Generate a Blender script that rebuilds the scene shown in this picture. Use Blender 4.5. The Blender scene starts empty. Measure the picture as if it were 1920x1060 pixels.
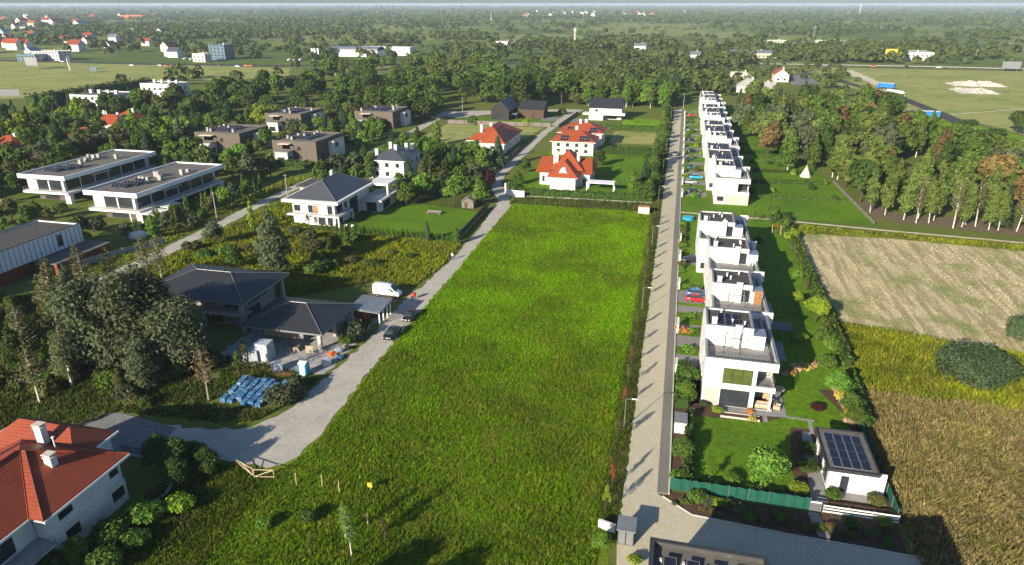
import bpy, math, random
import numpy as np
from mathutils import Vector, Matrix
R = math.radians
S = bpy.context.scene
COL = S.collection
# ------------------------------------------------------------------ camera, sky, sun, exposure
CAM_H, PITCH, YAW = 53.0, R(22.186), R(13.466)
cam = bpy.data.cameras.new('camera'); cam.lens = 24.0; cam.sensor_width = 36.0
cam.clip_start = 1.0; cam.clip_end = 60000.0
co = bpy.data.objects.new('camera', cam); COL.objects.link(co)
co.location = (0, 0, CAM_H); co.rotation_euler = (math.pi/2 - PITCH, 0, YAW); S.camera = co
SUN_EL = R(21.0); SHX, SHY = 0.445, 0.895                # ground direction in which shadows fall
W = bpy.data.worlds.new('World'); S.world = W; W.use_nodes = True
wn = W.node_tree; wn.nodes.clear()
sky = wn.nodes.new('ShaderNodeTexSky'); sky.sky_type = 'NISHITA'; sky.sun_disc = False
sky.sun_elevation = SUN_EL; sky.sun_rotation = math.atan2(-SHX, -SHY) % (2*math.pi)
sky.air_density = 1.0; sky.dust_density = 1.0; sky.ozone_density = 5.0
bg = wn.nodes.new('ShaderNodeBackground'); bg.inputs['Strength'].default_value = 0.07
wo = wn.nodes.new('ShaderNodeOutputWorld')
wn.links.new(sky.outputs[0], bg.inputs[0]); wn.links.new(bg.outputs[0], wo.inputs[0])
sl = bpy.data.lights.new('sun', 'SUN'); sl.energy = 4.6; sl.angle = R(0.55); sl.color = (1.0, 0.88, 0.69)
so = bpy.data.objects.new('sun', sl); COL.objects.link(so); so.location = (-60, -120, 120)
so.rotation_euler = Vector((SHX*math.cos(SUN_EL), SHY*math.cos(SUN_EL), -math.sin(SUN_EL))).to_track_quat('-Z', 'Y').to_euler()
S.view_settings.view_transform = 'Standard'; S.view_settings.look = 'None'
S.view_settings.exposure = 1.12; S.view_settings.gamma = 1.0; S.view_settings.use_curve_mapping = False
cy = S.cycles
cy.use_denoising = True; cy.max_bounces = 4; cy.diffuse_bounces = 2; cy.glossy_bounces = 2
cy.transmission_bounces = 2; cy.transparent_max_bounces = 6; cy.volume_bounces = 0; cy.caustics_reflective = False
cy.caustics_refractive = False
# ------------------------------------------------------------------ ground positions seen from the drone
FPX = 1280.0
def G(px, py, z=0.0):
    """world point at height z that the photograph shows at pixel (px, py)"""
    u, v = px - 960, 530 - py
    f = FPX*math.cos(PITCH) + v*math.sin(PITCH); up = v*math.cos(PITCH) - FPX*math.sin(PITCH)
    t = (z - CAM_H)/up; r = u*t; f *= t
    return (r*math.cos(YAW) - f*math.sin(YAW), r*math.sin(YAW) + f*math.cos(YAW))
def SX(x, y):
    r = x*math.cos(YAW) + y*math.sin(YAW); f = -x*math.sin(YAW) + y*math.cos(YAW)
    return 960 + FPX*r/max(1.0, f*math.cos(PITCH) + CAM_H*math.sin(PITCH))
# ------------------------------------------------------------------ things, parts, mesh builder
def tag(o, label=None, cat=None, group=None, kind=None):
    if label: o['label'] = label
    if cat: o['category'] = cat
    if group: o['group'] = group
    if kind: o['kind'] = kind
    return o
def thing(name, label, cat, loc=(0, 0, 0), rz=0.0, group=None):
    o = bpy.data.objects.new(name, None); COL.objects.link(o); o.empty_display_size = 0.3
    o.location = loc; o.rotation_euler = (0, 0, rz)
    return tag(o, label, cat, group)
def copy_tree(o, parent=None):
    c = o.copy(); COL.objects.link(c); c.parent = parent
    for ch in o.children: copy_tree(ch, c)
    return c
class MB:
    def __init__(s): s.v = []; s.f = []; s.m = []; s.uv = {}
    def face(s, pts, m=0, uv=None):
        n = len(s.v); s.v += [tuple(p) for p in pts]; s.f.append(tuple(range(n, n+len(pts)))); s.m.append(m)
        if uv: s.uv[len(s.f)-1] = uv
        return s
    def hexa(s, b, t, m=0):
        n = len(s.v); k = len(b); s.v += [tuple(p) for p in b] + [tuple(p) for p in t]
        s.f += [tuple(n+i for i in reversed(range(k))), tuple(n+k+i for i in range(k))]
        s.f += [(n+i, n+(i+1) % k, n+k+(i+1) % k, n+k+i) for i in range(k)]
        s.m += [m]*(k+2); return s
    def box(s, x0, x1, y0, y1, z0, z1, m=0):
        return s.hexa([(x0, y0, z0), (x1, y0, z0), (x1, y1, z0), (x0, y1, z0)], [(x0, y0, z1), (x1, y0, z1), (x1, y1, z1), (x0, y1, z1)], m)
    def prism(s, pts, z0, z1, m=0):
        return s.hexa([(x, y, z0) for x, y in pts], [(x, y, z1) for x, y in pts], m)
    def obox(s, c, ax, ay, az, m=0):
        c, ax, ay, az = map(Vector, (c, ax, ay, az))
        b = [c-ax-ay-az, c+ax-ay-az, c+ax+ay-az, c-ax+ay-az]; t = [p+2*az for p in b]
        return s.hexa(b, t, m)
    def tube(s, pts, rs, k=6, m=0, cap=True):
        pts = [Vector(p) for p in pts]; rings = []
        if not isinstance(rs, (list, tuple)): rs = [rs]*len(pts)
        for i, p in enumerate(pts):
            d = (pts[min(i+1, len(pts)-1)] - pts[max(i-1, 0)]).normalized()
            a = d.orthogonal().normalized() if abs(d.z) < .95 else Vector((1, 0, 0)) - d*d.x
            a.normalize(); b = d.cross(a); n = len(s.v); rings.append(n)
            s.v += [tuple(p + (a*math.cos(2*math.pi*j/k) + b*math.sin(2*math.pi*j/k))*rs[i]) for j in range(k)]
        for r0, r1 in zip(rings, rings[1:]):
            s.f += [(r0+j, r0+(j+1) % k, r1+(j+1) % k, r1+j) for j in range(k)]; s.m += [m]*k
        if cap:
            s.f += [tuple(rings[0]+j for j in reversed(range(k))), tuple(rings[-1]+j for j in range(k))]; s.m += [m]*2
        return s
    def slope(s, pts, m=0):
        """a roof plane with metre UVs: u along the eave, v up the slope"""
        p = [Vector(q) for q in pts]; n = (p[1]-p[0]).cross(p[2]-p[0]).normalized()
        if n.z < 0: p.reverse(); n = -n
        u = Vector((0, 0, 1)).cross(n); u = u.normalized() if u.length > 1e-4 else Vector((1, 0, 0)); w = n.cross(u)
        return s.face(p, m, [(q.dot(u), q.dot(w)) for q in p])
    def build(s, name, mats, parent=None, smooth=False, label=None):
        me = bpy.data.meshes.new(name); me.from_pydata(s.v, [], s.f)
        for mm in (mats if isinstance(mats, (list, tuple)) else [mats]): me.materials.append(MAT[mm] if isinstance(mm, str) else mm)
        me.polygons.foreach_set('material_index', s.m)
        if s.uv:
            l = me.uv_layers.new(name='UVMap')
            for fi, uv in s.uv.items():
                for li, q in zip(me.polygons[fi].loop_indices, uv): l.data[li].uv = q
        if smooth: me.polygons.foreach_set('use_smooth', [True]*len(s.f))
        me.update()
        o = bpy.data.objects.new(name, me); COL.objects.link(o); o.parent = parent
        if label: o['label'] = label
        return o
def np_mesh(name, V, F, mat, attrs=None, parent=None, link=True):
    me = bpy.data.meshes.new(name); V = np.asarray(V, np.float32); F = np.asarray(F, np.int32); k = F.shape[1]
    me.vertices.add(len(V)); me.vertices.foreach_set('co', V.ravel())
    me.loops.add(F.size); me.loops.foreach_set('vertex_index', F.ravel())
    me.polygons.add(len(F)); me.polygons.foreach_set('loop_start', np.arange(0, F.size, k, dtype=np.int32))
    me.update(calc_edges=True)
    for n, a in (attrs or {}).items():
        at = me.attributes.new(n, 'FLOAT', 'POINT'); at.data.foreach_set('value', np.asarray(a, np.float32))
    me.materials.append(MAT[mat] if isinstance(mat, str) else mat)
    if not link: return me
    o = bpy.data.objects.new(name, me); COL.objects.link(o); o.parent = parent
    return o
# ------------------------------------------------------------------ materials
MAT = {}
def nodes(name):
    m = bpy.data.materials.new(name); m.use_nodes = True; nt = m.node_tree; nt.nodes.clear(); MAT[name] = m
    return m, nt
def nd(nt, t, props=None, **inp):
    n = nt.nodes.new(t)
    for k, v in (props or {}).items(): setattr(n, k, v)
    for k, v in inp.items():
        key = int(k[1:]) if k[0] == '_' and k[1:].isdigit() else k.replace('_', ' ')
        sk = n.inputs[key]
        if isinstance(v, bpy.types.NodeSocket): nt.links.new(v, sk)
        else: sk.default_value = (tuple(v)+(1.0,) if isinstance(v, tuple) and len(v) == 3 and sk.type == 'RGBA' else v)
    return n
def mixc(nt, f, a, b, mode='MIX'):
    n = nd(nt, 'ShaderNodeMix', {'data_type': 'RGBA', 'blend_type': mode})
    for s, v in ((n.inputs[0], f), (n.inputs[6], a), (n.inputs[7], b)):
        if isinstance(v, bpy.types.NodeSocket): nt.links.new(v, s)
        else: s.default_value = tuple(v)+(1.0,) if isinstance(v, tuple) else v
    return n.outputs[2]
def noise(nt, scale, detail=3.0, rough=.55, vec=None, lo=.35, hi=.65):
    if vec is None: vec = nd(nt, 'ShaderNodeNewGeometry').outputs['Position']
    n = nd(nt, 'ShaderNodeTexNoise', Vector=vec, Scale=scale, Detail=detail, Roughness=rough)
    return nd(nt, 'ShaderNodeMapRange', Value=n.outputs[0], From_Min=lo, From_Max=hi).outputs[0]
def finish(nt, color, rough=.8, spec=.25, bump=None, bstr=.3, bdist=.05, metal=0.0, coat=0.0):
    p = nd(nt, 'ShaderNodeBsdfPrincipled', Roughness=rough, Metallic=metal)
    p.inputs['Specular IOR Level'].default_value = spec; p.inputs['Coat Weight'].default_value = coat
    s = p.inputs['Base Color']
    if isinstance(color, bpy.types.NodeSocket): nt.links.new(color, s)
    else: s.default_value = tuple(color)+(1.0,)
    if bump is not None:
        b = nd(nt, 'ShaderNodeBump', Strength=bstr, Distance=bdist, Height=bump); nt.links.new(b.outputs[0], p.inputs['Normal'])
    o = nd(nt, 'ShaderNodeOutputMaterial'); nt.links.new(p.outputs[0], o.inputs[0]); return p
def M(name, c1, c2=None, scale=1.0, rough=.8, spec=.25, bump=0.0, bscale=8.0, metal=0.0, coat=0.0, stain=None):
    """plain material: two tones mixed by noise, fine grain, optional stains"""
    m, nt = nodes(name); c2 = c2 or tuple(x*.8 for x in c1)
    col = mixc(nt, noise(nt, scale, 4), c1, c2)
    if stain: col = mixc(nt, noise(nt, stain[1], 5, .7, lo=.52, hi=.75), col, stain[0])
    finish(nt, col, rough, spec, noise(nt, bscale, 2, lo=0, hi=1) if bump else None, bump, .05, metal, coat); return m
def tiles(name, c1, c2, mortar, w, h, rough=.6, bstr=.8, msize=.012, vec='UV', squash=.5, spec=.3):
    """regular small pieces (roof tiles, pavers) too fine to be built one by one"""
    m, nt = nodes(name)
    v = nd(nt, 'ShaderNodeTexCoord').outputs['UV'] if vec == 'UV' else nd(nt, 'ShaderNodeNewGeometry').outputs['Position']
    b = nd(nt, 'ShaderNodeTexBrick', {'offset': squash}, Vector=v, Color1=c1, Color2=c2, Mortar=mortar, Scale=1.0, Mortar_Size=msize, Brick_Width=w, Row_Height=h, Bias=0.0)
    col = mixc(nt, noise(nt, .35, 4), b.outputs[0], tuple(x*.75 for x in c1)); 
    col = mixc(nt, noise(nt, 2.2, 4, .7, lo=.5, hi=.85), col, tuple(min(1, x*1.25) for x in c2))
    hgt = nd(nt, 'ShaderNodeMath', {'operation': 'SUBTRACT'}, _0=1.0, _1=b.outputs['Fac']).outputs[0]
    finish(nt, col, rough, spec, hgt, bstr, .04); return m
def leafmat(name, c1, c2, dry=None, trans=.28):
    m, nt = nodes(name)
    a = nd(nt, 'ShaderNodeAttribute', {'attribute_name': 'rnd'}).outputs['Fac']
    oi = nd(nt, 'ShaderNodeObjectInfo').outputs['Random']
    col = mixc(nt, a, c1, c2)
    hs = nd(nt, 'ShaderNodeHueSaturation', Saturation=1.0)
    nt.links.new(nd(nt, 'ShaderNodeMapRange', Value=oi, To_Min=.488, To_Max=.512).outputs[0], hs.inputs['Hue'])
    nt.links.new(nd(nt, 'ShaderNodeMapRange', Value=oi, To_Min=.78, To_Max=1.22).outputs[0], hs.inputs['Value'])
    nt.links.new(col, hs.inputs['Color']); col = hs.outputs[0]
    if dry: col = mixc(nt, noise(nt, .5, 3, lo=.55, hi=.7), col, dry)
    d = nd(nt, 'ShaderNodeBsdfPrincipled', Roughness=.7, Base_Color=col); d.inputs['Specular IOR Level'].default_value = .18
    t = nd(nt, 'ShaderNodeBsdfTranslucent', Color=col)
    mx = nd(nt, 'ShaderNodeMixShader', Fac=trans, _1=d.outputs[0], _2=t.outputs[0])
    nt.links.new(mx.outputs[0], nd(nt, 'ShaderNodeOutputMaterial').inputs[0]); return m
def grassmat(name, bright, dark, dry, p_dark=(.42, .62), p_dry=(.55, .75), scale=.07, blade=False, fine=2.5):
    """meadow and lawn colour: patches of darker plants and dry stalks; blades and soil use the same pattern"""
    m, nt = nodes(name)
    col = mixc(nt, noise(nt, scale, 4, .6, lo=p_dark[0], hi=p_dark[1]), bright, dark)
    col = mixc(nt, noise(nt, scale*5.3, 4, .65, lo=p_dry[0], hi=p_dry[1]), col, dry)
    col = mixc(nt, noise(nt, fine, 3, .7, lo=.4, hi=.75), col, tuple(x*.55 for x in dark))
    if blade:
        a = nd(nt, 'ShaderNodeAttribute', {'attribute_name': 'rnd'}).outputs['Fac']
        hs = nd(nt, 'ShaderNodeHueSaturation', Color=col)
        nt.links.new(nd(nt, 'ShaderNodeMapRange', Value=a, To_Min=.65, To_Max=1.45).outputs[0], hs.inputs['Value'])
        nt.links.new(nd(nt, 'ShaderNodeMapRange', Value=a, To_Min=.495, To_Max=.503).outputs[0], hs.inputs['Hue'])
        d = nd(nt, 'ShaderNodeBsdfDiffuse', Color=hs.outputs[0]); t = nd(nt, 'ShaderNodeBsdfTranslucent', Color=hs.outputs[0])
        mx = nd(nt, 'ShaderNodeMixShader', Fac=.14, _1=d.outputs[0], _2=t.outputs[0])
        nt.links.new(mx.outputs[0], nd(nt, 'ShaderNodeOutputMaterial').inputs[0])
    else:
        finish(nt, col, .9, .1, noise(nt, 5.0, 3, lo=0, hi=1), .6, .15)
    return m
# walls and trims
M('white_stucco', (.64, .635, .62), (.58, .575, .56), .6, .85, bump=.08, stain=((.50, .485, .45), .5))
M('cream_stucco', (.66, .62, .52), (.60, .56, .46), .6, .85, stain=((.5, .46, .38), .5))
M('grey_stucco', (.42, .40, .36), (.36, .345, .31), .7, .85)
M('pale_trim', (.72, .74, .76), (.66, .68, .70), .8, .6)
M('brown_brick', (.125, .105, .085), (.10, .085, .07), 3, .85, bump=.2, bscale=14)
M('red_brick', (.22, .055, .03), (.17, .045, .028), 4, .85, bump=.2, bscale=10)
M('black_board', (.030, .027, .024), (.022, .020, .018), 2, .7)
M('brown_board', (.085, .055, .035), (.06, .04, .026), 2, .7)
M('concrete', (.36, .35, .33), (.28, .275, .26), .9, .9, bump=.15, stain=((.2, .195, .185), .8))
M('grey_block', (.30, .29, .275), (.24, .235, .225), 1.2, .9, bump=.2)
M('flat_roof', (.135, .13, .115), (.105, .10, .09), .5, .92, bump=.15, stain=((.2, .19, .165), .35))
M('dark_felt', (.070, .066, .062), (.055, .052, .05), .6, .9, stain=((.11, .105, .1), .6))
M('terrace_tile', (.26, .255, .25), (.22, .215, .21), 1.5, .8)
M('metal_white', (.78, .78, .76), (.74, .74, .73), 1, .4, .5)
M('metal_grey', (.23, .24, .25), (.20, .21, .22), 1, .45, .5, metal=.3)
M('metal_dark', (.035, .036, .04), (.03, .03, .034), 1, .5, .5)
M('zinc', (.36, .37, .38), (.30, .31, .32), 1, .35, .5, metal=.6)
M('frame_dark', (.03, .03, .032), (.026, .026, .028), 1, .5, .4)
M('glass', (.022, .027, .032), (.035, .042, .05), .35, .06, .6)
M('glass_green', (.085, .105, .03), (.06, .075, .022), .9, .12, .5)
M('glass_blue', (.13, .19, .24), (.10, .15, .2), .4, .08, .6)
M('solar_cell', (.012, .013, .022), (.016, .018, .03), 2, .18, .5)
M('solar_frame', (.35, .35, .36), (.3, .3, .31), 1, .4, .5, metal=.5)
M('wood', (.38, .20, .08), (.28, .14, .055), 2, .7)
M('wood_pale', (.52, .42, .27), (.42, .33, .2), 3, .8)
M('wood_grey', (.19, .17, .145), (.14, .125, .11), 2, .85)
M('wicker', (.42, .33, .20), (.34, .26, .15), 6, .8)
M('cushion', (.62, .57, .46), (.55, .5, .4), 3, .9)
M('red_paint', (.42, .015, .015), (.40, .014, .014), 1, .25, .5, coat=.6)
M('blue_paint', (.03, .17, .42), (.028, .16, .40), 1, .25, .5, coat=.6)
M('turquoise_paint', (.02, .30, .50), (.02, .28, .47), 1, .3, .5, coat=.5)
M('black_paint', (.012, .012, .014), (.014, .014, .016), 1, .2, .5, coat=.6)
M('grey_paint', (.16, .17, .18), (.15, .16, .17), 1, .3, .5, coat=.5)
M('silver_paint', (.45, .47, .49), (.43, .45, .47), 1, .3, .5, coat=.5, metal=.3)
M('white_paint', (.76, .77, .78), (.73, .74, .75), .8, .3, .5, coat=.4)
M('green_fabric', (.010, .085, .058), (.008, .068, .046), 1.5, .75)
M('blue_tarp', (.030, .105, .23), (.05, .16, .30), 1.6, .45, .4, bump=.5, bscale=3, stain=((.36, .42, .46), 1.5))
M('clear_wrap', (.42, .46, .50), (.30, .33, .37), 2, .4, .5, bump=.5, bscale=4)
M('rubber', (.014, .014, .015), None, 2, .9)
M('lamp_red', (.4, .01, .01), None, 2, .3); M('lamp_white', (.8, .8, .78), None, 2, .2, .6)
M('orange', (.60, .16, .04), (.5, .13, .035), 2, .7); M('yellow', (.50, .40, .05), (.42, .34, .04), 2, .6)
M('rusty', (.24, .12, .06), (.16, .08, .045), 3, .85)
M('skin', (.45, .27, .19), None, 3, .6); M('denim', (.06, .10, .2), None, 4, .9); M('shirt', (.62, .66, .70), None, 4, .9); M('hair', (.03, .02, .015), None, 3, .7)
M('pool_water', (.05, .32, .42), (.06, .36, .46), 1, .08, .6)
M('stone_pale', (.55, .51, .44), (.44, .41, .35), 1.2, .9, bump=.3, bscale=3)
M('sand', (.56, .50, .38), (.46, .40, .29), .4, .95, bump=.3, bscale=1.5)
M('mulch', (.085, .05, .032), (.055, .035, .024), 2.5, .95, bump=.5, bscale=9, stain=((.13, .075, .05), 1.3))
M('soil', (.15, .115, .07), (.10, .08, .05), .8, .95, bump=.4, bscale=4)
M('bark', (.075, .058, .042), (.05, .04, .03), 3, .9); M('bark_birch', (.62, .58, .50), (.36, .33, .28), 2.4, .8)
M('bark_pale', (.34, .30, .24), (.25, .22, .18), 2.4, .85)
# roofs and paving
tiles('red_tile', (.34, .072, .030), (.25, .050, .022), (.10, .022, .012), .30, .38, .55, 1.0, .035)
tiles('orange_tile', (.40, .085, .026), (.31, .062, .02), (.16, .032, .012), .30, .38, .55, .9, .03)
tiles('dark_tile', (.040, .041, .047), (.030, .031, .036), (.012, .012, .014), .30, .36, .42, 1.0, .03, spec=.45)
tiles('slate_tile', (.082, .090, .105), (.065, .072, .085), (.03, .032, .036), .5, .32, .4, .8, .02, spec=.4)
tiles('paving', (.57, .52, .375), (.50, .455, .33), (.2, .185, .15), .22, .11, .9, .4, .008, 'P', spec=.15)
tiles('paving_grey', (.225, .215, .19), (.18, .172, .155), (.1, .095, .085), .22, .11, .9, .4, .008, 'P', spec=.15)
tiles('drive_paving', (.25, .24, .225), (.21, .20, .19), (.12, .115, .11), .4, .2, .9, .4, .012, 'P', spec=.15)
def gravelmat(name, c1, c2, c3):
    m, nt = nodes(name)
    col = mixc(nt, noise(nt, .22, 5, .65), c1, c2); col = mixc(nt, noise(nt, 1.4, 5, .75, lo=.48, hi=.72), col, c3)
    col = mixc(nt, noise(nt, 9, 2, .8, lo=.45, hi=.7), col, tuple(x*.75 for x in c2))
    finish(nt, col, .95, .1, noise(nt, 6, 4, .8, lo=0, hi=1), .6, .08)
gravelmat('gravel', (.46, .435, .375), (.36, .335, .285), (.53, .505, .45))
gravelmat('asphalt', (.075, .075, .074), (.055, .055, .055), (.095, .094, .09))
gravelmat('grey_gravel', (.21, .215, .215), (.16, .165, .165), (.27, .275, .275))
# foliage
leafmat('leaf_dark', (.032, .062, .012), (.076, .120, .022))
leafmat('leaf_mid', (.055, .102, .014), (.110, .178, .028))
leafmat('leaf_light', (.075, .15, .016), (.15, .26, .035))
leafmat('leaf_lime', (.14, .22, .012), (.27, .36, .035))
leafmat('leaf_grey', (.055, .078, .036), (.12, .145, .07))
leafmat('leaf_birch', (.078, .118, .022), (.155, .20, .044))
leafmat('leaf_olive', (.075, .080, .022), (.14, .14, .045))
leafmat('leaf_red', (.20, .045, .018), (.34, .10, .04))
leafmat('leaf_purple', (.045, .012, .014), (.085, .025, .024))
leafmat('leaf_rust', (.12, .085, .028), (.19, .13, .05))
leafmat('needle', (.018, .040, .018), (.042, .072, .030), trans=.1)
leafmat('needle_blue', (.030, .055, .024), (.065, .10, .042), trans=.1)
leafmat('hedge_leaf', (.030, .070, .010), (.080, .150, .020), trans=.2)
leafmat('flower_pink', (.45, .24, .18), (.62, .50, .38)); leafmat('flower_yellow', (.50, .42, .05), (.62, .55, .14)); leafmat('flower_orange', (.5, .18, .05), (.62, .33, .12))
leafmat('far_leaf', (.034, .062, .014), (.115, .165, .038), dry=(.115, .14, .034), trans=.15)
# grass and fields
MEADOW = dict(bright=(.175, .375, .003), dark=(.115, .195, .008), dry=(.19, .26, .015))
grassmat('meadow', **MEADOW); grassmat('meadow_blade', **MEADOW, blade=True)
WILD = dict(bright=(.140, .240, .006), dark=(.092, .148, .012), dry=(.21, .225, .025), p_dry=(.48, .7))
grassmat('wild_blade', **WILD, blade=True); grassmat('wild_grass', **WILD)
ROUGH = dict(bright=(.080, .125, .014), dark=(.045, .068, .016), dry=(.135, .115, .038), p_dry=(.46, .68))
grassmat('rough_grass', **ROUGH); grassmat('rough_blade', **ROUGH, blade=True)
WEED = dict(bright=(.21, .265, .010), dark=(.095, .125, .016), dry=(.26, .245, .030), p_dry=(.44, .66))
grassmat('weed', **WEED); grassmat('weed_blade', **WEED, blade=True)
DRYF = dict(bright=(.225, .19, .07), dark=(.13, .12, .045), dry=(.33, .255, .115), p_dry=(.40, .62), scale=.16)
grassmat('dry_weed', **DRYF); grassmat('dry_blade', **DRYF, blade=True)
grassmat('lawn', bright=(.115, .225, .008), dark=(.082, .165, .010), dry=(.175, .235, .022), p_dry=(.6, .8), fine=1.2)
grassmat('dry_lawn', bright=(.32, .335, .105), dark=(.19, .245, .055), dry=(.41, .36, .15), scale=.03, p_dry=(.45, .65))
grassmat('far_field', bright=(.24, .29, .075), dark=(.14, .20, .045), dry=(.34, .31, .12), scale=.02, p_dry=(.48, .66))
def stubblemat():
    m, nt = nodes('stubble'); pos = nd(nt, 'ShaderNodeNewGeometry').outputs['Position']
    mp = nd(nt, 'ShaderNodeMapping', Vector=pos); mp.inputs['Rotation'].default_value = (0, 0, R(38)); mp.inputs['Scale'].default_value = (1.0, .09, 1.0)
    row = noise(nt, .75, 4, .65, mp.outputs[0], .44, .57)
    col = mixc(nt, row, (.50, .42, .26), (.31, .27, .145)); col = mixc(nt, noise(nt, .10, 4, .6, lo=.5, hi=.68), col, (.20, .235, .075))
    col = mixc(nt, noise(nt, 1.1, 5, .75, lo=.55, hi=.8), col, (.50, .43, .28)); col = mixc(nt, noise(nt, 2.4, 4, .75, lo=.54, hi=.7), col, (.17, .15, .07))
    finish(nt, col, .95, .1, noise(nt, 1.3, 5, .8, lo=0, hi=1), .8, .3)
stubblemat()
def landmat():
    """the wide ground: rough grass near by, a patchwork of woods' floors, meadows and dry fields farther out"""
    m, nt = nodes('land'); pos = nd(nt, 'ShaderNodeNewGeometry').outputs['Position']
    col = mixc(nt, noise(nt, .035, 5, .65), (.085, .130, .020), (.125, .145, .032)); col = mixc(nt, noise(nt, .4, 5, .7, lo=.5, hi=.75), col, (.17, .155, .055))
    far = mixc(nt, noise(nt, .0022, 5, .6, lo=.44, hi=.60), (.085, .125, .028), (.20, .235, .06))
    far = mixc(nt, noise(nt, .006, 4, .6, lo=.6, hi=.66), far, (.27, .245, .11))
    ln = nd(nt, 'ShaderNodeVectorMath', {'operation': 'LENGTH'}, _0=pos).outputs['Value']
    col = mixc(nt, nd(nt, 'ShaderNodeMapRange', Value=ln, From_Min=500.0, From_Max=800.0).outputs[0], col, far)
    finish(nt, col, .95, .08, noise(nt, 2.2, 4, .8, lo=0, hi=1), .6, .25)
landmat()
# ------------------------------------------------------------------ the setting
rng = random.Random(7)
def rough_edge(pts, step=1.2, amp=.25, seed=1):
    r = random.Random(seed); out = []
    for (x0, y0), (x1, y1) in zip(pts, pts[1:]+pts[:1]):
        L = math.hypot(x1-x0, y1-y0); n = max(1, int(L/step))
        for i in range(n):
            t = i/n; a = amp if i else amp*.3
            out.append((x0+(x1-x0)*t+r.uniform(-a, a), y0+(y1-y0)*t+r.uniform(-a, a)))
    return out
def sheet(name, pts, z, mat, amp=0.0, step=1.2, kind='structure', seed=1):
    from mathutils.geometry import tessellate_polygon
    if amp: pts = rough_edge(pts, step, amp, seed)
    V = [(x, y, z) for x, y in pts]; T = tessellate_polygon([[Vector(p) for p in V]])
    b = MB(); b.v = V
    for t in T:
        a, c, d = (Vector(V[i]) for i in t); t = tuple(t)
        b.f.append(t if (c-a).cross(d-a).z > 0 else t[::-1]); b.m.append(0)
    o = b.build(name, mat); tag(o, kind=kind); return o
def rect(x0, x1, y0, y1): return [(x0, y0), (x1, y0), (x1, y1), (x0, y1)]
def strip(pts, w):
    P = [Vector(p) for p in pts]; l, r = [], []
    for i, p in enumerate(P):
        d = (P[min(i+1, len(P)-1)]-P[max(i-1, 0)]).normalized(); n = Vector((-d.y, d.x))*w/2
        l.append(tuple(p+n)); r.append(tuple(p-n))
    return r + l[::-1]
# ground: fine cells near the drone, coarse to the horizon
ax = sorted(set([s*v for v in (30000, 15000, 8000, 4500, 2600, 1700, 1200, 900, 700, 550, 450, 350, 275, 200, 150, 100, 50) for s in (-1, 1)]+[0]))
gy = [a for a in ax if a >= -4500]
b = MB(); n = len(ax); b.v = [(x, y, 0) for y in gy for x in ax]
b.f = [(j*n+i, j*n+i+1, (j+1)*n+i+1, (j+1)*n+i) for j in range(len(gy)-1) for i in range(n-1)]; b.m = [0]*len(b.f)
tag(b.build('ground', 'land'), kind='structure')
sheet('meadow', [(-60, -20), (-4.2, -20), (-3.0, 60), (-2.7, 193), (-45.5, 192), (-43.8, 180), (-43.4, 68), (-46, 59.5), (-55, 58.5), (-55, 42)], .02, 'wild_grass', .3)
sheet('verge', rect(-4.6, -2.35, 58, 392), .075, 'rough_grass', .16, .7)
# gravel lane, its driveway end and the parallel lanes
lane = [(-43.4, 86), (-43.5, 140), (-43.8, 182), (-46.5, 190), (-53.5, 208), (-54.8, 222), (-55.5, 300), (-53, 358), (-50, 376), (-62, 376), (-57, 357), (-59, 300),
        (-58.4, 220), (-54.5, 200), (-48.6, 186), (-46.6, 157), (-46.6, 136), (-47.4, 121), (-48.4, 112), (-48.0, 95), (-49, 80), (-49.8, 72.6), (-52.3, 67.6), (-56.8, 66),
        (-64.6, 65.4), (-72.1, 65.4), (-72.3, 63), (-68.2, 60.2), (-64.6, 59.2), (-59.3, 61.2), (-51.5, 60.6), (-45.5, 60.4), (-42.9, 63.5), (-42.4, 68.4)]
sheet('gravel_lane', lane, .06, 'gravel', .38, 1.0)
sheet('driveway', [(-76, 57.5), (-64.8, 57.5), (-61.5, 60), (-62, 65.2), (-72, 66.5), (-76, 66)], .08, 'grey_gravel', .12)  # lane gravel in a darker, greyer tone; the shade here is put into its colour
sheet('back_lane', [(-111, 96), (-110.4, 128), (-112.4, 166), (-112.2, 280), (-116, 345), (-121, 345), (-116.5, 280), (-116, 166), (-114.6, 128), (-115, 96)], .05, 'gravel', .3)
sheet('link_road', [(-122, 340), (-108, 333), (-92, 352), (-60, 368), (-60, 376), (-98, 362), (-122, 352)], .07, 'gravel', .3)
# paved street with its pavement and kerbs
sheet('street', [(-2.45, 58.5), (-2.45, 392), (1.45, 392), (1.45, 66.8), (2.1, 66.2), (5.4, 63.8), (15.4, 63.1), (23.7, 62.9), (36, 62.3), (36, 44), (-1.2, 44)], .06, 'paving')
o = MB().box(1.45, 2.70, 66.9, 392, 0, .13).build('pavement', 'paving_grey'); tag(o, kind='structure')
o = MB().box(2.70, 2.88, 66.9, 392, 0, .20).build('kerb', 'stone_pale'); tag(o, kind='structure')
b = MB()
for p, q in zip([(2.1, 66.35), (5.4, 63.95), (15.4, 63.25), (23.7, 63.05)], [(5.4, 63.95), (15.4, 63.25), (23.7, 63.05), (36, 62.45)]):
    d = (Vector(q)-Vector(p)); L = d.length; d /= L; nn = Vector((-d.y, d.x))
    c = (Vector(p)+Vector(q))/2; b.obox((c.x, c.y, .07), (d.x*L/2, d.y*L/2, 0), (nn.x*.08, nn.y*.08, 0), (0, 0, .07))
tag(b.build('kerb', 'stone_pale'), kind='structure')
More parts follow.
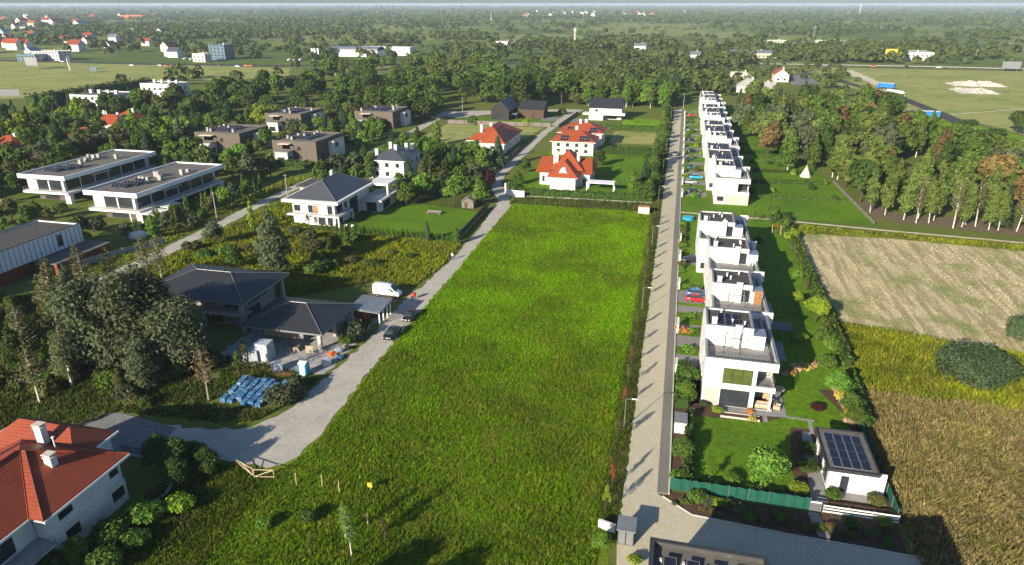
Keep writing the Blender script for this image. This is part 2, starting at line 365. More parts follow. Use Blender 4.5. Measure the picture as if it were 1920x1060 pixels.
# garden of the first house of the white row
sheet('mulch_bed', [(2.9, 67.6), (2.3, 66.4), (5.4, 64.1), (15.4, 63.4), (24, 63.2), (27.2, 63.1), (27.4, 67.9), (18, 67.6)], .03, 'mulch')
sheet('garden_soil', rect(2.9, 28, 68, 101), .02, 'mulch')
sheet('lawn', [(5.7, 70.3), (17.2, 70.8), (17.8, 79.4), (18.4, 84.6), (26.3, 85.5), (25.6, 91), (23.5, 96.5), (18.5, 96.5), (18.2, 87.2), (14.8, 85), (5.8, 84.6)], .05, 'lawn', .06)
sheet('terrace', [(9.4, 86.3), (15.0, 86.6), (15, 85.0), (15.6, 85.0), (15.6, 86.7), (18.3, 86.9), (18.2, 94), (16.6, 94), (16.6, 88.05), (9.4, 88.05)], .10, 'terrace_tile')
for i in range(6): tag(MB().box(18.2+i*.62, 18.75+i*.62, 86.95-i*.03, 87.35-i*.03, 0, .09).build('path_slab', 'terrace_tile'), kind='structure')
for i in range(5): tag(MB().box(20.9-i*.02, 21.4-i*.02, 86.2-i*.62, 86.75-i*.62, 0, .09).build('path_slab', 'terrace_tile'), kind='structure')
sheet('pool_house_path', [(18.8, 69.6), (20.6, 69.6), (20.9, 84), (19.7, 84)], .06, 'terrace_tile')
sheet('pool_house_apron', rect(20.6, 27.0, 70.6, 72.0), .07, 'terrace_tile')
for i in range(7): tag(MB().box(18.05+i*.09, 19.25+i*.09, 67.0-i*.56, 67.5-i*.56, 0, .09+(.0 if i else .02)).build('path_slab', 'terrace_tile'), kind='structure')
# yards of the white rows
sheet('front_gardens', rect(2.9, 10.6, 88, 192), .02, 'lawn')
for y0, y1 in ((98.6, 102.6), (105.4, 109.6), (112.0, 114.2), (119.4, 122.6), (124.0, 130.0), (145.5, 150.5)):
    sheet('driveway', rect(2.9, 7.6, y0, y1), .05, 'drive_paving')
sheet('front_gardens', rect(2.9, 11, 200, 396), .02, 'lawn')
for k in range(13): sheet('driveway', rect(2.9, 10.2, 205+k*14.6, 210+k*14.6), .05, 'drive_paving')
sheet('back_gardens', rect(16, 28.4, 96.2, 186), .03, 'lawn')
for y0 in (104, 121, 139): sheet('garden_terrace', rect(17, 20.4, y0, y0+7), .05, 'terrace_tile')
sheet('back_gardens', [(2.9, 188), (30, 188.2), (52, 185), (52, 205), (50.5, 212), (50, 232), (46, 262), (44, 300), (40, 396), (20, 396), (20, 203), (2.9, 203)], .03, 'lawn', .15)
sheet('footpath', [(2.9, 187.4), (30, 185.6), (52, 182.8), (96, 178.6), (96, 177.6), (52, 181.6), (30, 184.6), (2.9, 186.4)], .06, 'sand', .12)
# fields on the right
sheet('stubble_field', [(31.0, 170), (33, 174.5), (52, 175.5), (81, 172.5), (150, 160), (150, 92), (60, 115.5), (44, 119), (31.5, 122.5)], .03, 'stubble', .5)
sheet('field_edge', [(29, 183), (52, 181), (98, 177), (150, 172), (150, 160), (81, 172.5), (52, 175.5), (33, 174.5), (31, 170), (31.5, 122), (29, 122)], .02, 'weed', .3)
sheet('weed_strip', [(28.5, 122.3), (44, 118.8), (60, 115.3), (130, 96), (130, 80), (52, 96), (28.5, 97)], .02, 'weed', .5)
sheet('weed_field', [(28, 97), (52, 96), (130, 80), (130, 30), (28, 40)], .025, 'dry_weed', .4)
sheet('wood_edge_soil', [(52.5, 207), (54, 194), (60, 190), (98, 182), (98, 196), (60, 200), (56, 215)], .03, 'soil', .4)
# lawns in the middle distance
sheet('lawn', [(-78, 151), (-51, 149.5), (-51, 174), (-66, 178), (-79.5, 172), (-78.5, 157)], .03, 'lawn', .2)
sheet('villa_garden', rect(-100, -50, 149.5, 200), .015, 'rough_grass')
sheet('lawn', rect(-48, -8, 198, 262), .02, 'lawn')
sheet('verge', [(-45, 184), (-4.7, 185.5), (-4.7, 193), (-44, 191.5)], .03, 'rough_grass', .2)
sheet('dry_lawn', [(-106, 268), (-84, 272), (-62, 286), (-60, 315), (-107, 313)], .03, 'dry_lawn', .3)
sheet('dry_lawn', rect(-27, -4, 284, 313), .03, 'dry_lawn', .3)
sheet('lawn', rect(-26, -4, 326, 352), .03, 'meadow', .3)
sheet('lawn', rect(-104, -60, 318, 338), .03, 'lawn', .3)
sheet('lawn', rect(-124, -117, 222, 262), .03, 'lawn', .3)
sheet('yard', rect(-69.5, -49.6, 83, 104.5), .03, 'concrete', .5)
sheet('yard', rect(-56.5, -49.4, 104, 117), .035, 'soil', .4)
sheet('yard', rect(-66, -52, 334, 346), .04, 'drive_paving'); sheet('yard', rect(-52, -43, 333, 345), .04, 'drive_paving')
# far fields, motorway, tracks
fl = [(-300, 205), (0, 186), (150, 181), (200, 166), (300, 158), (330, 146), (420, 152), (545, 142), (548, 128), (300, 121), (0, 111), (-300, 106)]
sheet('hay_meadow', [G(*p) for p in fl], .05, 'dry_lawn', 3, 20)
sheet('hay_meadow', [(112, 398), (134, 404), (150, 330), (215, 260), (460, 330), (560, 620), (300, 690), (128, 692), (96, 660), (104, 560), (128, 470)], .05, 'dry_lawn', 3, 20)
sheet('pasture', [(100, 232), (132, 236), (150, 330), (131, 396), (112, 396), (96, 330), (104, 270)], .06, 'meadow', 1.5, 10)
sheet('pasture', [(60, 600), (93, 598), (92, 664), (50, 660)], .06, 'meadow', 1.5, 10)
mw = [(-1600, 556), (-900, 585), (-667, 588), (-500, 582), (-371, 594), (-220, 640), (-100, 690), (0, 712), (120, 722), (232, 720), (300, 708), (700, 670), (1600, 600)]
sheet('motorway', strip(mw, 17), .10, 'asphalt'); sheet('motorway_reserve', strip(mw, 2.0), .14, 'rough_grass')
sheet('access_road', strip([(70, 690), (98, 640), (116, 560), (131, 470), (133, 400), (131, 362)], 7), .12, 'asphalt')
sheet('field_track', strip([(131, 398), (131.8, 358), (132.6, 305), (136, 250), (150, 200), (170, 160)], 1.8), .10, 'sand', .3, 4)
sheet('field_track', strip([(133, 400), (190, 440), (260, 505)], 1.4), .10, 'sand', .3, 4)
sheet('sand_strip', [G(1360+x/3.118, 100+y/3.118) for x, y in ((650, 108), (740, 100), (860, 150), (950, 190), (1040, 245), (1000, 262), (900, 200), (780, 145))], .16, 'sand', 1, 8)
sheet('car_park', [G(p, q) for p, q in ((1485, 160), (1540, 158), (1505, 138), (1475, 140))], .15, 'grey_gravel')
sheet('gravel_patch', [G(p, q) for p, q in ((-40, 182), (38, 181), (35, 168), (-40, 168))], .1, 'gravel')
for fp in (((1060, 62), (1320, 70), (1330, 48), (1180, 46)), ((940, 75), (1100, 78), (1090, 66), (960, 66)), ((1330, 72), (1420, 70), (1400, 60), (1330, 62)), ((650, 178), (840, 178), (800, 140), (690, 138)), ((0, 108), (120, 104), (120, 90), (0, 92))):
    sheet('pasture', [G(*p) for p in fp], .12, 'far_field', 4, 25)
# ------------------------------------------------------------------ building kit
def wall_panel(b, side, c, a0, a1, z0, z1, t, holes, m=0):
    """one facade as a slab of thickness t with real openings; side S/N face -y/+y at y=c, W/E face -x/+x at x=c"""
    xs = sorted({a0, a1, *[min(max(v, a0), a1) for h in holes for v in h[:2]]}); zs = sorted({z0, z1, *[min(max(v, z0), z1) for h in holes for v in h[2:4]]})
    for i in range(len(xs)-1):
        run = None
        for j in range(len(zs)-1):
            mx, mz = (xs[i]+xs[i+1])/2, (zs[j]+zs[j+1])/2
            solid = not any(h[0] < mx < h[1] and h[2] < mz < h[3] for h in holes)
            if solid: run = (run[0] if run else zs[j], zs[j+1])
            if run and (not solid or j == len(zs)-2):
                q = (xs[i], xs[i+1])
                if side == 'S': b.box(q[0], q[1], c, c+t, *run, m)
                elif side == 'N': b.box(q[0], q[1], c-t, c, *run, m)
                elif side == 'W': b.box(c, c+t, q[0], q[1], *run, m)
                else: b.box(c-t, c, q[0], q[1], *run, m)
                run = None
def pane_box(b, side, c, a0, a1, z0, z1, d0, d1, m=0):
    if side == 'S': b.box(a0, a1, c+d0, c+d1, z0, z1, m)
    elif side == 'N': b.box(a0, a1, c-d1, c-d0, z0, z1, m)
    elif side == 'W': b.box(c+d0, c+d1, a0, a1, z0, z1, m)
    else: b.box(c-d1, c-d0, a0, a1, z0, z1, m)
def window(parent, side, c, h, frame='frame_dark', glass='glass', name='window', d=.10):
    a0, a1, z0, z1 = h[:4]; b = MB(); w = .07
    for q in ((a0, a0+w, z0, z1), (a1-w, a1, z0, z1), (a0+w, a1-w, z0, z0+w), (a0+w, a1-w, z1-w, z1)): pane_box(b, side, c, *q, d, d+.08)
    k = max(1, round((a1-a0)/1.3))
    for i in range(1, k):
        x = a0+(a1-a0)*i/k; pane_box(b, side, c, x-.03, x+.03, z0+w, z1-w, d, d+.08)
    f = b.build(name, frame, parent); g = MB(); pane_box(g, side, c, a0+w, a1-w, z0+w, z1-w, d+.03, d+.06); g.build('pane', glass, f)
    return f
def shell(parent, x0, x1, y0, y1, z0, z1, holes=None, mat='white_stucco', t=.28, name='wall', frame='frame_dark', glass='glass', top=True):
    holes = holes or {}; b = MB()
    wall_panel(b, 'S', y0, x0, x1, z0, z1, t, holes.get('S', [])); wall_panel(b, 'N', y1, x0, x1, z0, z1, t, holes.get('N', []))
    wall_panel(b, 'W', x0, y0+t, y1-t, z0, z1, t, holes.get('W', [])); wall_panel(b, 'E', x1, y0+t, y1-t, z0, z1, t, holes.get('E', []))
    o = b.build(name, mat, parent)
    for s, hs in holes.items():
        c = {'S': y0, 'N': y1, 'W': x0, 'E': x1}[s]
        for h in hs:
            if len(h) > 4 and h[4] == 'open': continue
            window(parent, s, c, h, frame, h[5] if len(h) > 5 else glass, (h[4] if len(h) > 4 else None) or 'window')
    return o
def grid_holes(a0, a1, z0s, n, w, h):
    st = (a1-a0)/n; return [(a0+st*(i+.5)-w/2, a0+st*(i+.5)+w/2, z, z+h) for z in z0s for i in range(n)]
def hip(b, x0, x1, y0, y1, z, h, k=1.0, t=.22, m=0, mf=1, caps=False):
    """hipped roof with fascia and soffit; returns ridge ends"""
    lx, ly = x1-x0, y1-y0; cx, cy = (x0+x1)/2, (y0+y1)/2; A, B, C, D = (x0, y0, z), (x1, y0, z), (x1, y1, z), (x0, y1, z)
    if lx >= ly:
        i = ly/2*k; P, Q = (x0+i, cy, z+h), (x1-i, cy, z+h)
        for f in ([A, B, Q, P], [B, C, Q], [C, D, P, Q], [D, A, P]): b.slope(f, m)
    else:
        i = lx/2*k; P, Q = (cx, y0+i, z+h), (cx, y1-i, z+h)
        for f in ([A, B, P], [B, C, Q, P], [C, D, Q], [D, A, P, Q]): b.slope(f, m)
    if caps:
        for p, q in ((A, P), (D if lx >= ly else B, P), (B if lx >= ly else C, Q), (C if lx >= ly else D, Q), (P, Q)): b.tube([(*p[:2], p[2]+.04), (*q[:2], q[2]+.04)], .055, 5, mf)
    for p, q in ((A, B), (B, C), (C, D), (D, A)): b.face([(p[0], p[1], z-t), (q[0], q[1], z-t), q, p], mf)
    b.face([(x0, y1, z-t), (x1, y1, z-t), (x1, y0, z-t), (x0, y0, z-t)], mf)
    return P, Q
def gable(b, x0, x1, y0, y1, z, h, axis='x', t=.2, m=0, mf=1, end=None):
    """gabled roof slab of thickness t; the triangle walls go into material slot end"""
    cx, cy = (x0+x1)/2, (y0+y1)/2
    if axis == 'x':
        E = [((x0, y0, z), (x1, y0, z), (x1, cy, z+h), (x0, cy, z+h)), ((x1, y1, z), (x0, y1, z), (x0, cy, z+h), (x1, cy, z+h))]
        T = [[(x, y0+.4, z-t), (x, y1-.4, z-t), (x, cy, z+h-t*1.6)] for x in (x0+.35, x1-.35)]
    else:
        E = [((x1, y0, z), (x1, y1, z), (cx, y1, z+h), (cx, y0, z+h)), ((x0, y1, z), (x0, y0, z), (cx, y0, z+h), (cx, y1, z+h))]
        T = [[(x0+.4, y, z-t), (x1-.4, y, z-t), (cx, y, z+h-t*1.6)] for y in (y0+.35, y1-.35)]
    for e in E:
        b.slope(e, m); lo = [(p[0], p[1], p[2]-t) for p in e]; b.face(lo[::-1], mf)
        for i in range(4): b.face([lo[i], lo[(i+1) % 4], e[(i+1) % 4], e[i]], mf)
    if end is not None:
        for tr in T: b.face(tr, end)
def chimney(parent, x, y, z0, z1, w=.7, d=.6, mat='white_stucco', name='chimney'):
    b = MB().box(x-w/2, x+w/2, y-d/2, y+d/2, z0, z1).box(x-w/2-.07, x+w/2+.07, y-d/2-.07, y+d/2+.07, z1, z1+.10)
    return b.build(name, mat, parent)
def solar(parent, x, y, z, w=1.0, l=1.65, tilt=.25, n=1, gap=.05):
    """n panels side by side in x on a low frame, tilted to the south; each panel is a piece of its own"""
    for i in range(n):
        x0 = x+i*(w+gap); c, s = math.cos(tilt), math.sin(tilt)
        o = MB().obox((0, 0, 0), (w/2, 0, 0), (0, l/2*c, l/2*s), (0, -.02*s, .02*c), 0).obox((0, -.022*s, .022*c), (w/2-.045, 0, 0), (0, (l/2-.045)*c, (l/2-.045)*s), (0, -.004*s, .004*c), 1).build('solar_panel', ['solar_frame', 'solar_cell'], parent)
        o.location = (x0+w/2, y, z+l/2*s+.06)
def railing(parent, pts, z, h=1.0, step=.9, mat='metal_dark', name='railing'):
    b = MB()
    for (x0, y0), (x1, y1) in zip(pts, pts[1:]):
        L = math.hypot(x1-x0, y1-y0); n = max(1, round(L/step))
        for i in range(n+1):
            x, y = x0+(x1-x0)*i/n, y0+(y1-y0)*i/n; b.box(x-.025, x+.025, y-.025, y+.025, z, z+h)
        for zz in (z+h, z+h*.5, z+.12): b.tube([(x0, y0, zz), (x1, y1, zz)], .028, 4)
    return b.build(name, mat, parent)
# ------------------------------------------------------------------ the white terraced rows on the right
def terraced(name, label, group, y0, L, xl, xr, px1, py0, py1, first=False, far=False, vents=3, panels=0, hood=True):
    """flat-roofed white house: two storeys, roof terrace, set-back top floor with dark roof"""
    t = thing(name, label, 'house', ((xl+xr)/2, y0, 0), 0, group)
    ox, oy = (xl+xr)/2, y0
    y1 = y0+L; Z1, ZP, ZT = 6.6, 7.55, 9.75
    W_ = [(y0+3.2, y0+5.2, 1.0, 2.6), (y0+9.5, y0+11.2, .1, 2.3, 'door'), (y0+3.0, y0+5.4, 4.0, 5.8), (y0+9.0, y0+11.6, 4.2, 5.6)]
    E_ = [(y0+2.0, y0+6.0, .1, 2.5), (y0+9.0, y0+12.5, .1, 2.5), (y0+2.5, y0+6.0, 3.6, 5.7), (y0+9.0, y0+12.5, 3.6, 5.7)]
    if first:
        S_ = [(9.25, 13.2, 3.75, 6.2, None, 'glass_green'), (13.75, xr, 3.75, 6.25, 'open'), (9.15, 13.1, .12, 2.85), (13.75, xr, .12, 3.0, 'open')]
        E_ = [(y0+.28, y0+3.6, .12, 3.0, 'open'), (y0+.28, y0+3.6, 3.75, 6.25, 'open'), (y0+6, y0+9, .1, 2.5), (y0+6, y0+9, 3.7, 5.8)]
    else:
        S_ = [(xr-3.2, xr, 3.75, 6.2, 'open'), (xl+.7, xl+2.6, .9, 2.3)]
        E_ = [(y0+.28, y0+3.0, 3.75, 6.2, 'open')]+E_[1:2]
    shell(t, xl, xr, y0, y1, 0, ZP, {'S': S_, 'W': W_, 'E': E_})
    MB().box(xl+.28, xr-.28, y0+.28, y1-.28, Z1-.2, Z1).build('roof_terrace', 'terrace_tile', t)
    if far: MB().box(xl+2.9, xr-.1, y0-.012, y0-.004, .02, 2.9).build('plinth', 'grey_stucco', t)
    if first:
        MB().box(xl+.3, 9.0, y0-.012, y0-.004, .02, 2.8).build('plinth', 'grey_stucco', t)
        b = MB().box(13.3, xr-.28, y0+3.55, y0+3.7, .02, 6.3)
        b.build('loggia_wall', 'grey_stucco', t)
        MB().box(13.5, xr-.02, y0+.1, y0+3.5, 3.2, 3.5).build('loggia_floor', 'concrete', t)
        railing(t, [(13.8, y0+.14), (xr-.12, y0+.14), (xr-.12, y0+3.5)], 3.55, 1.0, .35)
        window(t, 'S', y0+3.43, (14.0, 15.9, .2, 2.5)); window(t, 'S', y0+3.43, (14.0, 15.9, 3.75, 5.9))
        MB().box(xr-.55, xr-.28, y0+.3, y0+.62, 0, 3.15).build('column', 'white_stucco', t)
    else:
        MB().box(xr-3.0, xr-.05, y0+.1, y0+3.0, 3.3, 3.6).build('loggia_floor', 'concrete', t)
        MB().box(xr-3.3, xr-.3, y0+3.0, y0+3.12, 3.6, 6.3).build('loggia_wall', 'glass', t)
    # top floor
    ph = {'S': [], 'W': [(py0+1.4, py0+3.0, 7.3, 9.0)] if not first else []}
    if not first and not far: ph['S'] = [(px1-1.9, px1-.3, Z1+.05, 8.9, 'door')]
    b = MB(); wall_panel(b, 'S', py0, xl+.005, px1, Z1+.01, ZT, .25, ph['S']); wall_panel(b, 'N', py1, xl+.005, px1, Z1+.01, ZT, .25, [])
    wall_panel(b, 'W', xl+.005, py0+.25, py1-.25, ZP+.01, ZT, .25, []); wall_panel(b, 'E', px1, py0+.25, py1-.25, Z1+.01, ZT, .25, [])
    b.build('top_floor_wall', 'white_stucco', t)
    for h in ph['S']: window(t, 'S', py0, h, name='door')
    b = MB()
    for q in ((xl-.03, px1+.03, py0-.03, py0+.27), (xl-.03, px1+.03, py1-.27, py1+.03), (xl-.03, xl+.27, py0+.27, py1-.27), (px1-.27, px1+.03, py0+.27, py1-.27)): b.box(*q, ZT+.002, ZT+.07)
    for q in ((xl-.03, xr+.03, y0-.03, y0+.30), (xr-.31, xr+.03, y0+.30, y1-.55), (xl-.03, xl+.30, y0+.30, min(py0-.05, y1))):
        if q[3]-q[2] > .1: b.box(*q, ZP+.002, ZP+.07)
    b.build('coping', 'metal_grey', t)
    rf = MB().box(xl+.25, px1-.25, py0+.25, py1-.25, ZT-.35, ZT-.22).build('roof', 'dark_felt', t)
    chimney(t, xl+1.1, py0+1.0, ZT-.22, ZT+.75, .7, .5, name='vent')
    r = random.Random(int(y0*10))
    for i in range(vents):
        vx, vy = r.uniform(xl+1.2, px1-1.2), r.uniform(py0+1, py1-1)
        MB().tube([(vx, vy, ZT-.22), (vx, vy, ZT+.35)], .11, 8).tube([(vx, vy, ZT+.35), (vx, vy, ZT+.42)], .19, 8).build('vent', 'metal_white', t)
    for k in range(panels):
        solar(t, xl+1.6, py0+1.5+k*2.0, ZT-.2, 1.0, 1.65, .2, int((px1-xl-2.6)/1.05))
    # stair hood, parting wall and terrace plant boxes beside the top floor
    if hood: MB().box(px1+.02, px1+1.7, py0-.25, py0+2.2, Z1+.01, 8.75).build('stair_hood', 'pale_trim', t)
    if hood: MB().box(px1-.05, px1+1.78, py0-.33, py0+2.28, 8.76, 8.86).build('hood_roof', 'zinc', t)
    MB().box(xr-.9, xr+.9, y1-.5, y1-.10, 6.0, 7.9).build('parting_wall', 'white_stucco', t)
    if not far:
        chimney(t, px1-2.1, py0-.22, Z1+.01, ZT+.35, .9, .42)
        railing(t, [(xl+.7, y0+.75), (xr-.75, y0+.75), (xr-.75, y0+5)], Z1, 1.5, .45)
        MB().box(xr-1.2, xr-.9, y0+6, y1-1, Z1+.01, Z1+.55).build('planter', 'metal_grey', t)
    else:
        MB().box(xr-1.1, xr-.8, y0+5, y1-1, Z1+.01, Z1+.5).build('planter', 'metal_grey', t)
    for o in t.children:
        if o.name.startswith('solar_panel'): o.location.x -= ox; o.location.y -= oy
        else: o.location = (-ox, -oy, 0)
    return t
B = 'white terraced houses of the near row'
terraced('terraced_house', 'white terraced house at the near end of the row, green curtained window above its patio', B, 88.0, 17.0, 6.7, 16.4, 13.3, 94.0, 100.4, True, panels=2)
terraced('terraced_house', 'white terraced house with timber screened roof terrace beside the red and blue cars', B, 105.0, 18.4, 8.1, 16.8, 14.5, 111.0, 118.0, vents=3)
terraced('terraced_house', 'white terraced house of the near row behind the timber screen, third from the patio', B, 123.4, 17.8, 8.1, 17.0, 15.4, 129.9, 136.8, vents=4)
terraced('terraced_house', 'white terraced house at the far end of the near row, next to the grass gap', B, 141.2, 19.0, 6.6, 16.8, 13.8, 147.0, 154.9, vents=6)
C4 = 'white terraced houses of the far row'
words = ['first', 'second', 'third', 'fourth', 'fifth', 'sixth', 'seventh', 'eighth', 'ninth', 'tenth', 'eleventh', 'twelfth']
for g in range(4):
    for u in range(3):
        k = g*3+u; y0 = 198+g*50.0+u*15.6; xl = 12.0 if u == 0 else 10.3
        terraced('terraced_house', f'white terraced house, {words[k]} along the far row counted from its near end', C4, y0, 15.6 if u else 15.5, xl, 21.3 if u == 0 else 20.4, 17.3, y0+(6.4, .2, .2)[u], y0+(15.2, 15.3, 12.4)[u], far=True, vents=4, panels=(2, 3, 3)[u], hood=(u == 0))
# ------------------------------------------------------------------ generic flat and pitched houses
def start(name, label, x, y, group=None, cat='house'):
    return thing(name, label, cat, (x, y, 0), 0, group)
def settle(t):
    """children were built in world coordinates: bring them under the thing's base"""
    x, y = t.location.x, t.location.y
    for o in t.children: o.location.x -= x; o.location.y -= y
    return t
# pool house with the sixteen panels
t = start('pool_house', 'small white pool house with sixteen solar panels, beside the green fence', 23.2, 76)
shell(t, 20.75, 25.65, 72.05, 79.95, 0, 3.0, {'S': [(22.1, 23.0, .05, 2.3, 'door')], 'W': [(72.8, 75.2, .1, 2.4), (75.8, 78.6, .1, 2.4)]})
b = MB().box(20.5, 25.9, 71.8, 80.2, 3.001, 3.12); b.build('roof', 'flat_roof', t)
b = MB()
for q in ((20.38, 20.5, 71.68, 80.32), (25.9, 26.02, 71.68, 80.32), (20.5, 25.9, 71.68, 71.8), (20.5, 25.9, 80.2, 80.32)): b.box(*q, 2.95, 3.34)
b.build('fascia', 'metal_dark', t)
for j in range(4):
    for i in range(4): solar(t, 21.15+i*1.06, 73.35+j*1.72, 3.10, 1.02, 1.68, .03)
MB().box(25.66, 27.0, 72.4, 72.6, 0, 2.9).build('side_wall', 'white_stucco', t)
settle(t)
# roof of the house below the drone
t = start('house', 'flat grey roofed house with solar panels at the bottom edge of the photo', 6, 43)
shell(t, 1.0, 11.2, 33, 51.4, 0, 7.0, {'N': [(3, 6, 1, 2.6)]}, 'dark_felt')
MB().box(1.28, 10.92, 33.28, 51.12, 6.3, 6.5).build('roof', 'flat_roof', t)
b = MB()
for q in ((.9, 1.32, 32.9, 51.5), (10.88, 11.3, 32.9, 51.5), (1.32, 10.88, 51.08, 51.5)): b.box(*q, 7.0, 7.12)
b.build('coping', 'metal_dark', t)
for j in range(3):
    for i in range(4):
        solar(t, 2.2+i*2.0, 48.6-j*2.6, 6.5, 1.15, 1.9, .22)
        MB().box(1.85+i*2.0, 2.08+i*2.0, 49.2-j*2.6, 49.5-j*2.6, 6.5, 6.75).build('ballast_block', 'stone_pale', t)
MB().prism([(11.32, 26), (22, 26), (22, 49.2), (11.32, 46.8)], 0, 9.4).build('unseen_wing', 'grey_stucco', t); MB().prism([(11.6, 26.3), (21.7, 26.3), (21.7, 48.8), (11.6, 46.5)], 9.402, 9.45).build('unseen_wing_roof', 'flat_roof', t); chimney(t, 18, 40, 9.45, 10.6)  # unseen wing, its slanted outline shaped so its shadow covers the street
settle(t)
# construction house
t = start('unfinished_house', 'unfinished grey house with large dark hipped roofs on concrete columns', -72, 98)
b = MB(); hip(b, -90, -68.8, 92.0, 107.0, 6.0, 2.3, .95, .35, caps=True); b.build('roof', ['dark_tile', 'metal_grey'], t)
b = MB(); hip(b, -68.2, -53.0, 89.2, 102.0, 3.45, 2.2, .95, .3, caps=True); b.build('low_roof', ['dark_tile', 'metal_grey'], t)
for x in (-80.6, -77.2): MB().tube([(x, 99.6, 8.0), (x, 99.6, 9.0)], .16, 8).tube([(x, 99.6, 9.0), (x, 99.6, 9.15)], .3, 8).build('vent', 'metal_dark', t)
shell(t, -88, -71.5, 95.5, 105.5, 0, 5.64, {'S': [(-87, -84, .2, 2.6), (-82.5, -76, .1, 2.5), (-86, -82, 3.6, 5.2), (-80, -77.5, 3.6, 5.3), (-75.5, -72.5, 3.3, 5.5)], 'E': [(96.5, 100.5, .1, 2.6), (97, 103, 3.4, 5.5)]}, 'grey_block', frame='wood_grey')
MB().box(-88, -69.6, 93.0, 95.48, 2.9, 3.25).build('balcony', 'concrete', t)
for x, y, h in ((-69.9, 92.9, 5.64), (-78, 93.3, 2.89), (-86, 93.3, 2.89), (-69.9, 105.6, 5.64)): MB().box(x-.3, x+.3, y-.3, y+.3, 0, h).build('column', 'concrete', t)
shell(t, -67, -58.5, 92.5, 100.6, 0, 3.14, {'S': [(-66.2, -60, .1, 2.6, 'door', 'wood_pale')], 'E': [(94, 99, .1, 2.5, 'open')]}, 'grey_block')
for x, y in ((-54.2, 90.4), (-54.2, 100.4), (-54.2, 95.6)): MB().box(x-.28, x+.28, y-.28, y+.28, 0, 3.14).build('column', 'stone_pale' if y < 91 else 'concrete', t)
settle(t)
t = start('carport', 'small grey roofed carport on white posts beside the white van', -51, 103.6, cat='carport')
b = MB().hexa([(-54.2, 101, 2.6), (-48.0, 100.4, 2.6), (-48.0, 106.3, 2.9), (-54.2, 106.9, 2.9)], [(-54.2, 101, 2.75), (-48.0, 100.4, 2.75), (-48.0, 106.3, 3.05), (-54.2, 106.9, 3.05)])
for i in range(14):
    x = -54+i*.45; b.hexa([(x, 101, 2.75), (x+.06, 101, 2.75), (x+.06, 106.6, 3.03), (x, 106.6, 3.03)], [(x, 101, 2.81), (x+.06, 101, 2.81), (x+.06, 106.6, 3.09), (x, 106.6, 3.09)])
b.build('roof', 'zinc', t)
for x in (-53.6, -48.4):
    for y in (101.2, 102.9, 104.6, 106): MB().box(x-.1, x+.1, y-.1, y+.1, 0, 2.6).build('post', 'metal_white', t)
MB().box(-53.4, -51.5, 101.6, 105.6, 0, 2.4).build('store_wall', 'red_brick', t)
settle(t)
# red tiled house at the bottom left
t = start('tiled_house', 'red tiled house with white upper floor and stone base at the bottom left corner', -63, 46)
hw = {'E': [(43.4, 45.2, 1.0, 2.4), (50.0, 51.6, 3.9, 5.0), (43.2, 45.0, 3.9, 5.2), (49.6, 51.4, .9, 2.3)]}
shell(t, -66, -58.0, 41.8, 51.6, 2.9, 5.75, {'E': [h for h in hw['E'] if h[2] > 3]}, 'white_stucco', frame='brown_board')
shell(t, -65.9, -57.9, 41.7, 51.7, 0, 2.88, {'E': [h for h in hw['E'] if h[2] < 3]}, 'cream_stucco', name='base_wall', frame='brown_board')
shell(t, -72, -59.6, 26, 41.68, 0, 5.7, {'E': [(28, 30, 3.7, 5.2), (32, 34, 3.7, 5.2), (37, 39.5, 3.0, 5.2, 'door'), (36.5, 39.5, .2, 2.3, 'door')]}, 'white_stucco', frame='brown_board', name='wing_wall')
shell(t, -75, -62.4, 51.72, 55.2, 0, 5.6, {}, 'white_stucco', name='garage_wall')
b = MB()
# main east-west ridge block, hipped; wing to the south; low block to the north
z = 5.95
def roofpiece(e):
    b.slope(e, 0)
T = 8.9
for e in ([(-57.1, 41.0, z), (-57.1, 52.4, z), (-64.6, 46.9, T)], [(-57.1, 52.4, z), (-72, 52.4, z), (-65.4, 46.9, T), (-64.6, 46.9, T)], [(-57.1, 41.0, z), (-64.6, 46.9, T), (-65.4, 46.9, T), (-58.9, 41.0, z)],
          [(-58.9, 41.0, z), (-65.4, 46.9, T), (-65.4, 24, T), (-58.9, 24, z)], [(-72, 24, z), (-65.4, 24, T), (-65.4, 46.9, T), (-72, 52.4, z)]): roofpiece(e)
hip(b, -75, -61.7, 49.4, 55.9, z-.12, 2.3, .95, .1, 0, 0)
b.build('roof', 'red_tile', t)
b = MB()
for q in ((-57.12, -57.0, 41.0, 52.4), (-58.92, -58.8, 24, 40.98), (-61.72, -61.6, 52.6, 55.9)): b.box(*q, z-.3, z-.02)
b.box(-68, -57.12, 52.28, 52.42, z-.3, z-.02); b.box(-65.8, -57.12, 41.1, 52.26, z-.34, z-.28); b.box(-65.8, -58.95, 24.2, 41.0, z-.34, z-.28); b.box(-75.8, -61.75, 52.5, 55.8, z-.4, z-.36)
b.build('gutter', 'pale_trim', t)
b = MB().tube([(-64.6, 46.9, 8.95), (-57.15, 52.35, z+.05)], .13, 6).tube([(-64.6, 46.9, 8.95), (-57.15, 41.05, z+.05)], .13, 6).tube([(-65.4, 24, 8.95), (-65.4, 46.6, 8.95)], .13, 6).tube([(-58.9, 41.0, z+.02), (-65.35, 46.9, T+.02)], .06, 6)
b.build('ridge_cap', 'red_tile', t)
for x, y, zt in ((-61.6, 46.9, 9.1), (-66.6, 50.6, 9.6), (-69.6, 46.6, 9.8)):
    c = chimney(t, x, y, 7.0, zt-.5, .95, .75); MB().box(x-.36, x+.36, y-.28, y+.28, zt-.39, zt-.15).box(x-.56, x+.56, y-.46, y+.46, zt-.15, zt-.03).build('cowl', 'stone_pale', c)
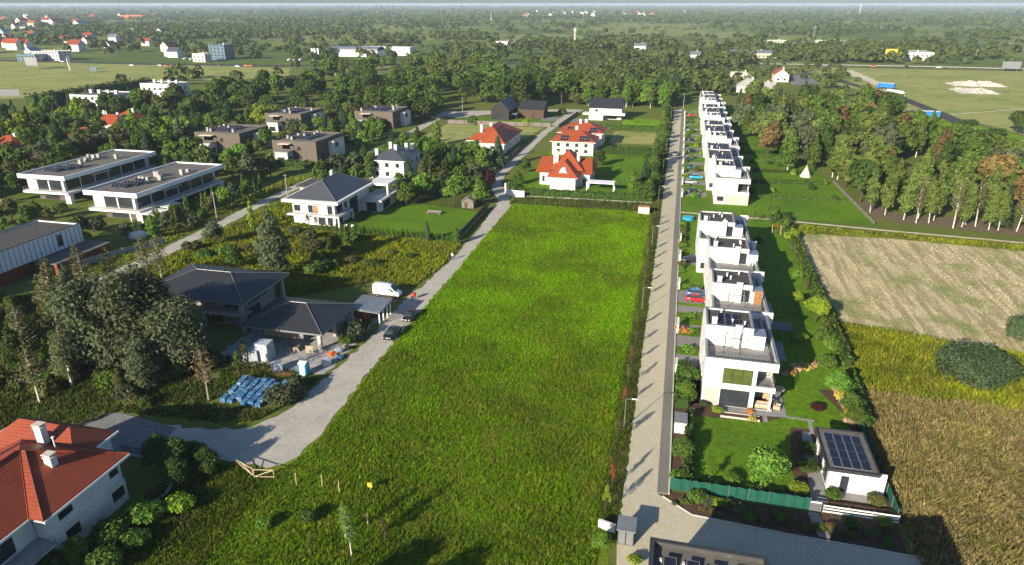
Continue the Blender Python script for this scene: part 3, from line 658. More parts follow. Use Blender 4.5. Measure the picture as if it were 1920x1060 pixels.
MB().tube([(-63.6, 49.4, 7.6), (-63.6, 49.4, 9.0)], .08, 8).tube([(-63.6, 49.4, 9.0), (-63.6, 49.4, 9.12)], .16, 8).build('vent_pipe', 'pale_trim', t)
MB().box(-59.58, -57.0, 34, 41.6, 2.6, 2.85).build('balcony', 'concrete', t); railing(t, [(-57.1, 34), (-57.1, 41.5)], 2.85, 1.0, .8, 'metal_grey')
settle(t)
# big white villa with grey hipped roof
t = start('villa', 'large white villa with slate hipped roof and columned loggia beside the green lawn', -88, 165)
shell(t, -95, -83.2, 153.0, 174, 0, 6.0, {'S': [(-88.0, -86.0, .1, 2.4), (-85.4, -83.9, .1, 2.5), (-90.6, -89.3, 3.2, 5.2), (-89.2, -87.8, 3.2, 5.2, 'shutter', 'wood'), (-85.2, -83.8, 3.1, 5.3), (-94.6, -92.8, 3.5, 5.1)],
      'E': [(154, 157, .1, 2.5), (154, 157.5, 3.1, 5.4), (158.5, 160, 3.3, 5.2), (161.5, 166.5, .1, 5.6), (168.5, 172, .2, 2.6)]})
MB().box(-96.5, -81.6, 151.8, 152.98, 2.55, 3.0).box(-83.18, -81.6, 153.0, 160, 2.55, 3.0).build('balcony', 'white_stucco', t); railing(t, [(-96.2, 151.9), (-81.7, 151.9), (-81.7, 160)], 3.0, .9, 1.2)
b = MB().box(-97.2, -81.4, 151.6, 175.2, 6.02, 6.75); b.build('eave_band', 'white_stucco', t)
b = MB(); hip(b, -96.4, -82.2, 152.4, 174.6, 6.80, 3.6, .95, .04, caps=True); b.build('roof', ['slate_tile', 'metal_grey'], t)
for x, y in ((-81.9, 152.3), (-81.9, 160.2)): MB().box(x-.2, x+.2, y-.2, y+.2, 0, 2.54).build('column', 'white_stucco', t)
shell(t, -83.18, -77.4, 168.0, 178.5, 0, 2.9, {'S': [(-81.5, -78.5, .1, 2.6)], 'E': [(170, 175, .2, 2.5)]}, name='wing_wall')
MB().box(-83.18, -76.6, 167.2, 178.9, 2.92, 3.4).build('wing_terrace', 'white_stucco', t); railing(t, [(-83, 167.4), (-76.8, 167.4), (-76.8, 178.6)], 3.4, .9, 1.2)
MB().box(-83.18, -76.9, 173.0, 180.0, 6.05, 6.7).build('loggia_roof', 'white_stucco', t)
for x, y in ((-77.3, 173.4), (-77.3, 179.4)): MB().box(x-.25, x+.25, y-.25, y+.25, 3.41, 6.04).build('column', 'white_stucco', t)
shell(t, -102.5, -95.1, 170, 177, 0, 5.2, {'S': [(-101, -98, .1, 2.4)]}, name='annex_wall'); MB().box(-103.2, -95.02, 169.2, 177.6, 5.22, 5.6).build('annex_roof', 'dark_felt', t)
chimney(t, -91.4, 168.5, 8.6, 10.6); settle(t)
# white house with dark hipped roof and many chimneys
t = start('villa', 'cream white cube shaped house with slate hipped roof and five white chimneys', -90, 210)
shell(t, -96.4, -84.8, 204, 219, 0, 6.0, {'S': grid_holes(-96, -85.2, (1.0, 3.9), 3, 1.3, 1.4), 'E': grid_holes(205, 218, (1.0, 3.9), 3, 1.2, 1.4)}, 'white_stucco', frame='frame_dark')
b = MB(); hip(b, -97.1, -84.1, 203.3, 219.7, 6.22, 3.0, .95, .2); b.build('roof', ['slate_tile', 'pale_trim'], t)
for x, y, zt in ((-94.8, 206.5, 9.2), (-92.5, 212.5, 10.4), (-89.5, 209.5, 10.2), (-87.5, 214, 10.0), (-86.5, 217, 9.4)): chimney(t, x, y, 6.8, zt, 1.0, .9)
settle(t)
# four brown apartment villas
for (x0, x1, y0, y1), lb in (((-180.5, -161, 229, 249), 'brown brick apartment villa with white bays, leftmost of four among trees'), ((-181.5, -163.5, 279, 299.5), 'brown brick apartment villa in front of the dark trees, rearmost on the left'),
                             ((-142, -124.6, 220.5, 241), 'brown brick apartment villa nearest the back lane, row of solar panels on its roof'), ((-145, -126.3, 294.5, 314), 'brown brick apartment villa at the right end beside the dry lawn lane')):
    t = start('apartment_villa', lb, (x0+x1)/2, (y0+y1)/2, 'brown apartment villas', 'building')
    m = x0+(x1-x0)*.52
    shell(t, x0, x1, y0, y1, 0, 7.6, {'S': [(m+.8, m+2.4, 1, 2.4), (m+.8, m+2.2, 4.2, 5.6)], 'E': grid_holes(y0+2, y1-2, (.8, 4.2), 4, 1.5, 1.9)}, 'brown_brick')
    MB().box(x0+.28, x1-.28, y0+.28, y1-.28, 6.9, 7.1).build('roof', 'flat_roof', t)
    shell(t, x0+3.2, m-1, y0-4.0, y0-.02, 0, 4.2, {'S': [(x0+4, m-2.2, .3, 2.4)], 'E': [(y0-3.2, y0-1, .4, 2.4)]}, 'white_stucco', name='bay_wall')
    MB().box(x0+2.8, m-.4, y0-4.4, y0-.02, 4.22, 4.45).build('bay_roof', 'terrace_tile', t); railing(t, [(x0+3, y0-4.2), (m-.6, y0-4.2), (m-.6, y0-.2)], 4.45, 1.0, 1.0)
    window(t, 'S', y0-.13, (x0+4, m-2, 4.6, 6.5)); MB().box(x0+3.4, m-1.2, y0-2.2, y0-.05, 6.6, 6.75).build('awning', 'cream_stucco', t)
    shell(t, x1+.02, x1+2.2, y0+9, y1-3, 0, 6.4, {'E': [(y0+10, y0+13, 3.8, 5.6)]}, 'white_stucco', name='side_bay_wall'); MB().box(x1+.02, x1+2.3, y0+8.9, y1-2.9, 6.42, 6.55).build('side_bay_roof', 'flat_roof', t)
    for k in range(3): solar(t, x0+3.5+k*.4, y0+6+k*3.6, 7.15, 1.3, 2.0, .6, 6)
    r = random.Random(int(x0)); 
    for k in range(6): chimney(t, r.uniform(x0+2, x1-2), r.uniform(y0+3, y1-2), 7.1, r.uniform(8.0, 8.9), .8, .7, 'concrete', 'vent')
    settle(t)
# two long white apartment blocks
for (x0, x1, y0, y1), lb in (((-182.2, -166.6, 154.6, 190.6), 'long white apartment block with flat roof, the farther of two beside the left edge'), ((-149, -133.2, 143.4, 178.6), 'long white apartment block with flat roof, the nearer of two, above the white pergolas')):
    t = start('apartment_block', lb, (x0+x1)/2, (y0+y1)/2, 'long white apartment blocks', 'building')
    shell(t, x0+.8, x1-2.2, y0+1.2, y1-.8, 3.3, 6.9, {'S': [(x0+4.2, x0+8, 3.4, 6.5), (x0+8.4, x1-3, 3.4, 6.5)], 'E': [(y0+2+k*5.3, y0+7+k*5.3, 3.4, 6.6) for k in range(6)]}, 'white_stucco')
    shell(t, x0+2, x1-3.5, y0+3, y1-2, 0, 2.6, {'S': [(x0+4, x0+9, .1, 2.3)], 'E': [(y0+5+k*6, y0+9+k*6, .2, 2.3) for k in range(5)]}, 'brown_brick', name='ground_floor_wall')
    MB().box(x0, x1, y0-.2, y1, 2.62, 3.28).build('balcony_slab', 'white_stucco', t)
    b = MB()
    for q in ((x0-.3, x1+.3, y0-.5, y0-.2), (x0-.3, x1+.3, y1, y1+.3), (x0-.3, x0, y0-.2, y1), (x1, x1+.3, y0-.2, y1)): b.box(*q, 6.95, 8.15)
    b.build('roof_band', 'pale_trim', t); MB().box(x0, x1, y0-.2, y1, 6.95, 7.75).build('roof', 'flat_roof', t)
    railing(t, [(x0+.1, y0-.05), (x1-.1, y0-.05), (x1-.1, y1-.2)], 3.28, 1.0, 1.1, 'metal_grey')
    MB().box(x1-1.8, x1-.02, y0+.3, y0+1.6, 0, 2.6).build('pier', 'white_stucco', t); MB().box(x1-.6, x1-.02, y1-2, y1-.4, 0, 2.6).build('pier', 'white_stucco', t)
    MB().box(x1-2.1, x1-.1, y0+10, y0+17, 6.2, 6.35).build('awning', 'pale_trim', t)
    for k in range(3): solar(t, x0+3.5+k*1.2, y0+5.5+k*2.6, 7.8, 1.1, 1.9, .55, 4)
    r = random.Random(int(x1))
    for k in range(9): chimney(t, r.uniform(x0+3, x1-3), y0+10+r.uniform(0, 16), 7.75, r.uniform(8.5, 9.4), r.uniform(.6, 1.2), .8, 'concrete', 'vent')
    settle(t)
# grey clad hall at the left edge
t = start('workshop_hall', 'grey panel clad flat roofed building over a red brick base at the left edge', -136, 111, cat='building')
shell(t, -141.5, -129.8, 98, 121.4, 2.8, 7.0, {'E': [(114.6, 116.2, 3.6, 6.2, 'door')]}, 'pale_trim')
for i in range(20): MB().box(-129.79, -129.72, 98.4+i*1.17, 98.5+i*1.17, 2.85, 6.7).build('cladding_seam', 'metal_grey', t)
MB().box(-140.5, -130.4, 98.6, 120.8, 0, 2.78).build('base_wall', 'red_brick', t); MB().box(-141.2, -130.1, 98.3, 121.1, 6.5, 6.75).build('roof', 'dark_felt', t)
b = MB()
for q in ((-141.6, -141.3, 97.9, 121.5), (-130.0, -129.7, 97.9, 121.5), (-141.3, -130.0, 121.2, 121.5)): b.box(*q, 7.01, 7.15)
b.build('coping', 'metal_dark', t); MB().box(-129.6, -124, 108, 122, 0, 2.4).build('annex_wall', 'red_brick', t); MB().box(-129.6, -123.6, 107.6, 122.4, 2.42, 2.7).build('annex_roof', 'flat_roof', t); settle(t)
# red and orange roofed houses
t = start('tiled_house', 'white house with bright orange tiled roof, fan window and white pergola garden', -33, 210)
shell(t, -36.6, -28.8, 203.0, 208.98, 0, 3.9, {'E': [(204.5, 206, .2, 2.3, 'door')]}); shell(t, -41, -25.2, 209.0, 222.5, 0, 4.0, {'S': [(-40.2, -39.4, 1, 2.8), (-27.4, -26.4, .3, 2.4, 'door')], 'E': [(211, 213, 1, 2.4), (216, 218, 1, 2.4)]}, name='main_wall')
b = MB(); A = 4.1
for e in ([(-42.4, 208.2, A), (-24.3, 208.2, A), (-25.4, 216, 7.6), (-41.6, 216, 7.6)], [(-24.3, 208.2, A), (-24.3, 223.8, A), (-25.4, 216, 7.6)], [(-24.3, 223.8, A), (-42.4, 223.8, A), (-41.6, 216, 7.6), (-25.4, 216, 7.6)], [(-42.4, 223.8, A), (-42.4, 208.2, A), (-41.6, 216, 7.6)],
          [(-37.6, 202.2, A), (-27.8, 202.2, A), (-32.7, 207, 8.2)], [(-27.8, 202.2, A), (-27.8, 212, A+.4), (-32.7, 216, 8.2), (-32.7, 207, 8.2)], [(-37.6, 212, A+.4), (-37.6, 202.2, A), (-32.7, 207, 8.2), (-32.7, 216, 8.2)],
          [(-38.4, 208.3, 5), (-27, 208.3, 5), (-32.7, 214, 10.2)], [(-27, 208.3, 5), (-27, 222, 5), (-32.7, 216.5, 10.2), (-32.7, 214, 10.2)], [(-38.4, 222, 5), (-38.4, 208.3, 5), (-32.7, 214, 10.2), (-32.7, 216.5, 10.2)]): b.slope(e)
b.build('roof', 'orange_tile', t); MB().box(-37.4, -28, 202.4, 223, 3.92, 4.06).box(-42.2, -24.5, 208.6, 223.6, 4.065, 4.09).build('soffit', 'pale_trim', t)
d = MB().tube([(-32.7, 203.5, 5.1), (-32.7, 206, 5.6)], 1.25, 16).build('fan_window', 'pale_trim', t); MB().tube([(-32.7, 203.44, 5.1), (-32.7, 203.6, 5.1)], .95, 16).build('pane', 'glass_blue', d)
c = chimney(t, -36.2, 211, 6, 10.3, 1.5, 1.1); chimney(t, -29.5, 213, 6.5, 9.8, .8, .8)
settle(t)
def hiphouse(label, x0, x1, y0, y1, ze, h, roof, holesS, group=None, panels=(), wall='white_stucco', bay=None, chs=((.5, .5),)):
    t = start('tiled_house', label, (x0+x1)/2, (y0+y1)/2, group)
    shell(t, x0, x1, y0, y1, 0, ze, {'S': holesS, 'E': grid_holes(y0+1.5, y1-1.5, (1.0,) if ze < 5 else (1.0, 3.9), 2, 1.3, 1.4)}, wall)
    b = MB(); hip(b, x0-.9, x1+.9, y0-.9, y1+.9, ze+.22, h, .95, .2)
    if bay:
        bx0, bx1, by = bay; zz = ze+.22
        shell(t, bx0+.6, bx1-.6, by+.6, y0-.01, 0, ze, {'S': [((bx0+bx1)/2-.8, (bx0+bx1)/2+.8, ze-2.2, ze-.8)]}, wall, name='bay_wall'); cx = (bx0+bx1)/2; hh = min(h, (bx1-bx0)*.42)
        b.slope([(bx0, by, zz+.02), (bx1, by, zz+.02), (cx, by+(bx1-bx0)/2, zz+hh)]); q = y0+(y1-y0)/2
        b.slope([(bx1, by, zz+.02), (bx1, y0+1, zz+.02), (cx, q, zz+hh), (cx, by+(bx1-bx0)/2, zz+hh)]); b.slope([(bx0, y0+1, zz+.02), (bx0, by, zz+.02), (cx, by+(bx1-bx0)/2, zz+hh), (cx, q, zz+hh)])
        b.face([(bx0, by, zz-.16), (bx1, by, zz-.16), (bx1, by, zz+.02), (bx0, by, zz+.02)], 1)
    b.build('roof', [roof, 'pale_trim'], t)
    for fx, fy in chs: chimney(t, x0+(x1-x0)*fx, y0+(y1-y0)*fy, ze+h*.5, ze+h+1.0, 1.0, .8)
    for px, py, n, m in panels:
        sl = math.atan2(h, (min(x1-x0, y1-y0)+1.8)/2*.95)
        for k in range(m): solar(t, px, py+k*1.5, ze+.3+(py+k*1.5-(y0-.9))*math.tan(sl)-.95*math.sin(sl), 1.0, 1.45, sl, n)
    return settle(t)
hiphouse('cream house with orange tiled hipped roof and solar panels, behind the fan window house', -45.6, -30, 256, 268, 4.9, 3.4, 'orange_tile', grid_holes(-45, -31, (.9, 3.1), 4, 1.3, 1.3), 'pair of orange roofed cream houses', ((-42.6, 256.4, 3, 2), (-35.5, 256.4, 4, 2)), 'cream_stucco', chs=((.5, .8),))
hiphouse('cream house with orange tiled roof and two chimneys, rear of the pair', -46, -29, 274, 288, 5.2, 3.6, 'orange_tile', grid_holes(-45, -30, (3.4,), 4, 1.2, 1.3), 'pair of orange roofed cream houses', ((-43, 274.5, 2, 2), (-34, 274.5, 3, 2)), 'cream_stucco', chs=((.45, .4), (.58, .45)))
hiphouse('white bungalow with wide red hipped roofs and two white chimneys left of the lane', -78.5, -63.6, 255.5, 281, 3.9, 4.6, 'orange_tile', [(-77, -75.6, .8, 2.4), (-74, -72, .8, 2.4)], None, (), 'white_stucco', (-73, -62.6, 250.2), ((.28, .15), (.45, .35)))
# dark barns, white house with black roof
t = start('barn_house', 'black timber barn house with steep gable facing the red roofed bungalow', -85.5, 340)
shell(t, -90, -81, 331.5, 352, 0, 4.4, {'S': [(-88, -83.4, .2, 2.6)], 'E': [(334, 338, .2, 2.4)]}, 'black_board'); b = MB(); gable(b, -90.7, -80.3, 331, 352.6, 4.6, 4.6, 'y', .2, 0, 0, 1); b.build('roof', ['slate_tile', 'black_board'], t)
MB().box(-80.9, -77.6, 334, 341, 2.6, 2.85).build('porch_roof', 'zinc', t); 
for y in (334.2, 340.8): MB().box(-77.9, -77.7, y-.1, y+.1, 0, 2.6).build('post', 'metal_dark', t)
settle(t)
t = start('barn_house', 'long brown timber barn with black roof beside the black gabled house', -71, 346); shell(t, -77.3, -65.4, 341, 352, 0, 4.4, {'S': [(-71, -70.2, .1, 2.3, 'door')]}, 'brown_board')
b = MB(); gable(b, -77.9, -64.8, 340.4, 352.6, 4.6, 3.4, 'x', .2, 0, 0, 1); b.build('roof', ['dark_tile', 'black_board'], t); settle(t)
t = start('modern_house', 'white house with black gabled roof and projecting white terrace by the lane end', -35, 352); shell(t, -43.2, -27.4, 346, 359, 0, 5.4, {'S': [(-34.5, -29.6, .2, 2.3), (-40.4, -39, 3.6, 4.8)]})
b = MB(); gable(b, -43.8, -26.8, 345.4, 359.6, 5.6, 4.0, 'x', .2, 0, 0, 1); b.build('roof', ['dark_tile', 'white_stucco'], t); MB().box(-46, -25.4, 341.6, 345.98, 2.6, 3.4).build('terrace', 'white_stucco', t); MB().box(-43, -36, 342.2, 345.97, 0, 2.58).build('terrace_wall', 'white_stucco', t); settle(t)
# houses half hidden in the left wood and beyond
def simple_house(label, x, y, w, d, ze, h, roof, wall='white_stucco', axis='x', group=None, flat=False, name='house', win=True):
    t = start(name, label, x, y, group); x0, x1, y0, y1 = x-w/2, x+w/2, y-d/2, y+d/2
    n = max(1, int(w/4)); hs = {'S': grid_holes(x0+.6, x1-.6, [1.0+3*k for k in range(max(1, int(ze/3)))], n, min(1.6, w/n*.5), 1.5), 'E': grid_holes(y0+.6, y1-.6, [1.0+3*k for k in range(max(1, int(ze/3)))], max(1, int(d/5)), 1.5, 1.5)} if win else {}
    shell(t, x0, x1, y0, y1, 0, ze, hs, wall); b = MB()
    if flat: b.box(x0+.28, x1-.28, y0+.28, y1-.28, ze-.6, ze-.4); b.build('roof', roof, t)
    elif axis == 'hip': hip(b, x0-.6, x1+.6, y0-.6, y1+.6, ze+.2, h, .95, .2); b.build('roof', [roof, 'pale_trim'], t)
    else: gable(b, x0-.5, x1+.5, y0-.5, y1+.5, ze+.22, h, axis, .2, 0, 0, 1); b.build('roof', [roof, wall], t)
    chimney(t, x+w*.15, y+.8, ze-.3 if flat else ze+h*.4, ze+(1.2 if flat else h+.8), 1, .8)
    return settle(t)
for px, py, zz, w, d, ze, h, lb in ((20, 268, 5, 13, 11, 4, 3.6, 'red hipped roof house among trees at the left edge'), (40, 298, 4, 8, 7, 3, 2.2, 'small red roofed outbuilding below the left edge house'),
                                  (212, 224, 6, 15, 11, 4.4, 3.6, 'orange red roofed house below the white terraced apartment building'), (243, 220, 6, 12, 12, 5, 4, 'orange red hipped roof house right of the white terraced apartment building'), (165, 250, 4, 12, 8, 3.2, 3, 'low orange roofed house between yellow green trees on the left')):
    x, y = G(px, py, zz); simple_house(lb, x, y, w, d, ze, h, 'orange_tile', 'cream_stucco', 'hip')
for px, py, w, d, ze, lb in ((182, 212, 24, 18, 9.5, 'white terraced apartment building with balconies standing out of the left wood'), (300, 182, 24, 14, 8, 'white apartment building half hidden by the round dark tree')):
    x, y = G(px, py); t = simple_house(lb, x, y+6, w, d, ze, 0, 'flat_roof', 'white_stucco', flat=True, name='apartment_building')
    for k in range(4): chimney(t, -w*.35+k*w*.22, 2.0, ze-.4, ze+1.3, 1.6, 1.4)
    for k in range(int(ze//3)): MB().box(w*.05, w/2+1.2, -d/2-1.6, -d/2-.02, 2.7+3*k, 3.6+3*k).build('balcony', 'white_stucco', t)
for px, py, w, d, ze, h, rf, wl, ax, lb in (
        (1402, 172, 15, 12, 3.5, 4.5, 'concrete', 'cream_stucco', 'hip', 'old farmhouse with pale grey sheet roof beyond the white rows'), (1432, 172, 13, 8, 3, 3, 'concrete', 'cream_stucco', 'x', 'low grey roofed barn beside the old farmhouse'),
        (1462, 152, 10, 16, 5, 4, 'orange_tile', 'cream_stucco', 'y', 'tall house with bright red gabled roof beside the old farmhouse'), (1390, 147, 17, 8, 4.5, 0, 'flat_roof', 'stone_pale', 'flat', 'roofless pale walled ruin behind the old farmhouse'),
        (1412, 108, 48, 14, 5, 2.5, 'zinc', 'grey_stucco', 'x', 'long low grey roofed shed in front of the right hand forest'), (1708, 112, 34, 26, 8, 0, 'flat_roof', 'white_stucco', 'flat', 'white flat roofed office building beside the motorway'),
        (1555, 86, 36, 16, 7, 0, 'flat_roof', 'cream_stucco', 'flat', 'pinkish low block in the far right bushes'), (1500, 92, 18, 14, 5, 3, 'zinc', 'white_stucco', 'x', 'white cottage left of the pinkish low block'),
        (1455, 84, 24, 14, 6, 0, 'flat_roof', 'cream_stucco', 'flat', 'cream low house in the far bushes, left of the white cottage'), (1303, 112, 10, 10, 5, 3, 'zinc', 'white_stucco', 'x', 'small white house beyond the end of the street'),
        (948, 88, 26, 14, 7, 0, 'flat_roof', 'white_stucco', 'flat', 'white flat block rising above the central woods'), (1200, 94, 14, 10, 5, 3, 'zinc', 'white_stucco', 'x', 'white walled house in bushes right of the thin mast'),
        (97, 113, 36, 16, 9, 0, 'flat_roof', 'white_stucco', 'flat', 'white office block beside the motorway on the left'), (62, 115, 22, 14, 7, 0, 'zinc', 'glass_blue', 'flat', 'blue grey glazed hall beside the motorway'),
        (418, 112, 18, 16, 15, 0, 'flat_roof', 'glass_blue', 'flat', 'pale blue tower block standing in front of the left woods'), (380, 116, 14, 10, 8, 0, 'flat_roof', 'cream_stucco', 'flat', 'cream block left of the pale blue tower block'),
        (252, 36, 95, 30, 14, 0, 'flat_roof', 'orange', 'flat', 'long orange and white block far out in the left suburb')):
    x, y = G(px, py); simple_house(lb, x, y, w, d, ze, h, rf, wl, ax, flat=(ax == 'flat'), name='building' if ax == 'flat' else 'house')
# long curved warehouse
x, y = G(665, 105); t = start('warehouse', 'long pale grey warehouse with curved roof beyond the left woods', x, y, cat='warehouse')
b = MB(); 
for k in range(8):
    a0, a1 = math.pi*k/8, math.pi*(k+1)/8; b.face([(-32, -11*math.cos(a0), 6+4*math.sin(a0)), (32, -11*math.cos(a0), 6+4*math.sin(a0)), (32, -11*math.cos(a1), 6+4*math.sin(a1)), (-32, -11*math.cos(a1), 6+4*math.sin(a1))])
b.build('roof', 'zinc', t); MB().box(-32, 32, -11, 11, 0, 6).build('wall', 'pale_trim', t); MB().box(0, 60, 14, 30, 0, 9).build('rear_hall', 'white_stucco', t)
# far suburb: houses too small for their windows
fh = random.Random(11); farspots = []
for i in range(64):
    px, py = (fh.uniform(0, 330), fh.uniform(32, 108)) if i < 42 else (fh.uniform(960, 1120), fh.uniform(24, 34)) if i < 56 else (fh.uniform(1160, 1330), fh.uniform(26, 34))
    if i >= 25 and i < 42: px = fh.uniform(0, 160)
    farspots.append((px, py))
farspots.sort()
for i, (px, py) in enumerate(farspots):
    x, y = G(px, py); t = thing('suburb_house', 'small house in the far suburb', 'house', (x, y, 0), fh.choice((0, math.pi/2)), 'houses of the far suburb')
    s = fh.uniform(.9, 1.3)*(1.0 if py > 55 else 1.5); b = MB(); gable(b, -7*s, 7*s, -5*s, 5*s, 6.2*s, 4.2*s, 'x', .25, 0, 0, 1)
    b.build('roof', [fh.choice(('orange_tile', 'orange_tile', 'red_tile', 'slate_tile', 'zinc')), 'white_stucco'], t); MB().box(-6.5*s, 6.5*s, -4.6*s, 4.6*s, 0, 6.0*s).build('wall', fh.choice(('white_stucco', 'cream_stucco', 'white_stucco')), t)

FH = sorted([o for o in COL.objects if o.name.startswith('suburb_house')], key=lambda o: o.location.y)
for j in range(0, len(FH), 12):
    for i, t in enumerate(sorted(FH[j:j+12], key=lambda o: SX(o.location.x, o.location.y))): t['label'] = f'small house of the far suburb, {words[j//12]} row back, {words[i]} from left'
# ------------------------------------------------------------------ vehicles
def loft(b, secs, m=0):
    """closed body from cross-sections (x, half width, bottom, top, half width at the top)"""
    rings = []
    for x, hw, z0, z1, tw in secs:
        h = z1-z0; n = len(b.v); rings.append(n)
        b.v += [(x, -hw*.9, z0), (x, hw*.9, z0), (x, hw, z0+h*.3), (x, hw, z0+h*.62), (x, tw, z1-h*.06), (x, tw*.85, z1), (x, -tw*.85, z1), (x, -tw, z1-h*.06), (x, -hw, z0+h*.62), (x, -hw, z0+h*.3)]
    for a, c in zip(rings, rings[1:]):
        b.f += [(a+j, a+(j+1) % 10, c+(j+1) % 10, c+j) for j in range(10)]; b.m += [m]*10
    b.f += [tuple(rings[0]+j for j in reversed(range(10))), tuple(rings[-1]+j for j in range(10))]; b.m += [m]*2
def wheels(t, xs, hw, r=.32, w=.22):
    for x in xs:
        for s in (-1, 1):
            o = MB().tube([(x, s*(hw-w), r), (x, s*hw, r)], r, 14).build('wheel', 'rubber', t); MB().tube([(x, s*hw, r), (x, s*(hw+.012), r)], r*.62, 12).build('rim', 'zinc', o)
def car(label, x, y, ang, paint, suv=False, group=None, scale=1.0):
    t = thing('parked_car', label, 'car', (x, y, .07), ang, group); t.scale = (scale,)*3; k = .12 if suv else 0
    b = MB(); loft(b, [(-2.2, .72, .38, .78+k, .62), (-2.05, .84, .24, .93+k, .74), (-1.2, .89, .20, .96+k, .80), (.9, .89, .20, .95+k, .80), (1.5, .87, .22, .86+k, .76), (2.0, .80, .26, .74+k, .66), (2.2, .62, .34, .62+k, .5)]); b.build('body', paint, t, True)
    b = MB(); loft(b, [(-1.95, .72, .88+k, .95+k, .66), (-1.25, .76, .86+k, 1.36+k, .60), (-.4, .77, .86+k, 1.45+k, .61), (.35, .77, .86+k, 1.42+k, .60), (1.25, .72, .86+k, .93+k, .68)]); b.build('windows', 'glass', t, True)
    b = MB(); loft(b, [(-1.3, .58, 1.33+k, 1.385+k, .52), (-.4, .60, 1.41+k, 1.485+k, .55), (.4, .58, 1.38+k, 1.445+k, .53)]); b.build('roof_panel', paint, t, True)
    for s in (-1, 1):
        MB().box(2.06, 2.17, s*.6-.14, s*.6+.14, .56+k*.6, .68+k*.6).build('headlight', 'lamp_white', t); MB().box(-2.2, -2.12, s*.62-.14, s*.62+.14, .66+k, .82+k).build('tail_light', 'lamp_red', t)
        MB().box(.72, .88, s*.95-.09, s*.95+.09, .95+k, 1.06+k).build('mirror', paint, t)
    wheels(t, (-1.35, 1.38), .90); return t
def van(label, x, y, ang):
    t = thing('delivery_van', label, 'van', (x, y, .07), ang)
    b = MB(); loft(b, [(-2.75, .92, .40, 2.42, .84), (-2.6, .98, .30, 2.52, .88), (.2, .99, .28, 2.54, .89), (.95, .99, .28, 2.42, .86), (1.55, .98, .28, 1.78, .84), (1.95, .96, .28, 1.30, .84), (2.55, .90, .32, 1.08, .76), (2.75, .74, .40, .86, .6)]); b.build('body', 'white_paint', t, True)
    MB().face([(1.02, -.78, 2.37), (1.93, -.82, 1.36), (1.93, .82, 1.36), (1.02, .78, 2.37)]).build('windscreen', 'glass', t).location = (.03, 0, .03)
    for s in (-1, 1):
        MB().hexa([(.35, s*.985, 1.35), (1.55, s*.975, 1.35), (1.05, s*.94, 2.0), (.4, s*.94, 2.0)], [(.35, s*1.0, 1.35), (1.55, s*.99, 1.35), (1.05, s*.955, 2.0), (.4, s*.955, 2.0)]).build('door_window', 'glass', t)
        MB().box(2.5, 2.66, s*.66-.14, s*.66+.14, .82, 1.02).build('headlight', 'lamp_white', t); MB().box(-2.78, -2.70, s*.8-.08, s*.8+.08, 1.0, 1.6).build('tail_light', 'lamp_red', t); MB().box(1.3, 1.5, s*1.06-.1, s*1.06+.1, 1.35, 1.65).build('mirror', 'frame_dark', t)
    MB().box(-2.7, 2.2, -.995, .995, .3, .52).build('sill_trim', 'frame_dark', t); wheels(t, (-1.75, 1.75), 1.0, .35, .24); return t
def truck(label, x, y, ang, cab, box_, L=13.0):
    t = thing('lorry', label, 'lorry', (x, y, .12), ang, 'lorries on the access road'); b = MB(); loft(b, [(L/2+.4, 1.2, .5, 3.3, 1.12), (L/2+1.8, 1.2, .45, 3.4, 1.1), (L/2+2.2, 1.15, .45, 2.0, 1.1), (L/2+2.35, 1.1, .5, 1.8, 1.0)]); b.build('cab', cab, t)
    MB().box(L/2+2.0, L/2+2.28, -1.0, 1.0, 1.95, 2.8).build('windscreen', 'glass', t); o = MB().box(-L/2, L/2, -1.25, 1.25, 1.15, 4.0).build('trailer', box_, t); MB().box(-L/2-.05, L/2+.05, -1.28, 1.28, 3.98, 4.05).build('trailer_roof', 'pale_trim', o); MB().box(-L/2, L/2+2, -.5, .5, .8, 1.14).build('chassis', 'metal_dark', t)
    wheels(t, (-L/2+1.2, -L/2+2.5, -L/2+3.8, L/2-.8, L/2+1.5), 1.2, .5, .35); return t
PI = math.pi
car('red car parked on a driveway of the near white row', 6.6, 125.3, 0, 'red_paint'); car('blue car parked behind the red car on the driveway', 6.7, 128.0, 0, 'blue_paint')
car('dark grey car parked between the front gardens of the near white row', 5.6, 147.4, PI, 'black_paint'); 
car('black car on the gravel lane, the nearer of two at the meadow edge', -44.6, 97.6, -PI/2-.05, 'black_paint', True); car('black car on the gravel lane, the farther of two at the meadow edge', -44.2, 105.2, -PI/2, 'black_paint')
car('turquoise car parked in front of the far white row', 7.4, 228.0, 0, 'turquoise_paint'); car('silver white car parked beside the turquoise car', 5.4, 220.8, 0, 'silver_paint'); car('black car parked nearest the street gap in the far row yards', 6.4, 209.2, 0, 'black_paint')
car('dark car with pale windscreen driving on the paved street', .0, 264.5, -PI/2, 'grey_paint', True); car('dark grey car parked in the fourth yard of the far row', 6.5, 272, 0, 'black_paint', True); car('black car parked in the fifth yard of the far row', 6.5, 296, 0, 'black_paint'); car('dark blue grey car parked in the sixth yard of the far row', 6.5, 320, 0, 'grey_paint', True)
car('red car parked at the far end of the white row', 6.6, 366, 0, 'red_paint')
van('white delivery van parked beside the carport on the gravel lane', -52.3, 113.9, -.02)
p = G(1722, 222); truck('blue curtain sided lorry nearest on the access road', p[0]+.5, p[1]-3, PI-.05, 'white_paint', 'blue_paint', 15); p = G(1663, 168); truck('blue lorry farthest along the access road', p[0], p[1], PI/2+.9, 'blue_paint', 'blue_paint', 9); p = G(1676, 182); truck('white lorry between the two blue lorries', p[0], p[1], -PI/2+.35, 'white_paint', 'white_paint', 12)
MO = [2, 3, 4, 5, 6, 7, 8, 1, 0, 9, 10, 11, 12]
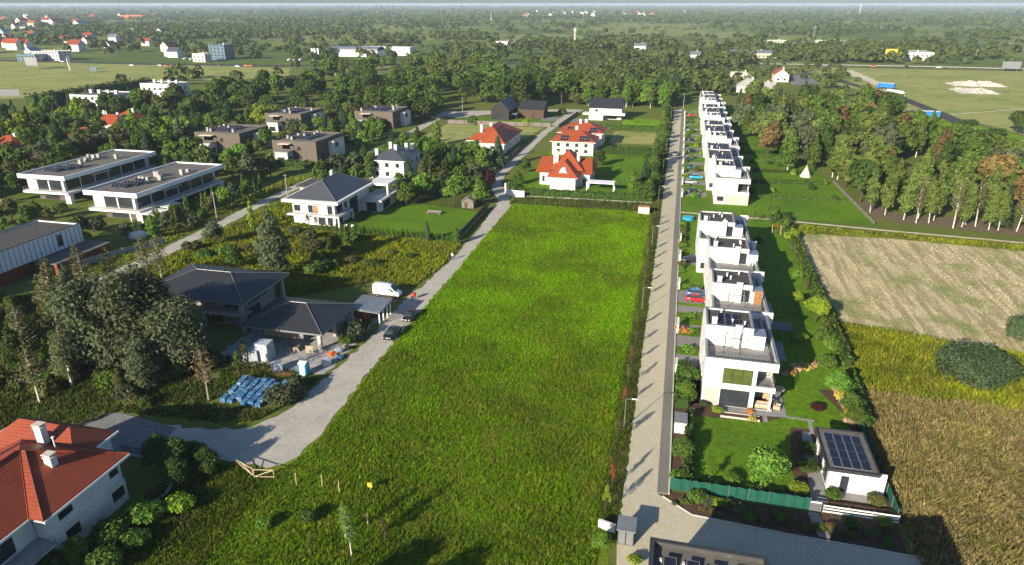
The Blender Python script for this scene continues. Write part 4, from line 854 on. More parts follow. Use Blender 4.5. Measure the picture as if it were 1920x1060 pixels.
for i, (px, py) in enumerate(((248, 124), (300, 124), (312, 125), (410, 125), (446, 126), (462, 125), (470, 125), (160, 116), (118, 117), (1545, 124), (1638, 126), (1700, 127), (1760, 128))):
    x, y = G(px, py); car(f'car on the distant motorway, {(words+["thirteenth"])[MO[i]]} from the left', x, y, 0.03, ('white_paint', 'silver_paint', 'orange', 'black_paint')[i % 4] if i != 5 else 'orange', group='cars on the motorway', scale=1.15)
lots = [(350, 112), (362, 113), (545, 114), (556, 114), (566, 114), (592, 114)]
for i, (px, py) in enumerate(lots):
    x, y = G(px, py); car(f'white vehicle parked in the lot beside the motorway, {words[i]} from the left', x, y, 1.2, 'white_paint', group='vehicles in the motorway lot', scale=1.6)
# ------------------------------------------------------------------ street furniture
for i, y in enumerate((79.3, 118.7, 157.5, 196.5, 235, 274, 313, 352)):
    t = thing('street_lamp', f'slim grey street lamp on the verge, {words[i]} from the near end of the street', 'street lamp', (-3.45, y, 0), 0, 'street lamps along the verge')
    MB().tube([(0, 0, 0), (0, 0, 1.0), (0, 0, 4.6)], [.075, .06, .045], 8).build('pole', 'zinc', t); MB().tube([(0, 0, 4.58), (1.25, 0, 4.68)], .035, 6).build('arm', 'zinc', t); MB().hexa([(.75, -.1, 4.62), (1.5, -.1, 4.68), (1.5, .1, 4.68), (.75, .1, 4.62)], [(.8, -.08, 4.72), (1.45, -.06, 4.75), (1.45, .06, 4.75), (.8, .08, 4.72)]).build('lantern', 'metal_white', t)
for i, (x, y, h) in enumerate(((2.2, 392, 8.5), (-108, 342, 9), (-115.8, 150, 8), (-110.5, 176, 7))):
    t = thing('utility_pole', ('tall pole at the far end of the paved street', 'pale concrete pole where the back lane meets the wood', 'lamp post with two arms beside the back lane poplars', 'thin lamp post beside the hedge on the back lane')[i], 'pole', (x, y, 0)); MB().tube([(0, 0, 0), (0, 0, h)], [.14, .08], 8).build('pole', 'concrete', t); MB().box(-.6, .6, -.05, .05, h-.5, h-.4).build('crossarm', 'zinc', t)
# white gate pillars and mailbox walls along the pavement
for i, (y0, y1) in enumerate(((96.0, 98.2), (110.3, 113.6), (130.6, 133.2), (147.2, 150.4), (160, 163))):
    tag(MB().box(2.95, 3.28, y0, y1, 0, 1.55).box(2.9, 3.33, y0-.05, y1+.05, 1.55, 1.62).build('gate_pillar', 'white_stucco'), f'white gate pillar in front of the near row, {words[i]} from the near end', 'pillar', 'gate pillars of the near row')
for i in range(12):
    y0 = 203.5+i*15.2; tag(MB().box(2.95, 3.3, y0, y0+4.4, 0, 1.5).box(2.9, 3.35, y0-.05, y0+4.45, 1.5, 1.57).build('yard_wall', 'white_stucco'), f'white yard wall along the far row, {words[i]} from the near end', 'wall', 'yard walls of the far row')
t = thing('bin_shelter', 'dark grey roofed bin shelter with white front beside the pavement', 'shelter', (3.9, 81.0, 0)); MB().box(-.85, .85, -1.3, 1.3, 1.62, 1.72).build('roof', 'metal_grey', t); MB().box(-.75, .75, -1.2, -1.1, 0, 1.6).box(-.75, -.65, -1.1, 1.2, 0, 1.6).box(.65, .75, -1.1, 1.2, 0, 1.6).build('wall', 'metal_white', t)
# green fabric fence and white rail fence
t = thing('fabric_fence', 'green fabric privacy fence along the front of the corner garden', 'fence', (2.85, 67.9, 0))
for i in range(7):
    x = i*2.2; MB().tube([(x, 0, 0), (x, 0, 1.8)], .035, 6).build('post', 'metal_grey', t)
    b = MB(); n = 6
    for k in range(n):
        xa, xb = x+.05+k*2.1/n, x+.05+(k+1)*2.1/n; f = lambda q: .04*math.sin(q*5.1)+.02*math.sin(q*11)
        b.hexa([(xa, f(xa)-.06, .06), (xb, f(xb)-.06, .06), (xb, f(xb)-.05, .06), (xa, f(xa)-.05, .06)], [(xa, f(xa)-.06, 1.72+f(xa)), (xb, f(xb)-.06, 1.72+f(xb)), (xb, f(xb)-.05, 1.72+f(xb)), (xa, f(xa)-.05, 1.72+f(xa))])
    b.build('fabric_panel', 'green_fabric', t)
MB().tube([(15.4, 0, 0), (15.4, 0, 1.8)], .035, 6).build('post', 'metal_grey', t)
t = thing('fabric_fence', 'green fabric fence down the right side of the corner garden by the weed field', 'fence', (27.45, 68.4, 0))
for i in range(8):
    y = i*2.2; MB().tube([(0, y, 0), (0, y, 1.6)], .035, 6).build('post', 'metal_grey', t); MB().box(.04, .055, y+.05, y+2.15, .05, 1.5).build('fabric_panel', 'green_fabric', t)
t = thing('rail_fence', 'white rail fence of long horizontal boards in front of the pool house', 'fence', (19.6, 67.6, 0))
for z in (.35, .75, 1.12): 
    for k in range(3): MB().box(k*2.6, k*2.6+2.57, -.06, .0, z, z+.16).build('rail', 'metal_white', t)
for k in range(4): MB().box(k*2.59-.05+(.05 if k == 0 else 0), k*2.59+.05, .02, .12, 0, 1.35).build('post', 'metal_grey', t)
t = thing('garden_gate', 'white and grey slatted garden gate over the slab path', 'gate', (18.25, 67.75, 0))
for k in range(5): MB().box(.02, 1.2, -.03, .03, .15+k*.27, .33+k*.27).build('board', 'metal_white' if k == 4 else 'metal_grey', t)
for x in (0, 1.22): MB().box(x-.05, x+.0, -.05, .05, 0, 1.5).build('post', 'metal_grey', t)
# transformer kiosk, low white wall
t = thing('transformer_kiosk', 'dark grey utility kiosk with flat roof beside the street junction', 'kiosk', (-1.5, 58.6, 0)); MB().box(-.85, .85, -1.0, 1.0, 0, 1.9).build('cabinet', 'metal_dark', t); MB().box(-1.0, 1.0, -1.15, 1.15, 1.9, 2.05).build('roof', 'metal_grey', t)
for s in (-1, 1): MB().box(s*.42-.36, s*.42+.36, -1.03, -1.005, .15, 1.8).build('door', 'metal_grey', t)
tag(MB().hexa([(-4.6, 59.5, 0), (-2.7, 59.0, 0), (-2.65, 59.3, 0), (-4.55, 59.8, 0)], [(-4.6, 59.5, 1.1), (-2.7, 59.0, 1.1), (-2.65, 59.3, 1.1), (-4.55, 59.8, 1.1)]).build('garden_wall', 'white_stucco'), 'short white wall beside the dark utility kiosk', 'wall')
# patio furniture of the first house
t = thing('patio_sofa', 'tan wicker corner sofa with pale cushions under the loggia', 'sofa', (15.2, 88.9, .11)); MB().box(-1.1, .9, -.4, .4, .02, .36).box(-1.1, .9, .4, .52, .02, .72).build('frame', 'wicker', t)
for k in range(3): MB().box(-1.05+k*.65, -.45+k*.65, -.36, .36, .365, .5).build('cushion', 'cushion', t)
for i, (x, y, a) in enumerate(((16.6, 90.6, 2.2), (17.2, 89.0, 1.3), (15.9, 91.8, 3.1))):
    t = thing('patio_chair', ('tan wicker armchair on the terrace nearest the lawn corner', 'tan wicker armchair at the outer edge of the terrace', 'tan wicker armchair deepest under the loggia')[i], 'armchair', (x, y, .11), a, 'wicker armchairs'); MB().box(-.4, .4, -.4, .4, .05, .4).build('seat', 'wicker', t); MB().box(-.4, .4, .4, .5, .05, .85).build('backrest', 'wicker', t); MB().box(-.5, -.4, -.4, .5, .05, .6).box(.4, .5, -.4, .5, .05, .6).build('armrest', 'wicker', t); MB().box(-.36, .36, -.36, .36, .405, .5).build('cushion', 'cushion', t)
t = thing('parasol', 'closed tan round garden table parasol beside the wicker chairs', 'parasol', (17.4, 91.6, .11)); MB().tube([(0, 0, 0), (0, 0, 2.3)], .03, 6).build('pole', 'wood', t); MB().tube([(0, 0, 1.75), (0, 0, 2.0), (0, 0, 2.25)], [.95, .6, .05], 10).build('canopy', 'wicker', t); MB().tube([(0, 0, 0), (0, 0, .1)], .3, 10).build('foot', 'concrete', t)
t = thing('planter_box', 'low white edged flower bed in front of the patio', 'planter', (11.6, 86.0, 0)); MB().box(-2.3, 2.9, -.95, -.85, .0, .3).box(-2.3, 2.9, .05, .15, 0, .3).build('edging', 'stone_pale', t); MB().box(-2.3, 2.9, -.84, .04, 0, .22).build('soil', 'mulch', t)
# timber screen and furniture on the second house's terrace
t = thing('timber_screen', 'tall orange timber slat screen on the white row roof terrace', 'screen', (15.4, 110.6, 6.6))
for k in range(9): MB().box(-.55+k*.14, -.45+k*.14, -.03, .03, .05, 2.5).build('slat', 'wood', t)
MB().box(-.6, .85, .04, .09, .3, .4).box(-.6, .85, .04, .09, 2.1, 2.2).build('batten', 'wood', t)
t = thing('roof_pergola', 'thin dark metal frame on the first house roof terrace', 'pergola', (9.3, 91.6, 6.6)); b = MB()
for x in (0, 2.2):
    for y in (0, 1.8): b.box(x-.03, x+.03, y-.03, y+.03, 0, 2.4)
b.build('post', 'metal_dark', t); MB().box(-.03, 2.23, -.03, .03, 2.4, 2.46).box(-.03, 2.23, 1.77, 1.83, 2.4, 2.46).box(-.03, .03, .03, 1.77, 2.4, 2.46).box(2.17, 2.23, .03, 1.77, 2.4, 2.46).build('beam', 'metal_dark', t); b = MB().tube([(0, 0, .1), (2.2, 0, 2.4)], .02, 4).tube([(2.2, 0, .1), (0, 0, 2.4)], .02, 4); b.build('brace', 'metal_dark', t)
t = thing('roof_pergola', 'white metal frame on the second house roof terrace', 'pergola', (10.6, 108.6, 6.6)); b = MB()
for x in (0, 2.6): b.box(x-.04, x+.04, -.04, .04, 0, 2.2).box(x-.04, x+.04, 1.6, 1.68, 0, 2.2)
b.build('post', 'metal_grey', t); MB().box(-.04, 2.64, -.04, .04, 2.2, 2.27).box(-.04, 2.64, 1.6, 1.68, 2.2, 2.27).build('beam', 'metal_grey', t)
t = thing('garden_carport', 'dark flat roofed garden shelter behind the second white house', 'shelter', (19.2, 112, 0)); MB().box(-1.9, 2.6, -1.6, 1.6, 2.4, 2.55).build('roof', 'metal_dark', t)
for x in (-1.7, 2.4):
    for y in (-1.4, 1.4): MB().box(x-.06, x+.06, y-.06, y+.06, 0, 2.4).build('post', 'metal_dark', t)
t = thing('play_swing', 'red framed garden swing behind the near white row', 'swing', (26.2, 173, 0)); b = MB()
for x in (-1, 1): b.tube([(x, -.8, 0), (x, 0, 2.2), (x, .8, 0)], .05, 6)
b.tube([(-1, 0, 2.2), (1, 0, 2.2)], .05, 6); b.build('frame', 'red_paint', t); MB().box(-.3, .3, -.15, .15, .5, .54).tube([(-.28, 0, .5), (-.28, 0, 2.2)], .012, 4).tube([(.28, 0, .5), (.28, 0, 2.2)], .012, 4).build('seat', 'wood', t)
def trampoline(lb, x, y, r, col='blue_tarp'):
    t = thing('trampoline', lb, 'trampoline', (x, y, 0)); MB().tube([(0, 0, .72), (0, 0, .78)], r, 20).build('pad', col, t); MB().tube([(0, 0, .79), (0, 0, .80)], r*.8, 20).build('mat', 'rubber', t); b = MB()
    for k in range(6): b.tube([(r*.95*math.cos(k*PI/3), r*.95*math.sin(k*PI/3), 0), (r*.95*math.cos(k*PI/3), r*.95*math.sin(k*PI/3), 2.4)], .03, 6)
    b.build('leg', 'zinc', t)
trampoline('round blue trampoline in a yard of the far white row', 4.9, 256.5, 1.5); trampoline('small blue green play pool in a yard of the far row', 5.8, 242, 1.2, 'pool_water')
t = thing('paddling_pool', 'turquoise oval paddling pool beside the last house of the near row', 'pool', (4.9, 180.5, 0)); MB().tube([(0, 0, 0), (0, 0, .7)], 1.5, 18).build('rim', 'turquoise_paint', t); MB().tube([(0, 0, .7), (0, 0, .72)], 1.35, 18).build('water', 'pool_water', t)
t = thing('tent', 'cream canvas tipi tent on the back lawn of the far row', 'tent', (42.7, 239.5, 0)); MB().tube([(0, 0, 0), (0, 0, 3.6)], [1.9, .08], 7).build('canvas', 'cushion', t); b = MB()
for k in range(4): b.tube([(.4*math.cos(k*1.6), .4*math.sin(k*1.6), 2.9), (-.3*math.cos(k*1.6), -.3*math.sin(k*1.6), 4.1)], .03, 5)
b.build('pole', 'wood_pale', t)
t = thing('timber_pile', 'low pile of pale boards beside the garden path of the far row', 'pile', (46.2, 230.5, 0))
for k in range(7): MB().box(-2.2, 1.8+.1*k, -.6+.17*k, -.45+.17*k, 0, .25+.03*(k % 3)).build('board', 'wood_pale', t)
# ------------------------------------------------------------------ building site
def tarpstack():
    t = thing('tarp_stack', 'x', 'pallet stack', (0, 0, 0), 0, 'blue wrapped pallet stacks'); r = random.Random(3)
    MB().box(-.55, .55, -.5, .5, 0, .13).build('pallet', 'wood_grey', t)
    b = MB().hexa([(-.56, -.52, .13), (.56, -.52, .13), (.56, .52, .13), (-.56, .52, .13)], [(-.5, -.46, .62), (.52, -.48, .66), (.5, .46, .63), (-.52, .47, .66)]); b.build('cover', 'blue_tarp', t); return t
proto = tarpstack(); ks = 0
for c in range(7):
    for r_ in range(9):
        if rng.random() < .08 or (c == 6 and r_ < 3): continue
        o = proto if ks == 0 else copy_tree(proto); ks += 1; o.location = (-60.0+c*1.12-.06*r_+rng.uniform(-.06, .06), 72.6+r_*.76+rng.uniform(-.05, .05), 0); o.rotation_euler.z = rng.uniform(-.05, .05)
        o.scale = (.82, .66, rng.uniform(.9, 1.25)); o['label'] = f'blue wrapped pallet stack, {words[c]} column from the left, {words[r_]} row from the front'
t = thing('portable_toilet', 'blue portable toilet with white roof beside the gravel lane', 'toilet', (-52.6, 82.3, .0)); MB().box(-.6, .6, -.6, .6, 0, 2.05).build('cabin', 'turquoise_paint', t); b = MB(); gable(b, -.65, .65, -.65, .65, 2.2, .2, 'x', .12, 0, 0, 0); b.build('roof', 'white_paint', t); MB().box(-.4, .4, -.63, -.605, .1, 1.9).build('door', 'pale_trim', t)
for i, (x, y, sx, sy, h) in enumerate(((-61.5, 85.6, 1.3, 1.1, 3.0), (-63.2, 84.6, 1.2, 1.0, 2.0), (-57.4, 82.4, .8, .7, 1.4), (-50.8, 85.8, .6, .6, 1.1))):
    t = thing('wrapped_pallet', ('tall pallet of blocks in clear plastic wrap beside the low roof', 'half height plastic wrapped pallet left of the tall one', 'plastic wrapped pallet nearest the blue toilet', 'small wrapped pallet at the lane edge of the site')[i], 'pallet', (x, y, .03), .3*i, 'plastic wrapped pallets'); MB().box(-sx, sx, -sy, sy, 0, .14).build('pallet', 'wood_pale', t); MB().hexa([(-sx, -sy, .14), (sx, -sy, .14), (sx, sy, .14), (-sx, sy, .14)], [(-sx*.9, -sy*.92, h), (sx*.93, -sy*.9, h*.97), (sx*.9, sy*.93, h), (-sx*.94, sy*.9, h*.98)]).build('load', 'clear_wrap', t)
t = thing('leaning_pallet', 'wooden pallet leaning on a white column of the unfinished house', 'pallet', (-55.3, 88.9, .1), .25)
for k in range(6): MB().obox((0, -.25+.0*k, .15+k*.22), (.6, 0, 0), (0, .012, -.005), (0, .02, .05)).build('slat', 'wood_pale', t)
for s in (-.55, 0, .55): MB().obox((s, -.2, .7), (.05, 0, 0), (0, .03, 0), (0, .0, .7)).build('bearer', 'wood_pale', t)
for i, (x, y, mt, lb) in enumerate(((-51.6, 88.9, 'orange', 'heap of orange sacks and offcuts at the site edge'), (-50.6, 90.2, 'clear_wrap', 'heap of pale bags and film beside the low dark roof'), (-49.6, 88.0, 'blue_tarp', 'crumpled blue film on the site heap'), (-49.9, 91.6, 'rubber', 'heap of black bags under the roof corner'))):
    t = thing('rubble_sack_heap', lb, 'heap', (x, y, .03), i)
    for k in range(7): a = rng.uniform(0, 6); q = rng.uniform(0, .8); MB().obox((q*math.cos(a), q*math.sin(a), .2+.12*(k % 3)), (.34, .1*rng.uniform(-1, 1), 0), (.08, .24, .05), (0, -.04, .16)).build('sack', mt, t)
t = thing('board_stack', 'stack of pale boards and panels on the site yard', 'stack', (-58.4, 89.2, .04), .1)
for k in range(6): MB().box(-1.2+.1*k, 1.2-.06*k, -.55, .55, k*.13, k*.13+.11).build('board', 'wood_grey' if k % 2 else 'wood_pale', t)
t = thing('plank_stack', 'long reddish planks lying beside the blue toilet', 'stack', (-55.8, 81.3, 0), .12)
for k in range(5): MB().box(-1.4, 1.3+.1*k, -.4+.18*k, -.25+.18*k, 0, .28).build('plank', 'rusty', t)
t = thing('cement_mixer', 'red cement mixer standing at the lane edge by the van', 'mixer', (-46.8, 113.6, .06), .6); b = MB(); b.tube([(-.45, -.35, 0), (0, 0, .7), (.45, .35, 0)], .04, 6).tube([(-.45, .35, 0), (0, 0, .7), (.45, -.35, 0)], .04, 6); b.build('stand', 'metal_dark', t); MB().tube([(-.35, 0, .6), (-.1, 0, .8), (.25, 0, 1.05), (.45, 0, 1.25)], [.22, .45, .42, .24], 12).build('drum', 'red_paint', t, True); wheels(t, (-.3,), .4, .18, .08)
# timber field gate at the lane end, small posts, yellow marker
t = thing('field_gate', 'pale open metal field gate leaf beside the lane end', 'gate', (-45.8, 58.2, 0), .2); b = MB()
for p, q in (((0, 0, .35), (2.4, 0, .35)), ((0, 0, 1.35), (2.4, 0, 1.35)), ((0, 0, .2), (0, 0, 1.5)), ((2.4, 0, .35), (2.4, 0, 1.35)), ((0, 0, .35), (2.4, 0, 1.35))): b.tube([p, q], .05, 6)
b.build('frame', 'wood_pale', t)
t = thing('field_gate', 'pale metal gate leaf swung back towards the dark hedge', 'gate', (-46.0, 58.3, 0), 2.72); b = MB()
for p, q in (((.1, 0, .35), (4.0, 0, .9)), ((.1, 0, 1.35), (4.0, 0, 1.0)), ((.1, 0, .2), (.1, 0, 1.5)), ((.1, 0, .35), (2.4, 0, 1.2))): b.tube([p, q], .05, 6)
b.build('frame', 'wood_pale', t)
for i, (x, y) in enumerate(((-40.3, 58.3), (-37.2, 58.8), (-34.7, 58.2), (-29.2, 54.0))):
    tag(MB().tube([(x, y, 0), (x+.05, y, 1.7)], .06, 6).tube([(x+.05, y, 1.7), (x+.05, y, 1.75)], .075, 6).build('fence_post', 'wood_pale'), f'weathered wooden post in the meadow, {words[i]} from the field gate', 'post', 'old fence posts')
t = thing('marker_box', 'yellow marker box on a stake in the tall grass', 'marker', (-31.2, 59.2, 0)); MB().tube([(0, 0, 0), (0, 0, .8)], .04, 6).build('stake', 'wood_pale', t); MB().box(-.3, .3, -.12, .12, .8, 1.35).build('box', 'yellow', t)
# red house yard
t = thing('garden_wall', 'curved pale stone edging round the dark lawn of the red tiled house', 'wall', (-56.5, 51.5, 0))
for k in range(16):
    a = -.9+k*.14; MB().obox((3.2*math.cos(a)-1.0, 3.6*math.sin(a)+1.5, .12), (-.24*math.sin(a), .27*math.cos(a), 0), (.2*math.cos(a), .2*math.sin(a), 0), (0, 0, .14)).build('edging_stone', 'stone_pale', t)
t = thing('yard_fence', 'low dark metal yard fence on a pale plinth by the driveway', 'fence', (-65, 58.6, 0)); MB().box(0, 6.2, -.12, .12, 0, .35).build('plinth', 'stone_pale', t); b = MB()
for k in range(40): b.box(.05+k*.155, .08+k*.155, -.02, .02, .35, 1.3)
b.build('paling', 'metal_dark', t); MB().box(0, 6.2, -.03, .03, 1.3, 1.36).build('rail', 'metal_dark', t)
# ------------------------------------------------------------------ mid-distance garden things
def pergola(lb, x, y, w, d, h=2.7, mat='metal_white'):
    t = thing('pergola', lb, 'pergola', (x, y, 0)); MB().box(-w/2, w/2, -d/2, d/2, h, h+.2).build('roof', mat, t)
    for a in (-w/2+.15, w/2-.15):
        for c in (-d/2+.15, d/2-.15): MB().box(a-.12, a+.12, c-.12, c+.12, 0, h).build('post', mat, t)
pergola('white garden pergola right of the orange roofed house', -21.2, 205.0, 8.4, 4.0); x, y = G(275, 420); pergola('white pergola nearest the back lane below the long apartment block', x, y+2, 8, 5.5); x, y = G(298, 408); pergola('white pergola behind the other, touching the long apartment block', x, y+3, 6, 5)
x, y = G(260, 445); t = thing('garden_dome', 'white covered round pool beside the back lane wall', 'pool', (x, y, 0)); MB().tube([(0, 0, 0), (0, 0, .9), (0, 0, 1.25), (0, 0, 1.4)], [2.1, 2.1, 1.6, .3], 18).build('cover', 'pale_trim', t, True); MB().tube([(0, 0, 0), (0, 0, .3)], 2.3, 18).build('rim', 'concrete', t)
t = thing('garden_shed', 'small pale timber garden shed beside the gravel lane', 'shed', (-55.2, 178.6, 0)); MB().box(-1.7, 1.7, -1.5, 1.5, 0, 2.0).build('wall', 'wood_grey', t); b = MB(); gable(b, -1.95, 1.95, -1.75, 1.75, 2.15, .9, 'y', .12, 0, 0, 1); b.build('roof', ['wood_grey', 'wood_grey'], t); MB().box(-.9, .0, -1.53, -1.505, .05, 1.7).build('door', 'brown_board', t)
t = thing('curved_wall', 'curved white garden wall at the corner of the orange roofed house', 'wall', (-46.6, 195.4, 0)); b = MB()
for k in range(8):
    a0, a1 = -2.6+k*.16, -2.6+(k+1)*.16; r0 = 6.0; c = (2.9, 2.4)
    P_ = lambda a, r: (c[0]+r*math.cos(a), c[1]+r*math.sin(a)); b.hexa([(*P_(a0, r0), 0), (*P_(a1, r0), 0), (*P_(a1, r0-.2), 0), (*P_(a0, r0-.2), 0)], [(*P_(a0, r0), 2.0), (*P_(a1, r0), 2.0), (*P_(a1, r0-.2), 2.0), (*P_(a0, r0-.2), 2.0)])
b.build('wall', 'white_stucco', t); MB().box(-3.4, -2.9, 3.6, 4.1, 0, 2.2).build('pillar', 'white_stucco', t)
t = thing('electric_box', 'cream electricity box with brown roof at the far corner of the meadow', 'box', (-6.9, 183.2, 0)); MB().box(-1.5, 1.5, -.7, .7, 0, 2.0).build('cabinet', 'cushion', t); MB().hexa([(-1.65, -.85, 2.0), (1.65, -.85, 2.0), (1.65, .85, 2.0), (-1.65, .85, 2.0)], [(-1.4, -.6, 2.35), (1.4, -.6, 2.35), (1.4, .6, 2.35), (-1.4, .6, 2.35)]).build('roof', 'rusty', t); MB().box(-.8, -.05, -.73, -.705, .2, 1.7).box(.05, .8, -.73, -.705, .2, 1.7).build('door', 'pale_trim', t)
def board_fence(lb, p, q, h, mat, post='metal_dark', step=2.4, pillar=None, pw=.12):
    t = thing('board_fence', lb, 'fence', (p[0], p[1], 0), math.atan2(q[1]-p[1], q[0]-p[0])); L = math.hypot(q[0]-p[0], q[1]-p[1]); n = max(1, round(L/step)); s = L/n
    for i in range(n): MB().box(i*s+pw, (i+1)*s-pw, -.02, .02, .08, h).build('panel', mat, t)
    for i in range(n+1): MB().box(i*s-pw, i*s+pw, -pw, pw, 0, h+.12).build('post', pillar or post, t)
board_fence('grey board fence behind the dry lawn left of the lane', (-107, 314.6), (-57.4, 316.8), 1.9, 'wood_grey', step=4); board_fence('dark lattice fence along the lane beside the villa lawn', (-49.3, 148.5), (-49.8, 178), 1.7, 'metal_dark', step=2.6)
board_fence('dark fence with white pillars between the lane and the red roofed bungalow', (-58.9, 204), (-59.6, 262), 1.4, 'metal_dark', step=4.5, pillar='white_stucco'); board_fence('dark fence on the right of the lane end', (-53.5, 316), (-51, 360), 1.5, 'metal_dark', step=4)
board_fence('white low garden wall along the hedge front of the orange roofed house', (-43.2, 193.0), (-5.3, 194.2), .32, 'concrete', step=5, pillar='concrete'); board_fence('grey concrete fence beside the round pool by the back lane', (-124, 113), (-116.6, 131), 1.6, 'concrete', 'concrete', 3)
board_fence('pale mesh fence between the right wood and the back lawns', (51.8, 186.5), (50.0, 232), 1.0, 'wood_grey', 'wood_grey', 3.8, None, .05)
t = thing('garden_bench', 'grey sunken garden seat in the villa lawn', 'bench', (-62.5, 169.5, 0)); MB().box(-2.0, 2.0, -.4, .4, .35, .45).build('seat', 'wood_grey', t); MB().box(-2.0, 2.0, .4, .5, .35, .9).build('backrest', 'wood_grey', t); MB().box(-1.9, -1.7, -.35, .35, 0, .35).box(1.7, 1.9, -.35, .35, 0, .35).build('leg', 'concrete', t)
for i, x in enumerate((-80.2, -78.4)):
    t = thing('sun_lounger', ('white sun lounger nearer the villa columns', 'white sun lounger nearer the villa lawn')[i], 'sun lounger', (x, 152.2, 0), .3, 'sun loungers by the villa'); MB().box(-.35, .35, -.9, .4, .28, .36).build('bed', 'metal_white', t); MB().hexa([(-.35, .4, .28), (.35, .4, .28), (.35, .95, .7), (-.35, .95, .7)], [(-.35, .4, .36), (.35, .4, .36), (.35, .92, .78), (-.35, .92, .78)]).build('backrest', 'metal_white', t); MB().box(-.3, -.24, -.8, -.74, 0, .28).box(.24, .3, -.8, -.74, 0, .28).box(-.3, -.24, .3, .36, 0, .28).box(.24, .3, .3, .36, 0, .28).build('leg', 'zinc', t)
# ------------------------------------------------------------------ billboards, masts, rubble, guard rail
def billboard(lb, px, py, w, h, z, mat='pale_trim'):
    x, y = G(px, py); t = thing('billboard', lb, 'billboard', (x, y, 0), -YAW*0); MB().box(-w/2, w/2, -.2, .2, z, z+h).build('panel', mat, t)
    for s in (-w*.35, w*.35): MB().tube([(s, .3, 0), (s, .3, z+h*.8)], .2, 6).build('post', 'zinc', t)
billboard('large grey billboard in the meadow beside the left motorway', 62, 130, 13, 7, 3, 'metal_grey'); billboard('small pale blue sign board alone in the hay meadow', 176, 136, 7, 3, 1.2, 'glass_blue'); billboard('grey billboard beside the motorway at the right edge', 1894, 134, 14, 6, 2, 'metal_grey'); billboard('yellow sign board beside the white office building', 1668, 116, 11, 9, 3, 'yellow')
for i, px in enumerate((585, 590, 596)):
    x, y = G(px, 112); t = thing('flag_mast', f'white advertising flag on a tall mast, {words[i]} from the left of three', 'flag', (x, y, 0), .2, 'three white flags'); MB().tube([(0, 0, 0), (0, 0, 11)], .12, 6).build('mast', 'metal_white', t); MB().box(.1, 1.6, -.04, .04, 4.5, 11).build('flag', 'metal_white', t)
x, y = G(132, 132); t = thing('advertising_pylon', 'thin leaning white advertising pylon in the hay meadow', 'pylon', (x, y, 0)); MB().tube([(0, 0, 0), (-1.5, 0, 10)], [.5, .35], 6).build('mast', 'metal_white', t); MB().box(-1.2, 2.4, -.3, .3, 6, 12).build('sign', 'metal_dark', t)
def lattice(lb, px, py, h, w, name='mast', mat='metal_white'):
    x, y = G(px, py); t = thing(name, lb, 'mast', (x, y, 0)); b = MB()
    for s in (-1, 1):
        for q in (-1, 1): b.tube([(s*w, q*w, 0), (s*w*.15, q*w*.15, h)], w*.12, 4)
    b.build('leg', mat, t); b = MB()
    for k in range(8):
        f0, f1 = 1-.85*k/8, 1-.85*(k+1)/8; b.tube([(-w*f0, -w*f0, h*k/8), (w*f1, -w*f1, h*(k+1)/8)], w*.08, 4).tube([(w*f0, -w*f0, h*k/8), (-w*f1, -w*f1, h*(k+1)/8)], w*.08, 4)
    b.build('lattice', mat, t); MB().box(-w*1.4, w*1.4, -w*.1, w*.1, h*.86, h*.89).build('crossarm', mat, t)
lattice('tall white lattice mast on the horizon at the right', 1611, 30, 52, 2.4); lattice('white thin mast above the central woods', 1077, 92, 26, 1.4); lattice('grey pylon in the far bushes left of the tall horizon mast', 1524, 80, 24, 1.6, 'pylon', 'zinc'); lattice('grey pylon in the far woods left of centre', 921, 40, 34, 2.2, 'pylon', 'zinc')
def heap(lb, pts, h, mat, n=260, seed=2):
    r = random.Random(seed); X, Y = zip(*[G(*p) for p in pts]); x0, x1, y0, y1 = min(X), max(X), min(Y), max(Y); b = MB(); nx, ny = 26, 10
    for j in range(ny+1):
        for i in range(nx+1):
            u, v = i/nx, j/ny; e = min(1, 5*min(u, 1-u, v, 1-v)); b.v.append((x0+(x1-x0)*u+r.uniform(-.8, .8), y0+(y1-y0)*v+r.uniform(-1, 1), e*h*r.uniform(.25, 1)))
    b.f = [(j*(nx+1)+i, j*(nx+1)+i+1, (j+1)*(nx+1)+i+1, (j+1)*(nx+1)+i) for j in range(ny) for i in range(nx)]; b.m = [0]*len(b.f); tag(b.build('rubble_heap', mat), lb, 'heap', 'pale rubble heaps')
heap('long pale rubble heap in the right hand meadow, the farther one', [(1770, 156), (1892, 164)], 2.8, 'stone_pale'); heap('long pale rubble heap in the right hand meadow, the nearer one', [(1772, 166), (1882, 178)], 2.0, 'stone_pale', seed=4)
t = thing('guard_rail', 'pale motorway guard rail along the right hand carriageway', 'guard rail', (0, 0, 0)); b = MB(); P_ = [(-1.0, 700, 0), (120, 710.5, 0), (232, 708.5, 0), (300, 697, 0), (700, 659, 0)]
for p, q in zip(P_, P_[1:]):
    d = Vector(q)-Vector(p); L = d.length; d /= L; n_ = Vector((-d.y, d.x, 0)); c = (Vector(p)+Vector(q))/2; b.obox((c.x, c.y, 1.2), d*L/2, n_*.15, (0, 0, .28))
b.build('beam', 'concrete', t); b = MB()
for p, q in zip(P_, P_[1:]):
    for k in range(16): c = Vector(p).lerp(Vector(q), k/16); b.box(c.x-.15, c.x+.15, c.y+.2, c.y+.5, 0, 1.3)
b.build('post', 'zinc', t)
